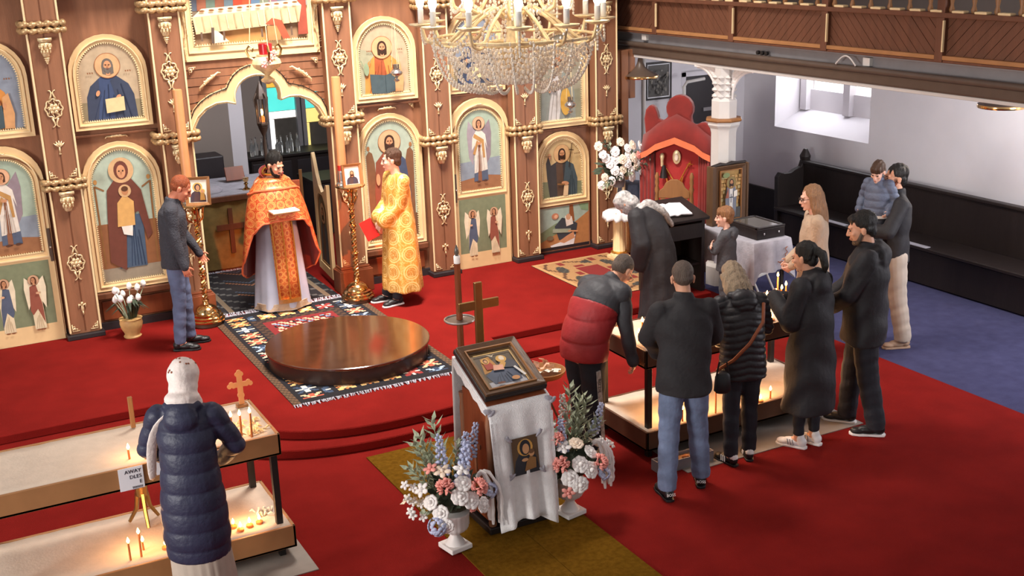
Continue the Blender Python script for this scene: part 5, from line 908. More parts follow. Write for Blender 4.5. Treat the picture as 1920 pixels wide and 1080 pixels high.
# flower stand
t = thing('flower_stand', 'stand under a grey satin cloth behind the bouquet at the screen end', 'stand', (7.93, 12.0, .168)); G().box((0, 0, .42), (.22, .22, .84)).build('plinth', 'cream', t, smooth=0); g = G(); n = 40
for z, r_, am in ((.86, .15, 0), (.855, .16, .02), (.7, .17, .05), (.5, .185, .09), (.42, .19, .1)): g.v += [(r_*cos(2*PI*i/n)*(1+am*sin(i*1.3)), r_*sin(2*PI*i/n)*(1+am*sin(i*1.3)), z) for i in range(n)]
for j in range(4):
    for i in range(n): g.f.append((j*n+i, (j+1)*n+i, (j+1)*n+(i+1) % n, j*n+(i+1) % n)); g.m.append(0); g.c.append(None)
g.f.append(tuple(range(n))); g.m.append(0); g.c.append(None); g.build('satin_cloth', 'greyblue', t, smooth=180); G().tube([(-.19, -.12, 0), (-.19, -.12, 1.02)], .02, 10).build('gilt_post', 'cream_lt', t)
t = thing('bouquet', 'bouquet of white and cream roses on the cloth covered stand by the throne', 'bouquet', (7.68, 11.90, 1.02)); t.scale = (1.06, 1.06, 1.22); G().lathe([(.06, 0), (.075, .05), (.06, .12)], n=20).build('vase', 'steel_grey', t); rr = random.Random(21); g = G()
for k in range(70): a = rr.uniform(0, 2*PI); e = rr.uniform(-.4, 1.4); d = V((cos(a)*cos(e)*1.5, sin(a)*cos(e), sin(e)*.9)); s = d.orthogonal().normalized()*.022; c = V((0, 0, .2))+d*rr.uniform(.08, .19); g.add([c-d*.04, c+s, c+d*.05, c-s], [(0, 1, 2, 3)])
g.ell((0, 0, .2), (.2, .12, .1), None, 12, 8); g.build('foliage_mound', 'leaf_dk', t, smooth=0)
for k, (px, py, pz) in enumerate(((-.27, -.1, .36), (-.2, -.13, .26), (-.26, -.12, .14), (-.19, -.15, .1), (-.1, -.18, .14), (-.06, -.17, .3), (.0, -.18, .26), (.06, -.18, .12), (.12, -.17, .22), (.16, -.16, .32), (.02, -.15, .4), (-.04, -.1, .46), (.2, -.15, .16), (.24, -.12, .08), (.27, -.1, .22), (.28, -.1, .05), (-.29, -.1, .06), (.1, -.13, .42), (-.13, -.13, .38), (.22, -.1, .4), (-.3, -.06, .44), (-.15, -.16, .2), (-.23, -.1, .32), (.09, -.17, .3), (.18, -.14, .24), (.05, -.18, .18), (-.05, -.17, .2), (-.14, -.14, .3), (.02, -.16, .33))):
    flower('rose', ['petal_white', 'petal_white', 'petal_cream'][k % 3] if k != 9 else 'petal_pink', t, (px, py, pz), (px*2, -.6, pz-.1), rr.uniform(.72, 1.0))
for k in range(14): a = -2.8+.42*k; sprig(t, (0, -.05, .16), (.33*cos(a), -.16+.06*sin(a), .06+.035*k), 16, .075, .016, 'leaf_dk' if k % 3 else 'leaf', seed=k)
# icon case, cloth-covered table, reliquary box, step stool
t = thing('cloth_table_stand', 'dark legged table under the grey white cloth beside the boy', 'table', (8.03, 9.96, 0)); bx('top', -.25, .25, -.5, .5, .76, .8, 'wood_black', t)
for x in (-.2, .2):
    for y in (-.44, .44): G().lathe([(.03, 0), (.035, .1), (.022, .14), (.022, .76)], (x, y, 0), 12).build('leg', 'wood_black', t)
t = thing('tablecloth', 'grey white cloth with rust embroidery hanging over the dark table', 'tablecloth', (8.03, 9.96, 0)); g = G(); n = 96; per = []
def sqp(a, hx, hy):
    c, s = cos(a), sin(a); k = 1/max(abs(c)/hx, abs(s)/hy); return (c*k, s*k)
for z, gr, am in ((.806, -.02, 0), (.806, 0, 0), (.795, .008, 0), (.68, .016, .008), (.56, .022, .014), (.47, .03, .02)):
    for i in range(n):
        a = 2*PI*i/n; x, y = sqp(a, .255+gr, .505+gr); f = 1+am*sin(i*.9)/.3; cornr = max(0, abs(x)/(.255+gr)+abs(y)/(.505+gr)-1.6)/.4; g.v.append((x*f, y*f, z-(cornr*.13 if z < .5 else 0)))
for j in range(5):
    for i in range(n): g.f.append((j*n+i, (j+1)*n+i, (j+1)*n+(i+1) % n, j*n+(i+1) % n)); g.m.append(0); g.c.append(None)
g.f.append(tuple(range(n))); g.m.append(0); g.c.append(None); g.build('cloth', 'linen_grey', t, smooth=50)
rr = random.Random(4)
for (x, y, ax) in ((.12, -.536, 0), (.17, -.536, 1), (-.285, -.2, 2)):
    g = G(); pts = [((.018*sin(k*1.9)+x+(.02*k-.06 if ax == 0 else 0)), y, (.56+.012*cos(k*2.3) if ax != 1 else .58+.02*k)) if ax < 2 else (x, y+.02*k-.06, .6+.012*cos(k*2.3)) for k in range(8)]; g.tube(pts, .005, 5); g.build('embroidery', 'leather', t)
t = thing('icon_case', 'upright icon of a bishop in a heavy dark walnut frame behind the boy', 'icon', (8.14, 10.36, .808), R(2)); g = G(); f = g.ringframe(rect(.44, .66), rect(.28, .54, z0=.06), -.05, .03, yin=-.02).build('frame', 'walnut', t, smooth=0, bevel=.008); bx('backboard', -.2, .2, .01, .04, .02, .64, 'wood_dk', t); G().ringframe(rect(.31, .57, z0=.045), rect(.29, .55, z0=.055), -.055, -.03).build('inner_moulding', 'oak', f, smooth=0)
g = G(); g.tube([(-.24, 0, .66), (-.12, 0, .675), (-.04, 0, .665), (.04, 0, .675), (.12, 0, .67), (.24, 0, .665)], [.02, .026, .018, .026, .018, .022], 8); g.build('carved_crest', 'wood_black', t); bx('side_stile', -.27, -.225, -.06, .05, 0, .67, 'walnut', t, .006); bx('side_stile', .225, .25, -.06, .05, 0, .67, 'walnut', t, .006)
P = Paint(rect(.29, .55, z0=.055), '#b08c52'); rr = random.Random(1)
for j in range(9):
    for i in range(6): x = -.12+i*.048+rr.uniform(-.008, .008); z = .19+j*.043; P.poly([(x-.02, z-.017), (x+.02, z-.018), (x+.021, z+.016), (x-.02, z+.018)], ['#c0985a', '#a88048', '#c8a468', '#b3a070'][rr.randrange(4)])
P.poly([(-.14, .06), (.14, .06), (.14, .18), (-.14, .18)], '#4c4a48'); P.poly([(-.07, .08), (.07, .08), (.08, .3), (.06, .42), (-.06, .42), (-.08, .3)], '#787c88'); P.poly([(-.02, .08), (.025, .08), (.025, .4), (-.02, .4)], '#dedad4'); P.ln((-.02, .3), (.025, .3), .012, '#4a5060'); P.ln((.0, .24), (.0, .34), .01, '#4a5060'); P.head(0, .47, .034, '#3a2a22', halo='#8c7a4a'); P.poly([(.03, .3), (.08, .31), (.08, .38), (.03, .37)], '#efe8dc'); P.poly([(-.09, .3), (-.05, .42), (-.04, .3)], '#a0604a'); P.el(-.08, .56, .05, .03, '#7c8a5c')
P.build('mosaic_painting', f, (0, -.012, 0))
t = thing('reliquary_box', 'black glass-topped reliquary box on the cloth table behind the boy', 'box', (8.08, 9.78, .808)); bx('body', -.19, .19, -.24, .26, 0, .11, 'wood_black', t, .006); G().prism(rect(.36, .1, z0=.0), -.24, -.24)
G().box((0, .01, .118), (.30, .42, .012)).build('glass_top', 'glass_dk', t, smooth=0); g = G()
for (x, y, sx, sy) in ((0, -.225, .38, .04), (0, .245, .38, .04), (-.17, .01, .04, .5), (.17, .01, .04, .5)): g.box((x, y, .12), (sx, sy, .022))
g.build('lid_frame', 'wood_black', t, smooth=0, bevel=.004)
for x in (-.1, .1): G().lathe([(.008, 0), (.012, .01), (.004, .014)], (x, -.243, .06), 10, rot=Matrix.Rotation(PI/2, 3, 'X')).build('knob', 'silver', t)
t = thing('step_stool', 'small white step stool on the blue carpet under the cloth table', 'stool', (8.42, 10.2, 0), R(20))
for z, y in ((.22, -.06), (.4, .06)): bx('tread', -.15, .15, y-.07, y+.07, z-.015, z+.015, 'white_paint', t, .004)
for x in (-.15, .15): g = G(); g.tube([(x, -.16, 0), (x, .06, .41)], .014, 8); g.tube([(x, .16, 0), (x, .02, .41)], .014, 8); g.build('side_frame', 'white_paint', t)
t = thing('low_tray', 'dark low box with open top under the right end of the cloth table', 'box', (7.9, 9.1, 0)); bx('bottom', -.22, .22, -.2, .2, .0, .22, 'wood_black', t, .004)
for (x, y, sx, sy) in ((0, -.2, .46, .015), (0, .2, .46, .015), (-.22, 0, .015, .4), (.22, 0, .015, .4)): bx('rim', x-sx/2, x+sx/2, y-sy/2, y+sy/2, .2, .27, 'wood_dk', t)
# pew
t = thing('pew', 'long black wooden pew against the aisle wall below the window', 'pew', (10.3, 0, 0)); PY0, PY1 = 6.4, 11.8
G().prism([(0, 0)]*0 or [(-.4, 0), (.32, 0), (.34, .5), (.36, 1.0), (.3, 1.02), (.22, .98), (.2, .62), (.1, .55), (-.38, .53), (-.42, .4)], -.03, .03)
def pew_end(y):
    g = G(); o = [(-.20, 0), (.36, 0), (.36, .98), (.32, 1.04), (.2, 1.04), (.17, .96), (.06, .93), (-.0, .90), (-.10, .90), (-.17, .92), (-.22, .86)]; n = len(o); vs = [(x, -.035, z) for x, z in o]+[(x, .035, z) for x, z in o]; g.add(vs, [tuple(range(n)), tuple(range(2*n-1, n-1, -1))]+[(i, i+n, (i+1) % n+n, (i+1) % n) for i in range(n)]); g.lathe([(.05, 1.0), (.065, 1.04), (.075, 1.09), (.05, 1.14), (.03, 1.18), (.012, 1.19)], (.26, 0, 0), 8)
    o = g.build('bench_end', 'wood_black', t, smooth=30, bevel=.006); o.location = (-.03, y, 0)
pew_end(PY1); pew_end(PY0); bx('back_board', .18, .22, PY0, PY1, .42, 1.0, 'wood_black', t, .006); bx('back_rail', .15, .25, PY0, PY1, 1.0, 1.04, 'wood_black', t, .01); bx('seat_board', -.28, .2, PY0, PY1, .43, .47, 'wood_black', t, .008); bx('front_board', -.2, -.17, PY0, PY1, .02, .40, 'wood_black', t)
tag(bx('hymn_paper', 10.02, 10.10, 10.5, 11.1, .47, .476, 'linen_grey'), 'pale strip of paper lying at the far end of the black pew seat', 'paper'); tag(bx('hymn_paper', 10.02, 10.10, 9.2, 9.75, .47, .476, 'linen_grey'), 'pale strip of paper lying on the pew seat behind the beige cardigan', 'paper')
# pendant lamp, picture
t = thing('pendant_lamp', 'bronze bell-shaped pendant lamp hanging below the gallery', 'lamp', (8.30, 12.35, 2.52)); G().tube([(0, 0, 0), (0, 0, -.04)], .005, 6).build('cord', 'shoe_black', t); G().lathe([(.022, -.03), (.03, -.04), (.035, -.08), (.06, -.14), (.12, -.19), (.2, -.225), (.225, -.24)], n=40).build('shade', 'steel_dk', t); G().lathe([(.225, -.24), (.23, -.255), (.225, -.275), (.2, -.27)], n=40).build('gilt_rim', 'brass', t)
t2 = copy_tree(t); t2.location = (9.5, 7.9, 2.52); t2['label'] = 'added bronze pendant lamp along the aisle soffit, holding a fill light for the wall'  # lamp copy added only to carry a fill light for the aisle
d = bpy.data.lights.new('aisle_wall_fill_light', 'POINT'); d.energy = 110; d.color = (1, .95, .9); d.shadow_soft_size = .12; l_ = bpy.data.objects.new('aisle_wall_fill_light', d); link(l_, t2); l_.location = (0, 0, -.27)
t = thing('framed_picture', 'dark framed engraving on the white end wall behind the throne', 'picture', (9.21, 13.275, 1.8)); f = G().ringframe(rect(.42, .5), rect(.37, .45, z0=.025), -.02, .02).build('frame', 'wood_black', t, smooth=0); G().ringframe(rect(.37, .45, z0=.025), rect(.345, .425, z0=.0375), -.012, .01).build('mount', 'paper', t, smooth=0); P = Paint(rect(.345, .425, z0=.0375), '#57534f'); rr = random.Random(8)
for k in range(60): P.el(rr.uniform(-.15, .15), rr.uniform(.06, .4), rr.uniform(.006, .02), rr.uniform(.008, .025), ['#6c6862', '#47433f', '#7c776e', '#8a8478'][k % 4])
P.build('engraving', t, (0, -.004, 0))
t = thing('white_rod', 'white tubular frame rising behind the throne before the dark door', 'frame', (9.35, 12.7, 0)); G().tube([(-.1, 0, 0), (-.1, 0, 1.5), (-.13, 0, 2.02), (-.08, 0, 2.08), (.2, 0, 2.1)], .022, 10).build('tube', 'white_paint', t)
tag(G().tube([(8.62, 12.75, 0), (8.62, 12.75, 2.5)], .03, 12).build('white_pipe', 'white_paint'), 'thin white vertical pipe beside the framed engraving', 'pipe')

# ================================================================== SANCTUARY
t = thing('altar_table', 'altar table in an olive cloth with a brown cross seen through the doorway', 'altar', (3.62, 14.6, .155)); bx('body', -.62, .62, -.55, .55, 0, .9, 'wood_dk', t); g = G(); n = 30
for j in range(2):
    for i in range(n+1): g.v.append((-.64+1.28*i/n, -.57+.008*sin(i*1.1), .03 if j == 0 else .88))
for i in range(n): g.f.append((i, i+1, n+2+i, n+1+i)); g.m.append(0); g.c.append(None)
MT('altar_cloth', '#8a7440', .7, var=.2, scale=12); g.build('front_cloth', 'altar_cloth', t, smooth=180); bx('top_edge', -.66, .66, -.6, .6, .86, .93, 'wood_dk', t, .008); bx('top_cover', -.64, .64, -.58, .58, .93, .94, 'linen_grey', t); g = G(); g.box((-.18, -.59, .5), (.055, .012, .56)); g.box((-.18, -.592, .55), (.36, .012, .07)); g.build('embroidered_cross', 'wood_dk', t, smooth=0)
tag(G().loft([((3.28, 14.3, 1.10), .16, .12), ((3.3, 14.3, 1.13), .15, .1), ((3.27, 14.31, 1.16), .14, .1), ((3.3, 14.3, 1.18), .11, .07), ((3.3, 14.3, 1.185), .03, .02)], 20, fold=lambda k, a, m_: .08*sin(3*a+k)).build('folded_cloth', 'linen_grey', smooth=40), 'heap of folded grey cloth on the altar table', 'cloth')
t = thing('chalice', 'small brass chalice standing on the altar table', 'chalice', (3.72, 14.2, 1.095)); G().lathe([(.05, 0), (.05, .01), (.02, .03), (.015, .06), (.03, .075), (.015, .09), (.03, .11), (.04, .15), (.035, .155)], n=20).build('cup', 'brass', t)
t = thing('altar_book', 'brown bound book tilted on a rest at the back of the altar table', 'book', (3.74, 14.75, 1.11)); o = G().box((0, 0, .1), (.24, .03, .18)).build('cover', 'wood_red', t, smooth=0, bevel=.004); o.rotation_euler = (R(-25), 0, 0); tag(bx('low_chest', 3.2, 3.75, 15.3, 15.7, 1.0, 1.36, 'dado', None, .02), 'dark padded chest behind the altar table', 'chest'); bx('stand', 3.25, 3.7, 15.35, 15.65, .155, 1.0, 'wood_black', None) and None
bpy.data.objects['stand']['label'] = 'dark stand carrying the padded chest behind the altar'; bpy.data.objects['stand']['category'] = 'stand'
t = thing('altar_cross', 'tall slender wooden cross on a silver foot at the left of the altar', 'cross', (3.12, 14.75, 1.095)); G().tube([(0, 0, .08), (0, 0, .95)], .018, 8).build('shaft', 'wood_red', t); G().tube([(-.14, 0, .5), (.14, 0, .5)], .016, 8).build('arm', 'walnut', t); G().lathe([(.05, 0), (.04, .02), (.02, .05), (.03, .1), (.02, .13)], n=16).build('foot', 'silver', t); G().ell((0, 0, .86), .03).build('boss', 'walnut', t)
t = thing('lantern_stand', 'brass lantern with a lit amber lamp on a slender stand behind the doorway', 'lantern', (3.86, 13.7, .155)); t.scale = (.8, .8, 1.14); G().lathe([(.14, 0), (.12, .03), (.03, .06), (.02, .3), (.035, .5), (.02, .7), (.024, 1.0), (.04, 1.1), (.02, 1.2), (.03, 1.36), (.018, 1.45), (.06, 1.52), (.075, 1.55)], n=20).build('stand', 'steel_dk', t); G().lathe([(.07, 1.55), (.085, 1.57), (.085, 1.59), (.03, 1.6)], n=6).build('cage_floor', 'steel_dk', t, smooth=0); G().lathe([(.1, 1.84), (.09, 1.87), (.05, 1.94), (.02, 1.99), (.005, 2.02)], n=6).build('cage_roof', 'steel_dk', t, smooth=0)
for k in range(6): a = k*PI/3; G().tube([(.08*cos(a), .08*sin(a), 1.58), (.088*cos(a), .088*sin(a), 1.86)], .008, 6).build('cage_bar', 'steel_dk', t)
G().lathe([(.035, 1.6), (.04, 1.64), (.03, 1.66)], n=12).build('amber_cup', 'lantern', t); G().ell((.0, 0, 1.70), (.02, .02, .034)).build('lamp_flame', 'flame', t)
for k in range(4): a = k*PI/2+.4; G().tube([(.08*cos(a), .08*sin(a), 1.9), (.13*cos(a), .13*sin(a), 1.84), (.12*cos(a), .12*sin(a), 1.76)], [.012, .008, .004], 6).build('leaf_scroll', 'steel_dk', t)
t = thing('side_cabinet', 'dark cabinet crowded with glass bottles under the sanctuary window', 'cabinet', (4.96, 16.5, .155)); bx('body', -.6, .7, -.25, .25, 0, .92, 'wood_black', t, .01); bx('top', -.64, .74, -.28, .28, .92, .96, 'wood_black', t, .006)
for x in (-.3, .35): bx('door', x-.28, x+.28, -.265, -.245, .08, .86, 'dado', t, .006); G().ell((x+.2, -.275, .5), .015).build('handle', 'brass', bpy.data.objects[t.children[-1].name])
rr = random.Random(12)
for i in range(9):
    x = 4.42+i*.075+(.0 if i < 4 else .07); h = .2+.05*rr.random(); y = 16.36+.06*(i % 2); o = thing('glass_bottle', 'clear glass bottle on the dark sanctuary cabinet, %s counted from the left' % ORD[i], 'bottle', (x, y, 1.116), 0, 'bottles on the sanctuary cabinet'); G().lathe([(.028, 0), (.032, .01), (.032, h*.6), (.012, h*.78), (.012, h), (.015, h+.006)], n=14).build('bottle', 'glass', o); G().lathe([(.013, h+.006), (.013, h+.025)], n=10).build('cap', 'silver', o)
t = thing('wooden_chair', 'orange-brown chair back in the sanctuary behind the priest', 'chair', (4.42, 14.9, .155), R(-20))
for x in (-.2, .2): bx('back_post', x-.02, x+.02, .18, .22, 0, .95, 'oak', t); bx('leg', x-.02, x+.02, -.22, -.18, 0, .45, 'oak', t)
bx('seat', -.22, .22, -.22, .22, .43, .47, 'trim_orange', t, .01); bx('back_panel', -.2, .2, .18, .2, .62, .82, 'trim_orange', t, .01)
t = thing('small_table', 'dark draped table in the sanctuary by the open royal door', 'table', (5.3, 15.4, .155)); bx('top', -.45, .45, -.35, .35, .72, .76, 'wood_black', t); bx('drape', -.44, .44, -.34, .34, .02, .72, 'dado', t, .01)
t = thing('silver_stand', 'pale carved candelabrum beside the sanctuary window', 'candelabrum', (5.95, 16.4, .155)); G().lathe([(.1, 0), (.03, .06), (.02, .5), (.04, .8), (.02, 1.0), (.05, 1.06), (.02, 1.15), (.03, 1.3), (.01, 1.4)], n=16).build('stem', 'gilt', t); G().prism([(-.09+.2, .9), (.09+.2, .9), (.1+.2, 1.25), (.2, 1.36), (.1, 1.25)], 0, .02).build('oval_plate', 'steel_grey', t, smooth=0)

# ================================================================== CHANDELIER
ct = thing('chandelier', 'large crystal chandelier with glowing candle bulbs hanging over the nave', 'chandelier', (3.50, 6.62, 3.06)); ct.scale = (.86, .86, 1); rr = random.Random(17)
def bead(g, p, r, seg=6): g.ell(p, (r, r, r*1.12), None, seg, 4)
G().lathe([(.02, .1), (.09, .2), (.1, .26), (.05, .32), (.03, .5), (.06, .6), (.03, .7), (.05, .95), (.02, 1.2)], n=20).build('stem', 'gilt', ct); G().tube([(.235*cos(2*PI*i/40), .235*sin(2*PI*i/40), .29) for i in range(40)], .014, 8, closed=True).build('lower_ring', 'gilt', ct); G().tube([(.6*cos(2*PI*i/64), .6*sin(2*PI*i/64), .33) for i in range(64)], .010, 8, closed=True).build('outer_ring', 'gilt', ct)
pan = G().lathe([(.01, -.01), (.05, -.008), (.085, .004), (.09, .012), (.08, .012), (.01, .004)], n=20).mesh('drip_pan'); slv = G().lathe([(.021, 0), (.021, .085), (.018, .09)], n=14).mesh('candle_sleeve'); blb = G().lathe([(.012, 0), (.026, .025), (.03, .05), (.02, .085), (.004, .12)], n=14).mesh('bulb')
for me, k in ((pan, 'gilt'), (slv, 'white_paint'), (blb, 'bulb')): me.materials.append(M_[k]); me.polygons.foreach_set('use_smooth', [True]*len(me.polygons))
for tier, (n, R0, z, off) in enumerate(((12, .66, .42, .1), (8, .44, .62, .3))):
    for i in range(n):
        a = 2*PI*i/n+off; c, s = cos(a), sin(a); pts = [(.05*c, .05*s, z+.02), (.14*c, .14*s, z+.1), (R0*.45*c, R0*.45*s, z+.02), (R0*.75*c, R0*.75*s, z-.13), (R0*.95*c, R0*.95*s, z-.1), (R0*c, R0*s, z-.0)]
        pp = []
        for k in range(len(pts)-1):
            for q in range(4): pp.append(V(pts[k]).lerp(V(pts[k+1]), q/4))
        pp.append(V(pts[-1])); pp = [pp[0]]+[(pp[k-1]+pp[k]*2+pp[k+1])/4 for k in range(1, len(pp)-1)]+[pp[-1]]
        ar = G().tube(pp, .012, 8).build('arm', 'gilt', ct)
        for nm, me, dz in (('drip_pan', pan, .0), ('candle_sleeve', slv, .012), ('bulb', blb, .10)): o = bpy.data.objects.new(nm, me); link(o, ar); o.location = (R0*c, R0*s, z+dz)
        if i % 2 == 0 or tier:                                        # beads swagged from pan to pan
            b = 2*PI*(i+1)/n+off; g = G()
            for k in range(15): f = k/14; aa = a+(b-a)*f; bead(g, (R0*cos(aa), R0*sin(aa), z-.02-.10*sin(PI*f)), .0105)
            for k in range(7): bead(g, (R0*c, R0*s, z-.025-.022*k), .010)
            g.build('crystal_strand', 'crystal', ct)
for i in range(24):                                                  # long strands from the outer ring to the bottom bowl
    a = 2*PI*i/24; g = G(); n = 22
    for k in range(n): f = k/(n-1); r_ = .60*(1-f)+.22*f+.06*sin(PI*f); bead(g, (r_*cos(a+.12*f), r_*sin(a+.12*f), .33*(1-f)+.075*f-.14*sin(PI*f*.9)), .0115)
    g.build('crystal_strand', 'crystal', ct)
for i in range(10):
    a = 2*PI*i/10+.2; g = G()
    for k in range(30): f = k/29; bead(g, ((.08+.16*f*f)*cos(a), (.08+.16*f*f)*sin(a), 1.1-.80*f), .0115)
    g.build('crystal_strand', 'crystal', ct)
g = G()
for ring in range(11):
    f = ring/10; r_ = .30*cos(f*PI/2*.93); z = .27-.22*sin(f*PI/2); n = max(5, int(r_*2*PI/.026))
    for i in range(n): a = 2*PI*i/n+ring*.4; bead(g, (r_*cos(a), r_*sin(a), z+rr.uniform(-.006, .006)), .0125, 5)
for ring in range(6):
    r_ = .34+.045*ring; z = .10+.035*ring
    for i in range(int(r_*2*PI/.034)): a = i*.034/r_+ring; bead(g, (r_*cos(a), r_*sin(a), z+.02*sin(a*11)), .0115, 5)
o = g.build('crystal_beads', 'crystal', ct); o['kind'] = 'stuff'
for a, r_, z in ((0, 0, .55),): 
    d = bpy.data.lights.new('chandelier_glow', 'POINT'); d.energy = 30; d.color = (1, .88, .72); d.shadow_soft_size = .45; l_ = bpy.data.objects.new('chandelier_glow', d); link(l_, ct); l_.location = (0, 0, .75)
# hanging oil lamps
def lampada(name, label, x, y, z, s, ztop, full):
    t = thing(name, label, 'oil lamp', (x, y, z)); t.scale = (s,)*3
    G().lathe([(.01, -.16), (.05, -.14), (.055, -.125), (.035, -.11), (.015, -.095), (.05, -.06), (.1, -.03), (.115, .0), (.105, .03), (.08, .05), (.07, .06), (.075, .07), (.06, .07)], n=28).build('silver_bowl', 'gilt' if full else 'silver', t); G().lathe([(.05, .06), (.055, .15), (.05, .155)], n=20).build('red_glass', 'redglass' if full else 'steel_dk', t)
    for k in range(3):
        a = k*2*PI/3+.4; c, s_ = cos(a), sin(a)
        if full: G().tube([(.09*c, .09*s_, .02), (.14*c, .14*s_, .05), (.16*c, .16*s_, .1), (.13*c, .13*s_, .14), (.1*c, .1*s_, .12), (.11*c, .11*s_, .09)], [.009, .01, .009, .008, .007, .005], 7).build('scroll_handle', 'bronze', t)
        G().tube([(.13*c if full else .08*c, .13*s_ if full else .08*s_, .1), (.02*c, .02*s_, (ztop-z)/s)], .0035, 5).build('chain', 'cream_lt', t)
    if full:
        for k in range(5): flower('blossom', 'petal_cream' if k % 2 else 'petal_pink', t, (-.05+.02*k, -.105, .0+.02*k), (0, -1, .2), .8)
lampada('hanging_lamp', 'ornate gilt oil lamp with red glass hanging in front of the royal doors', 3.45, 11.9, 2.83, 1.3, 4.4, True)
lampada('hanging_lamp', 'small silver oil lamp hanging before the painted saint with the ox', 5.0, 12.24, 2.58, .62, 3.15, False); lampada('hanging_lamp', 'small silver oil lamp hanging under the chandelier before the screen', 7.22, 12.24, 2.02, .62, 2.6, False)

# ================================================================== PEOPLE
def remesh(g, voxel, smooth=3, ratio=1.0, fn=None, cloth=False):
    me = g.mesh('tmp'); o = bpy.data.objects.new('tmp', me); COL.objects.link(o)
    q = o.modifiers.new('r', 'REMESH'); q.mode = 'VOXEL'; q.voxel_size = voxel
    if smooth: q = o.modifiers.new('s', 'SMOOTH'); q.factor = .5; q.iterations = smooth
    if ratio < 1: q = o.modifiers.new('d', 'DECIMATE'); q.ratio = ratio
    dg = bpy.context.evaluated_depsgraph_get(); r = bpy.data.meshes.new_from_object(o.evaluated_get(dg)); bpy.data.objects.remove(o); bpy.data.meshes.remove(me)
    n = len(r.vertices); P = np.empty(n*3, 'f'); r.vertices.foreach_get('co', P); P = P.reshape(-1, 3)
    if fn is not None:
        N = np.empty(n*3, 'f'); r.vertices.foreach_get('normal', N); N = N.reshape(-1, 3); P = P+N*np.asarray(fn(P))[:, None]; r.vertices.foreach_set('co', P.astype('f').ravel())
    if cloth: cloth_uv(r, P)
    r.update(); return r
def cloth_uv(r, P=None):
    if P is None: P = np.empty(len(r.vertices)*3, 'f'); r.vertices.foreach_get('co', P); P = P.reshape(-1, 3)
    a = r.attributes.new('cloth', 'FLOAT_VECTOR', 'POINT'); u = np.arctan2(P[:, 0], P[:, 1])*.24; a.data.foreach_set('vector', np.stack([u, P[:, 2], np.zeros(len(P))], 1).astype('f').ravel())
def RX(a): return Matrix.Rotation(a, 3, 'X')
def RZ(a): return Matrix.Rotation(a, 3, 'Z')
def wrinkle(amp, f=22, seed=0):
    return lambda P: amp*(np.sin(P[:, 2]*f+3*np.sin(P[:, 0]*9+seed)+2*np.sin(P[:, 1]*11))*.6+np.sin(P[:, 2]*f*1.9+P[:, 0]*17+seed*2+4*np.sin(P[:, 1]*8))*.4)
def quilt(amp, per, chev=0): return lambda P: amp*(np.sqrt(np.abs(np.sin((P[:, 2]+chev*np.abs(P[:, 0]))*np.pi/per)))-.6)
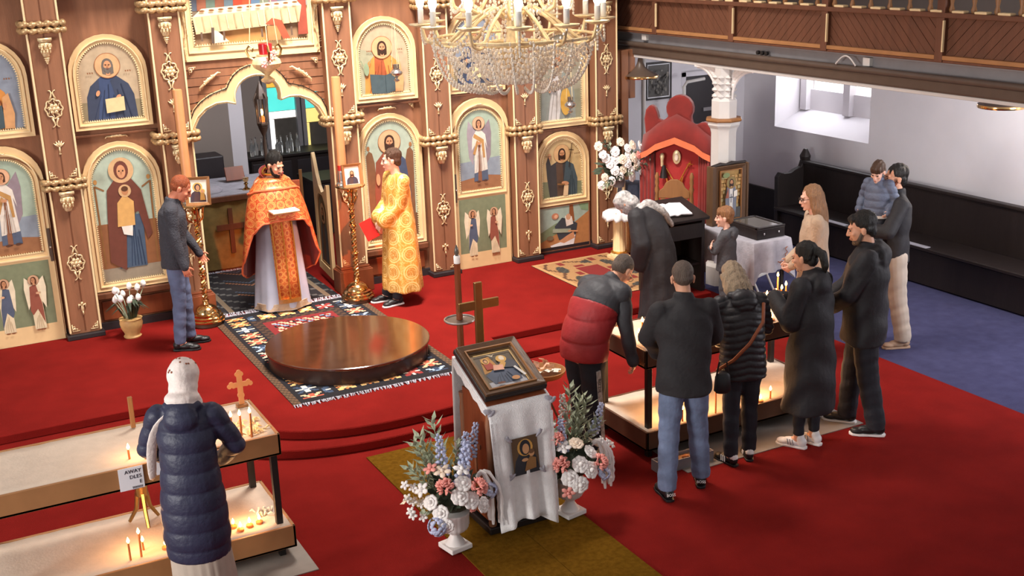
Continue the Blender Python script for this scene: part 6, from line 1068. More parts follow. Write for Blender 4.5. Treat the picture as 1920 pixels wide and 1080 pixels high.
class Fig:
    def __init__(s, label, x, y, z, a, h, bend=0, hunch=0, hp=5, hy=0, wr=None, wl=None, er=None, el=None, feet=((.1, 0), (-.1, 0)), turn=((8), (-8)), group=None, skin='skin', slim=1, hd=(None, None), curl=.5, roll=0, headsc=1, body=True, brows='hair_black'):
        s.s = h/1.75; s.k = s.s; s.t = thing('person', label, 'person', (x, y, z), -R(27.4+a)); s.slim = slim; S = s.s
        s.bend, s.hunch = R(bend), R(hunch); s.hip = V((0, -.05*sin(s.bend), .95))*S
        s.pts = [s.hip.copy()]; n = 20
        for i in range(n+4): t = i/n; a_ = s.bend+s.hunch*t; s.pts.append(s.pts[-1]+V((0, sin(a_), cos(a_)))*.5*S/n)
        p1, R1 = s.sp(1.0); s.HR = RZ(R(hy)) @ RX(-R(hp)) @ Matrix.Rotation(R(roll), 3, 'Y'); s.nk = p1+R1 @ V((0, .012, .07))*S; s.hc = s.nk+s.HR @ V((0, .022, .108))*S*headsc; s.hs = S*headsc
        s.sh = {}; s.elb = {}; s.wri = {}; p9, R9 = s.sp(.92)
        for sd, w_, e_ in ((1, wr, er), (-1, wl, el)):
            sh = p9+R9 @ V((sd*.172*slim, 0, 0))*S; s.sh[sd] = sh
            w_ = V(w_)*S if w_ is not None else sh+V((sd*.05, .07, -.52))*S
            hint = V(e_) if e_ is not None else V((sd*.5, -1, -.3)); s.elb[sd], s.wri[sd] = s.ik(sh, w_, hint, .285*S, .25*S)
        s.feet = {1: V((feet[0][0], feet[0][1], 0))*S, -1: V((feet[1][0], feet[1][1], 0))*S}; s.turn = {1: -R(turn[0]), -1: -R(turn[1])}; s.hd = {1: hd[0], -1: hd[1]}; s.curl = curl
        if body: s.make_body(skin, brows)
    def ik(s, a, b, hint, l1, l2):
        d = b-a; L = d.length
        if L > (l1+l2)*.995: b = a+d.normalized()*(l1+l2)*.995; d = b-a; L = d.length
        t = d.normalized(); x = (l1*l1-l2*l2+L*L)/(2*L); hh = math.sqrt(max(0, l1*l1-x*x)); h_ = hint-t*hint.dot(t); return a+t*x+h_.normalized()*hh, b
    def sp(s, t):
        if t < 0: return s.hip+V((0, 0, t*.5*s.s)), RX(-s.bend*max(0, 1+t*2)*.5)
        i = min(t*20, 23); k = int(i); p = s.pts[k].lerp(s.pts[min(k+1, len(s.pts)-1)], i-k); return p, RX(-(s.bend+s.hunch*t))
    def hp_(s, x, y, z): return s.hc+s.HR @ V((x, y, z))*s.hs
    def hell(s, g, c, r): g.ell(s.hp_(*c), tuple(q*s.hs for q in r), s.HR, 16, 10)
    def hcap(s, g, a, r1, b, r2): g.caps(s.hp_(*a), r1*s.hs, s.hp_(*b), r2*s.hs, 12)
    def make_body(s, skin, brows):
        g = G(); S = s.s; m = s.slim
        for t, rx, ry in ((-.12, .15, .105), (.05, .15, .1), (.3, .135, .095), (.55, .145, .105), (.8, .15, .1)): p, Rm = s.sp(t); g.ell(p, (rx*S*m, ry*S, .1*S), Rm)
        p, Rm = s.sp(.96)
        for sd in (1, -1):
            g.caps(p+Rm @ V((sd*.03, 0, .01))*S, .05*S, s.sh[sd], .05*S); g.caps(s.sh[sd], .045*S, s.elb[sd], .036*S); g.caps(s.elb[sd], .036*S, s.wri[sd], .025*S)
            hj = s.hip+V((sd*.085, 0, -.04))*S; an = s.feet[sd]+V((0, -.0, .09))*S; kn = (hj+an)/2+V((0, .025, .02))*S; g.caps(hj, .075*S, kn, .05*S); g.caps(kn, .048*S, an, .034*S); g.caps(an+V((0, 0, -.02))*S, .032*S, an+RZ(s.turn[sd]) @ V((0, .11, -.055))*S, .022*S)
            s.hand(g, sd)
        g.caps(p, .056*S, s.nk, .052*S); g.caps(s.nk, .052*S, s.hp_(0, -.01, -.05), .05*S)
        for c, r in (((0, -.018, .035), (.074, .094, .084)), ((0, .026, -.02), (.059, .064, .085)), ((0, .03, -.075), (.047, .05, .042)), ((0, .072, -.1), (.02, .016, .016)), ((0, .074, .026), (.05, .018, .013)), ((.04, .062, -.022), (.02, .02, .018)), ((-.04, .062, -.022), (.02, .02, .018)), ((0, .088, -.058), (.023, .012, .007)), ((0, .086, -.07), (.02, .012, .008)), ((.077, -.012, -.012), (.009, .02, .03)), ((-.077, -.012, -.012), (.009, .02, .03)), ((.082, -.02, -.0), (.007, .014, .018)), ((-.082, -.02, -.0), (.007, .014, .018))): s.hell(g, c, r)
        s.hcap(g, (0, .084, .02), .009, (0, .106, -.028), .013); s.hell(g, (.012, .094, -.032), (.009, .01, .008)); s.hell(g, (-.012, .094, -.032), (.009, .01, .008))
        o = put('body', remesh(g, .0058, 2, .42), skin, s.t, 180); s.body = o
        g = G()
        for sd in (1, -1): s.hell(g, (sd*.03, .083, .004), (.011, .006, .005))
        g.build('eyes', 'eye', s.t); g = G()
        for sd in (1, -1): s.hcap(g, (sd*.014, .092, .022), .0035, (sd*.044, .084, .02), .0025)
        g.build('eyebrows', brows, s.t); g = G(); s.hell(g, (0, .0985, -.063), (.018, .004, .005)); g.build('lips', 'lip', s.t)
    def hand(s, g, sd):
        S = s.s; w_ = s.wri[sd]; f = (w_-s.elb[sd]).normalized(); q = s.hd[sd]
        d = V(q[0]).normalized() if q else f; n = V(q[1]) if q else V((-sd, .15, 0)); n = (n-d*n.dot(d)).normalized(); t = d.cross(n)*sd; B = Matrix((t, n, d)).transposed(); U = .92*S
        g.ell(w_+d*.045*U, (.041*U, .017*U, .055*U), B, 12, 8); c = s.curl
        for i, L in enumerate((.07, .078, .072, .056)):
            b = w_+d*.083*U+t*(.031-.0207*i)*U; sprd = t*(.12-.08*i); d1 = (d*cos(c)+n*sin(c)+sprd).normalized(); d2 = (d*cos(2.1*c)+n*sin(2.1*c)+sprd).normalized(); m1 = b+d1*L*.52*U; g.caps(b-d*.02*U, .0085*U, m1, .008*U, 8); g.caps(m1, .008*U, m1+d2*L*.5*U, .0065*U, 8)
        b = w_+d*.025*U+t*.028*U; m1 = b+(d*.55+t*.75+n*.35).normalized()*.042*U; g.caps(b, .013*U, m1, .0105*U, 8); g.caps(m1, .0105*U, m1+(d*.8+t*.3+n*.5).normalized()*.03*U, .008*U, 8)
    # ---- clothing
    def top(s, name, mt, prof, sl=(.062, .052, .044), sleeves=True, fn=None, voxel=.0105, cuff=.012, collar=None, hood=0, cloth=False, smooth=3, extra=None, shr=.066):
        g = G(); S = s.s; rings = []
        for t, rx, ry, fy in prof: p, Rm = s.sp(t); rings.append((p+Rm @ V((0, fy*S, 0)), rx*S, ry*S, Rm))
        g.loft(rings, 28); p, Rm = s.sp(.95)
        for sd in (1, -1):
            g.caps(p+Rm @ V((sd*.05, -.005, .0))*S, shr*S, s.sh[sd], shr*S*.98)
            if sleeves:
                g.caps(s.sh[sd], sl[0]*S*1.04, s.elb[sd], sl[1]*S); e = s.wri[sd]+(s.wri[sd]-s.elb[sd]).normalized()*cuff*S; g.caps(s.elb[sd], sl[1]*S, e, sl[2]*S)
        if collar: p, Rm = s.sp(1.0); q, Rq = s.sp(1.06+collar*.1); g.loft([(p, .078*S, .08*S, Rm), (q+Rq @ V((0, .004, .012*S)), .067*S, .07*S, Rq)], 20)
        if hood:
            p, Rm = s.sp(.97); g.ell(p+Rm @ V((0, -.105, -.03))*S, (.13*S*hood, .06*S, .10*S), Rm); g.ell(p+Rm @ V((0, -.075, .04))*S, (.105*S*hood, .055*S, .05*S), Rm)
            for sd in (1, -1): g.caps(p+Rm @ V((sd*.09, -.06, .03))*S, .035*S, p+Rm @ V((sd*.06, .06, .0))*S, .028*S)
        if extra: extra(g)
        return put(name, remesh(g, voxel*max(S, .75), smooth, 1, fn, cloth), mt, s.t, 180)
    def trousers(s, mt, r=(.092, .066, .056), fn=None, low=.075):
        g = G(); S = s.s; g.ell(s.hip+V((0, 0, -.03))*S, (.162*S, .115*S, .11*S))
        for sd in (1, -1):
            hj = s.hip+V((sd*.082, 0, -.05))*S; an = s.feet[sd]+V((0, -.005, low))*S; kn = (hj+an)/2+V((0, .02, .03))*S; g.caps(hj, r[0]*S, kn, r[1]*S); g.caps(kn, r[1]*S, an+V((0, 0, r[2]*.6))*S, r[2]*S); g.lathe([(r[2]*S*.98, 0), (r[2]*S, .05*S)], an, 14)
        return put('trousers', remesh(g, .010, 3, 1, fn or wrinkle(.004, 34)), mt, s.t, 180)
    def shoes(s, mt, sole='shoe_black', big=1, stripes=False, scol='petal_white'):
        S = s.s*big; out = {}
        for sd in (1, -1):
            Rm = RZ(s.turn[sd]); c = s.feet[sd]; g = G(); f = lambda x, y, z: c+Rm @ V((x, y, z))*S
            g.ell(f(0, -.035, .055), (.038*S, .045*S, .045*S), Rm); g.ell(f(0, .05, .045), (.042*S, .085*S, .036*S), Rm); g.ell(f(0, .125, .034), (.045*S, .06*S, .026*S), Rm); g.caps(f(0, -.03, .06), .036*S, f(0, -.02, .095), .038*S)
            o = put('shoe', remesh(g, .006, 2), mt, s.t, 180)
            ol = [(0, -.085), (.03, -.075), (.038, -.03), (.038, .04), (.048, .11), (.04, .165), (.015, .19), (-.015, .19), (-.04, .165), (-.048, .11), (-.038, .04), (-.038, -.03), (-.03, -.075)]
            g = G().prismz([(f(x, y, 0).x, f(x, y, 0).y) for x, y in ol], .001, .019*S); g.build('sole', sole, o, smooth=0, bevel=.004); out[sd] = o
            if stripes:
                for q in (-1, 1):
                    g = G()
                    for k in range(3): g.caps(f(q*.047, .02+.022*k, .03), .004*S, f(q*.034, .035+.022*k, .068), .004*S, 6)
                    g.build('side_stripes', scol, o)
        s.shoe = out; return out
    def hair(s, mt, kind='short', up=0, fn=None):
        g = G(); u = up
        if kind == 'buzz': L = [((0, -.024, .042), (.077, .094, .084)), ((0, -.045, -.0), (.07, .066, .055))]
        else: L = [((0, -.03, .05), (.081, .099, .086+u)), ((0, -.042, .0), (.079, .07, .055)), ((0, -.068, -.03), (.06, .042, .05))]
        for c, r in L: s.hell(g, c, r)
        if kind in ('fringe', 'quiff'):
            s.hell(g, (0, .04, .085), (.062, .045, .03+u))
            if kind == 'fringe':
                for k in range(7): x = -.054+.018*k; s.hcap(g, (x*.9, .055, .085), .016, (x, .08-.2*abs(x), .042), .009)
        if kind in ('long', 'bob'):
            lo = -.27 if kind == 'long' else -.2
            for k in range(13): a = R(-195+k*17.5)+0; x, y = .08*cos(a), -.02+.085*sin(a); s.hcap(g, (x*.95, y, .03), .03, (x*1.12, y*1.1-.005, -.1), .028); s.hcap(g, (x*1.12, y*1.1-.005, -.1), .028, (x*1.2, y*1.15-.01, lo+.02*sin(k*2.3)), .014)
        if kind == 'pony': s.hell(g, (0, -.1, .05), (.04, .03, .035)); s.hcap(g, (0, -.12, .05), .028, (0, -.16, .01), .036); s.hcap(g, (0, -.16, .01), .036, (0, -.165, -.08), .03); s.hcap(g, (0, -.165, -.08), .03, (0.01, -.15, -.15), .008)
        return put('hair', remesh(g, .0075, 2, 1, fn or (lambda P: (.25 if kind == 'buzz' else 1)*(.003*np.sin(P[:, 0]*160+np.sin(P[:, 2]*30)*2)+.002*np.sin(P[:, 1]*150)))), mt, s.t, 180)
    def beard(s, mt, full=True):
        g = G(); s.hell(g, (0, .045, -.09), (.048, .042, .034)); s.hell(g, (0, .072, -.1), (.024, .022, .024))
        for sd in (1, -1): s.hcap(g, (sd*.064, .005, -.03), .012, (sd*.046, .04, -.085), .018)
        s.hcap(g, (-.024, .09, -.05), .006, (.024, .09, -.05), .006); return put('beard', remesh(g, .006, 1), mt, s.t, 180)
    def glasses(s):
        g = G()
        for sd in (1, -1): g.tube([s.hp_(sd*.032+.024*cos(a), .1, .004+.017*sin(a)) for a in (2*PI*i/16 for i in range(16))], .0025, 5, closed=True); g.tube([s.hp_(sd*.056, .098, .006), s.hp_(sd*.08, .0, .004)], .0025, 5)
        g.tube([s.hp_(-.01, .104, .008), s.hp_(.01, .104, .008)], .0025, 5); return g.build('glasses', 'eye', s.t)
    def skirt(s, name, mt, z0, z1, r0, r1, nf=9, am=.08, cloth=False, y=0, fy=1, th=.004, x=0):
        g = G(); S = s.s; rings = []
        for k in range(13): t = k/12; rings.append((V((x*t, y*t, (z0+(z1-z0)*t)))*S, (r0[0]+(r1[0]-r0[0])*t)*S, (r0[1]+(r1[1]-r0[1])*t)*S, None, am*t))
        g.loft(rings, 72, fold=lambda k, a, m_: m_*(cos(nf*a+k*.05)+.4*cos((nf*2+1)*a)), capa=True); me = g.mesh(name)
        if cloth: cloth_uv(me)
        return put(name, me, mt, s.t, 60)
JK = [(-.22, .185, .135, 0), (.05, .18, .13, 0), (.35, .172, .125, 0), (.62, .188, .138, .004), (.84, .185, .128, 0), (.97, .12, .095, 0), (1.04, .072, .074, .004)]

# --- man at the candle stand
f = Fig('man with short reddish hair in dark sweater and jeans facing the left brass stand', 2.22, 11.42, .16, 78, 1.76, hp=33, hunch=8, wr=(.22, .10, .84), wl=(-.14, .22, .92), skin='skin_red', brows='hair_ginger', feet=((.1, -.03), (-.09, .06)))
f.trousers('jeans', (.092, .068, .058)); f.shoes('shoe_black'); f.top('sweater', 'sweater', JK, (.060, .05, .042), collar=.5, fn=wrinkle(.004, 26)); f.hair('hair_ginger', 'buzz')
# --- priest
f = Fig('bearded priest in orange brocade vestments holding a thin white book', 3.47, 12.16, .168, 152, 1.72, hp=24, hy=26, wr=(.07, .27, 1.12), wl=(-.07, .27, 1.12), er=(.25, -.6, -1), el=(-.25, -.6, -1), slim=.92, hd=(((-.8, .5, 0), (0, 0, 1)), ((.8, .5, 0), (0, 0, 1))))
f.hair('hair_black', up=.02); f.beard('hair_black'); f.shoes('shoe_black'); f.skirt('cassock', 'robe_blue', 1.30, .02, (.19, .14), (.31, .25), 7, .05); f.skirt('hem_band', 'beige', .10, .025, (.304, .246), (.313, .253), 7, .052, True)
g = G(); S = f.s
for j, (z, y) in enumerate(((1.36, .14), (1.2, .17), (1.0, .185), (.7, .225), (.4, .258), (.16, .285))):
    for i in range(9): u = i/8-.5; g.v.append((u*.25*S, (y-.10*u*u)*S, z*S))
for j in range(5):
    for i in range(8): a = j*9+i; g.f.append((a, a+1, a+10, a+9)); g.m.append(0); g.c.append(None)
me = g.mesh('stole'); cloth_uv(me); st = put('stole', me, 'bro_epi', f.t, 180, solid=.008)
g = G()
for i in range(30): u = i/29-.5; y = .287-.10*u*u; g.tube([(u*.25*S, y*S, .16*S), (u*.25*S, (y+.004)*S, .115*S)], .004, 4)
g.build('gold_fringe', 'gold', st); g = G()
for x in (-.115, 0, .115): g.tube([(x*S, (y-.10*(x*2)**2*.25+.006)*S, z*S) for z, y in ((1.0, .188), (.7, .228), (.4, .261), (.17, .288))], .007, 6)
g.build('gold_braid', 'gold', st); f.skirt('sash', 'gold', 1.06, 1.00, (.205, .17), (.206, .172), 1, 0)
def cope(S, off, z_neck=1.475):
    g = G(); nt, nv = 72, 22; hemk = [(0, 1.05, .335), (35, 1.03, .355), (58, .92, .385), (76, .60, .43), (95, .42, .42), (120, .36, .37), (150, .40, .31), (180, .42, .29)]
    def hem(d):
        for (a, z, r), (b, z2, r2_) in zip(hemk, hemk[1:]):
            if d <= b: q = (d-a)/(b-a); q = q*q*(3-2*q); return z+(z2-z)*q, r+(r2_-r)*q
        return hemk[-1][1:]
    for j in range(nv+1):
        v = j/nv
        for i in range(nt):
            th = 2*PI*i/nt; d = abs(math.degrees(th if th < PI else th-2*PI)); hz, hr = hem(d); q = min(1, v/.2); sh = sin(q*PI/2)
            sx = .085+(.215-.085)*sh; sy = .085+(.15-.085)*sh; k = max(0, (v-.2)/.8); r_x = sx+(hr-sx)*k**.5; r_y = sy+(hr*.86-sy)*k**.55; fo = 1+.035*k*sin(th*9+1.5)+.02*k*sin(th*17)
            z = z_neck-.085*(1-cos(q*PI/2))-(z_neck-.085-hz)*k; back = max(0, -cos(th)); z += .07*back*(1-q); g.v.append(((r_x*sin(th)*fo-off*sin(th))*S, (r_y*cos(th)*fo-off*cos(th)+.02*k)*S, z*S))
    for j in range(nv):
        for i in range(nt): g.f.append((j*nt+i, (j+1)*nt+i, (j+1)*nt+(i+1) % nt, j*nt+(i+1) % nt)); g.m.append(0); g.c.append(None)
    return g, nt, nv
g, nt, nv = cope(S, 0); me = g.mesh('phelonion'); cloth_uv(me); ph = put('phelonion', me, 'bro_orange', f.t, 180); hemp = [V(g.v[nv*nt+i]) for i in range(nt)]; yoke = [V(g.v[6*nt+i])*1.006 for i in range(nt)]
g2, _, _ = cope(S, .012); g2.build('lining', 'velvet', ph, smooth=180); G().tube(hemp, .011, 6, closed=True).build('gold_braid', 'trim_orange', ph); G().tube(yoke, .012, 6, closed=True).build('gold_braid', 'trim_orange', ph)
cl = [V((.092*sin(a)*S, (-.01+.088*cos(a))*S, (1.49+.05*max(0, -cos(a))))) for a in (2*PI*i/32 for i in range(32))]; G().tube(cl, .013, 8, closed=True).build('collar_roll', 'gold', ph)
g = G(); n = 18
for j in range(2):
    for i in range(n+1): a = R(75+210*i/n); r_ = (.095+.03*j)*S; g.v.append((r_*sin(a), r_*cos(a)-.01, (1.47+(.12*j*(.4+.6*max(0, -cos(a)))))*S))
for i in range(n): g.f.append((i, i+1, n+2+i, n+1+i)); g.m.append(0); g.c.append(None)
g.build('stand_collar', 'velvet', ph, smooth=180, solid=.01)
p = f.t.matrix_basis @ V((0, .33*S, 1.155*S)); bk = thing('prayer_book', 'thin white open book held flat by the priest', 'book', (p.x+.168*0, p.y, p.z), f.t.rotation_euler.z)
bk.location = Matrix.Rotation(f.t.rotation_euler.z, 3, 'Z') @ V((0, .335*S, 1.15*S))+f.t.location; G().box((0, 0, 0), (.30, .19, .012)).build('cover', 'oak', bk, smooth=0, bevel=.003); G().box((-.072, 0, .010), (.14, .17, .01)).build('page_block', 'paper', bk, smooth=0); G().box((.072, 0, .010), (.14, .17, .01)).build('page_block', 'paper', bk, smooth=0)
# --- altar server
f = Fig('young man in long gold brocade robe with clasped hands beside the right brass stand', 4.67, 11.62, .162, -118, 1.70, hp=6, hy=-22, wr=(.05, .23, .98), wl=(-.06, .22, .96), hd=(((-.55, .5, -.7), (-.2, -.9, -.3)), ((.5, .5, -.8), (.2, -.9, -.3))), skin='skin_pale', slim=.95, feet=((.1, .16), (-.1, .12)))
f.hair('hair_brown', 'short', .0); f.shoes('shoe_black', 'shoe_white'); f.trousers('trousers')
f.top('robe', 'bro_gold', [(-1.58, .285, .22, 0), (-1.2, .275, .21, 0), (-.6, .255, .19, 0), (0, .228, .17, 0), (.35, .2, .15, 0), (.62, .195, .145, 0), (.84, .185, .13, 0), (.97, .115, .095, 0), (1.03, .075, .078, 0)], (.085, .088, .092), fn=lambda P: .008*np.sin(np.arctan2(P[:, 0], P[:, 1])*9)*np.clip((1.2-P[:, 2]), 0, 1), cloth=True, cuff=-.03, shr=.07, voxel=.011)
bk = thing('red_folder', 'bright red folder held down by the young man in gold', 'folder', (0, 0, 0)); q = Matrix.Rotation(f.t.rotation_euler.z, 3, 'Z'); bk.location = q @ V((.12, .30, .83))+f.t.location; bk.rotation_euler = (0, R(28), f.t.rotation_euler.z+R(40)); G().box((0, 0, 0), (.16, .018, .22)).build('cover', 'redbook', bk, smooth=0, bevel=.004); G().box((.002, 0, 0), (.157, .012, .212)).build('pages', 'paper', bk, smooth=0); g = G(); g.tube([(-.072, -.0095, -.1), (.072, -.0095, -.1), (.072, -.0095, .1), (-.072, -.0095, .1)], .0012, 4, closed=True); g.build('gilt_line', 'gold', bk)
# --- man in red and grey vest, stooping towards the candles
f = Fig('stooping man with glasses in a red and grey padded vest by the right candle table', 4.42, 7.34, 0, 48, 1.78, bend=14, hunch=40, hp=54, wr=(.24, .27, .80), wl=(-.12, .42, 1.0), brows='hair_black', er=(.4, -1, 0), feet=((.12, -.05), (-.1, .06)), hd=(((-.1, .35, -.9), (-.8, -.5, 0)), None), curl=.6)
f.trousers('trousers', (.105, .085, .075)); f.shoes('shoe_black'); f.hair('hair_grey', 'buzz'); f.glasses()
f.top('sweatshirt', 'vest_grey', [(.1, .165, .12, 0), (.6, .17, .125, 0), (.84, .17, .12, 0), (.97, .115, .09, 0), (1.05, .07, .072, 0)], (.068, .058, .048), collar=.6, fn=wrinkle(.005, 24), voxel=.011)
VQ = [(-.2, .20, .155, 0), (.05, .205, .16, 0), (.35, .20, .158, 0), (.60, .212, .165, 0)]
f.top('vest_lower', 'vest_red', VQ+[(.63, .2, .15, 0)], sleeves=False, fn=quilt(.016, .17), shr=.02)
f.top('vest_yoke', 'vest_grey', [(.60, .214, .166, 0), (.72, .212, .162, 0), (.86, .20, .145, 0), (.97, .13, .11, 0), (1.05, .082, .085, -.005)], sleeves=False, collar=1.0, fn=wrinkle(.003, 30), shr=.086)
bandt = G().box((.0, 0, 0), (.04, .012, .58)).build('side_stripe', 'scarf_grey', f.t, smooth=0); bandt.location = (.185*f.s, -.03, .52); bandt.rotation_euler = (0, R(-4), R(90)); text('BIZZIE', .04, f.t, (.207*f.s, -.045, .70), 'ink', (PI/2, PI/2, R(90)), name='lettering')
# --- man in black jacket and jeans, back to the viewer
f = Fig('man with cropped hair in black jacket and blue jeans seen from behind', 4.72, 6.47, .0, -4, 1.77, hp=14, hunch=4, wr=(.13, .30, 1.02), wl=(-.13, .30, 1.0), er=(1, -.35, -.2), el=(-1, -.35, -.2), feet=((.16, .12), (-.13, -.06)), turn=(10, -10))
f.trousers('jeans_lt', (.102, .078, .07)); f.shoes('shoe_black', 'shoe_black'); f.hair('hair_grey', 'buzz'); f.top('jacket', 'shirt_black', [(-.30, .20, .145, 0), (.05, .195, .142, 0), (.35, .188, .135, 0), (.62, .202, .145, 0), (.84, .20, .134, 0), (.97, .125, .10, 0), (1.04, .078, .08, 0)], (.074, .066, .056), collar=1.1, fn=wrinkle(.010, 17, 1), voxel=.011)
for sd in (1, -1):
    c = f.feet[sd]; tx = text('BOSS', .030, f.shoe[sd], c+RZ(f.turn[sd]) @ V((0, -.083, .075)), 'petal_white', (PI/2-.1, 0, f.turn[sd])); g = G(); g.ell(c+V((0, -.03, .12)), (.034, .034, .02)); g.build('white_sock', 'petal_white', f.shoe[sd])
# --- woman in ribbed puffer jacket
f = Fig('woman with grey blond hair in a ribbed black puffer jacket, head bowed', 5.42, 6.68, .0, -10, 1.60, hp=36, hy=14, hunch=26, wr=(.10, .28, 1.0), wl=(-.10, .28, 1.0), er=(1, -.4, -.2), el=(-1, -.4, -.2), feet=((.09, .04), (-.1, -.03)), turn=(12, -22), brows='hair_blond')
f.trousers('trousers', (.10, .074, .062), low=.085); f.shoes('shoe_black', 'shoe_black', 1.0, True); f.hair('hair_blond', 'bob', .012)
f.top('puffer_jacket', 'coat_puff', [(-.33, .205, .16, 0), (-.1, .20, .158, 0), (.3, .185, .148, 0), (.62, .19, .148, 0), (.84, .18, .132, 0), (.97, .12, .1, 0), (1.04, .082, .085, 0)], (.07, .062, .052), hood=.85, fn=quilt(.010, .052, .25), voxel=.0095)
g = G(); S = f.s; g.tube([(-.23*S, -.02*S, .86*S), (-.15*S, -.185*S, 1.0*S), (-.02*S, -.205*S, 1.14*S), (.1*S, -.17*S, 1.30*S), (.15*S, -.05*S, 1.42*S)], .013, 6); g.build('bag_strap', 'leather', f.t)
for sd in (1, -1): c = f.feet[sd]; g = G(); g.caps(c+RZ(f.turn[sd]) @ V((0, -.038, .07)), .034, c+V((0, -.018, .10)), .034, 10); g.build('white_sock', 'petal_white', f.shoe[sd])
hb = thing('black_handbag', 'small black handbag hanging at the hip of the ribbed puffer jacket', 'bag', (5.17, 6.60, .66), R(-15)); G().loft([((0, 0, 0), .05, .035), ((0, 0, .02), .07, .04), ((0, 0, .13), .06, .03), ((0, 0, .15), .045, .015)], 20).build('pouch', 'shoe_black', hb); G().tube([(-.05, 0, .13), (-.03, 0, .24), (.03, 0, .24), (.05, 0, .13)], .007, 6).build('handle', 'shoe_black', hb)
# --- woman in long black coat
f = Fig('woman with black ponytail in an ankle-length hooded black coat and white trainers', 6.05, 6.63, .0, -50, 1.68, hp=12, hunch=6, wr=(.03, .25, 1.22), wl=(-.11, .27, 1.25), er=(.4, -.2, -1), el=(-.4, -.2, -1), feet=((.07, -.02), (-.07, .05)), turn=(4, -4))
f.trousers('trousers', (.085, .058, .048), low=.12); f.shoes('shoe_white', 'shoe_white', 1.0, True, 'steel_grey'); f.hair('hair_black', 'pony')
f.top('long_coat', 'coat_black', [(-1.22, .245, .205, .0), (-1.16, .25, .21, 0), (-.7, .24, .2, 0), (-.2, .225, .185, 0), (.3, .205, .165, 0), (.62, .205, .16, 0), (.84, .2, .145, 0), (.97, .13, .11, 0), (1.05, .085, .088, 0)], (.086, .08, .068), collar=1.0, hood=1.05, cuff=.04, fn=wrinkle(.012, 13, 2), voxel=.0115)
# --- man in black hooded jacket
f = Fig('man with dark fade haircut in a black hooded jacket and white soled trainers', 6.63, 6.66, .0, -72, 1.84, hp=14, hy=4, wr=(.06, .28, 1.0), wl=(-.08, .28, 1.0), er=(1, -.4, -.2), el=(-1, -.4, -.2), feet=((.12, .1), (-.1, -.12)), turn=(8, -4))
f.trousers('trousers', (.108, .086, .075), low=.06); f.shoes('shoe_black', 'shoe_white'); f.hair('hair_black', 'buzz'); f.hair('hair_black', 'quiff'); 
g = G(); f.hell(g, (0, .042, -.09), (.047, .041, .032)); f.hell(g, (0, .07, -.1), (.022, .02, .022))
for sd in (1, -1): f.hcap(g, (sd*.06, .004, -.03), .014, (sd*.045, .038, -.085), .017)
put('beard', remesh(g, .006, 2), 'hair_grey', f.t, 180)
f.top('hooded_jacket', 'coat_black', [(-.42, .225, .17, 0), (-.1, .22, .168, 0), (.3, .21, .16, 0), (.62, .22, .165, 0), (.84, .215, .15, 0), (.97, .135, .11, 0), (1.04, .085, .088, 0)], (.086, .076, .064), hood=1.2, collar=.6, fn=wrinkle(.011, 15, 3), voxel=.0115); G().box((-.215, .10, 1.22), (.004, .06, .012), RX(.5)).build('white_zip', 'petal_white', f.t, smooth=0)
# --- bearded man carrying a child
f = Fig('bearded man in black jacket carrying a child, behind the black hooded jacket', 8.34, 8.04, .0, -84, 1.80, hp=0, hy=8, wr=(.14, .24, 1.22), wl=(-.10, .30, 1.16), er=(1, -.5, -.4), el=(-1, -.5, -.4), feet=((.1, .2), (-.1, -.1)))
f.trousers('pleat', (.108, .088, .08)); f.shoes('shoe_tan', 'shoe_tan'); f.hair('hair_black', 'short'); f.beard('hair_ginger'); f.top('jacket', 'coat_black', JK, (.074, .066, .056), collar=.8, fn=wrinkle(.006, 18, 4), voxel=.011); G().ell((-.1, .138, 1.19), (.022, .008, .028)).build('orange_badge', 'trim_orange', f.t)
cp = Matrix.Rotation(f.t.rotation_euler.z, 3, 'Z') @ V((-.04, .19, 0))+f.t.location
f = Fig('small child in a blue grey puffer jacket carried on the bearded man’s arm', cp.x, cp.y, .80, -140, 1.02, hp=30, hy=0, roll=-6, wr=(.30, .02, .98), wl=(-.24, .14, 1.0), headsc=1.36, feet=((.12, .25), (-.12, .25)), brows='hair_brown', skin='skin_pale')
f.trousers('trousers', (.1, .08, .07), low=.30); f.hair('hair_brown', 'fringe', .004); f.top('puffer_jacket', 'greyblue', [(-.12, .205, .165, 0), (.1, .22, .175, 0), (.35, .215, .17, 0), (.62, .22, .17, 0), (.84, .2, .15, 0), (.97, .14, .12, 0), (1.05, .1, .1, 0)], (.09, .08, .066), collar=1, fn=quilt(.012, .075), voxel=.010)
G().loft([(f.sp(-.16)[0], .2*f.s, .16*f.s), (f.sp(-.06)[0], .212*f.s, .172*f.s)], 24).build('white_hem', 'petal_white', f.t)
# --- woman in beige cardigan
f = Fig('woman with long brown hair and glasses in a beige cardigan near the pew', 7.52, 8.26, .0, -86, 1.67, hp=10, hy=4, wr=(.06, .22, .98), wl=(-.08, .21, .96), er=(.5, -1, -.2), el=(-.5, -1, -.2), brows='hair_brown', skin='skin_pale', slim=.98)
f.trousers('trousers', (.09, .066, .056)); f.shoes('shoe_black'); f.hair('hair_long', 'long'); f.glasses(); f.top('cardigan', 'beige', [(-.75, .20, .165, 0), (-.3, .195, .16, 0), (.1, .195, .152, 0), (.35, .188, .14, 0), (.62, .192, .142, 0), (.84, .184, .125, 0), (.97, .115, .095, 0), (1.03, .075, .078, 0)], (.068, .06, .052), fn=wrinkle(.006, 14, 5), voxel=.0095)
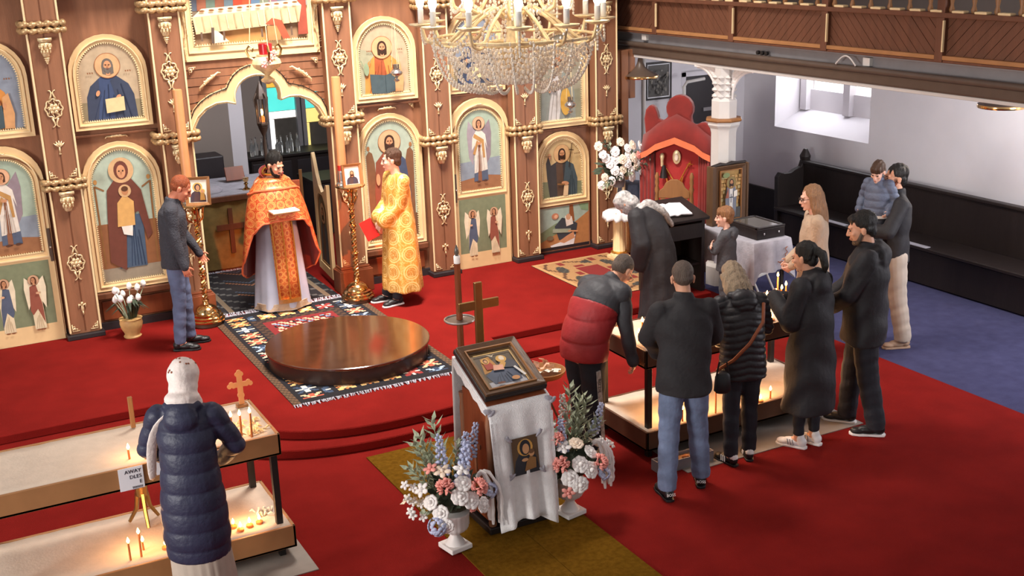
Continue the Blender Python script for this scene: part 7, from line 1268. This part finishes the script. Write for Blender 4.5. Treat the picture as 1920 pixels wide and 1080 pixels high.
# --- boy with crossed arms
f = Fig('boy with tousled light brown hair in a dark grey hoodie, arms crossed', 7.40, 9.42, .0, -72, 1.22, hp=4, hy=4, wr=(-.12, .21, 1.20), wl=(.08, .24, 1.15), er=(1, .1, -.6), el=(-1, .1, -.6), headsc=1.22, brows='hair_brown', skin='skin_pale', hd=(((-.75, .1, .5), (.1, -1, 0)), ((.7, .1, .6), (-.1, -1, 0))))
f.trousers('hoodie', (.1, .078, .07)); f.shoes('shoe_black'); f.hair('hair_boy', 'fringe', .012); f.top('hoodie', 'hoodie', [(-.2, .2, .15, 0), (.1, .19, .145, 0), (.35, .185, .14, 0), (.62, .19, .145, 0), (.84, .182, .13, 0), (.97, .125, .1, 0), (1.04, .085, .088, 0)], (.074, .066, .056), hood=1.1, cuff=-.02, fn=wrinkle(.005, 22, 6), voxel=.010)
# --- bowed woman in black robe and patterned veil
f = Fig('bowed woman in long black robe and grey patterned veil before the reading desk', 6.62, 9.52, .0, -64, 1.64, bend=8, hunch=42, hp=58, wr=(.16, .16, .86), wl=(-.16, .16, .86), er=(.3, -.3, -1), el=(-.3, -.3, -1))
f.shoes('shoe_black'); f.top('robe', 'coat_black', [(-1.72, .29, .25, -.02), (-1.0, .26, .22, -.02), (-.4, .23, .19, -.01), (0, .21, .17, 0), (.35, .20, .16, 0), (.62, .205, .158, 0), (.84, .195, .14, 0), (.97, .15, .12, 0), (1.04, .09, .095, 0)], (.095, .10, .11), shr=.078, fn=lambda P: .010*np.sin(np.arctan2(P[:, 0], P[:, 1]+.0)*11)*np.clip(1.1-P[:, 2], 0, 1)+wrinkle(.004, 16)(P), voxel=.0115)
def veil(g):
    f.hell(g, (0, -.01, .03), (.096, .116, .104)); f.hell(g, (0, .02, -.05), (.075, .085, .09)); f.hell(g, (0, -.05, -.06), (.088, .082, .085)); p, Rm = f.sp(.98); S = f.s; g.ell(p+Rm @ V((0, -.03, .0))*S, (.13*S, .11*S, .06*S), Rm); g.caps(p+Rm @ V((.03, -.10, -.02))*S, .075*S, f.sp(.72)[0]+f.sp(.72)[1] @ V((.10, -.155, 0))*S, .05*S); g.caps(f.sp(.72)[0]+f.sp(.72)[1] @ V((.10, -.155, 0))*S, .05*S, f.sp(.42)[0]+f.sp(.42)[1] @ V((.17, -.15, 0))*S, .03*S)
g = G(); veil(g); put('veil', remesh(g, .0085, 4, 1, wrinkle(.005, 40)), 'scarf_grey', f.t, 180)
# --- woman in navy quilted coat at the left candle table
f = Fig('woman in pale patterned headscarf and long quilted navy coat at the left candle table', 1.24, 6.69, .0, -2, 1.65, hp=18, hunch=12, wr=(.16, .26, 1.0), wl=(-.16, .26, 1.0), er=(1, -.5, -.2), el=(-1, -.5, -.2), feet=((.09, 0), (-.1, .03)))
f.shoes('shoe_black'); f.trousers('trousers', (.085, .06, .055), low=.1); f.skirt('pleated_skirt', 'pleat', .62, .18, (.19, .155), (.205, .165), 22, .035, x=.02)
f.top('quilted_coat', 'navy', [(-1.07, .15, .12, 0), (-1.0, .20, .165, 0), (-.75, .215, .18, 0), (-.3, .21, .172, 0), (.1, .188, .15, 0), (.35, .178, .14, 0), (.62, .182, .14, 0), (.84, .172, .125, 0), (.97, .12, .1, 0), (1.04, .085, .09, 0)], (.068, .064, .054), hood=.85, fn=quilt(.010, .125), voxel=.0105, shr=.06)
g = G(); f.hell(g, (0, -.022, .028), (.102, .12, .112)); f.hell(g, (0, -.04, -.05), (.094, .095, .085)); p, Rm = f.sp(1.02); g.ell(p+Rm @ V((0, -.01, .02))*f.s, (.125*f.s, .12*f.s, .065*f.s), Rm); g.ell(p+Rm @ V((0, -.035, .055))*f.s, (.115*f.s, .11*f.s, .05*f.s), Rm); put('headscarf', remesh(g, .008, 5, 1, wrinkle(.0025, 50)), 'scarf', f.t, 180)
g = G(); S = f.s; pts = [(-.05, -.03, 1.47), (-.14, -.03, 1.40), (-.22, .01, 1.25), (-.26, .08, 1.06), (-.28, .14, .90)]; rings = [(V(q)*S, w_*S, .016*S) for q, w_ in zip(pts, (.06, .055, .042, .036, .03))]; g.loft([(c, rx, ry, RX(-.3) @ Matrix.Rotation(-.5, 3, 'Y')) for c, rx, ry in rings], 16); put('scarf_tail', g.mesh('scarf_tail'), 'scarf', f.t, 180, sub=1)
g = G(); rr = random.Random(3)
for k in range(16): a = rr.uniform(0, 2*PI); e = rr.uniform(.1, 1.3); d = V((cos(a)*cos(e), sin(a)*cos(e), sin(e))); q = f.hp_(d.x*.1025, -.022+d.y*.1205, .028+d.z*.1125); g.ell(q, (.007, .007, .003), (f.HR @ d).to_track_quat('Z', 'Y').to_matrix(), 8, 4)
g.build('scarf_spots', 'leather', f.t)['kind'] = 'stuff'
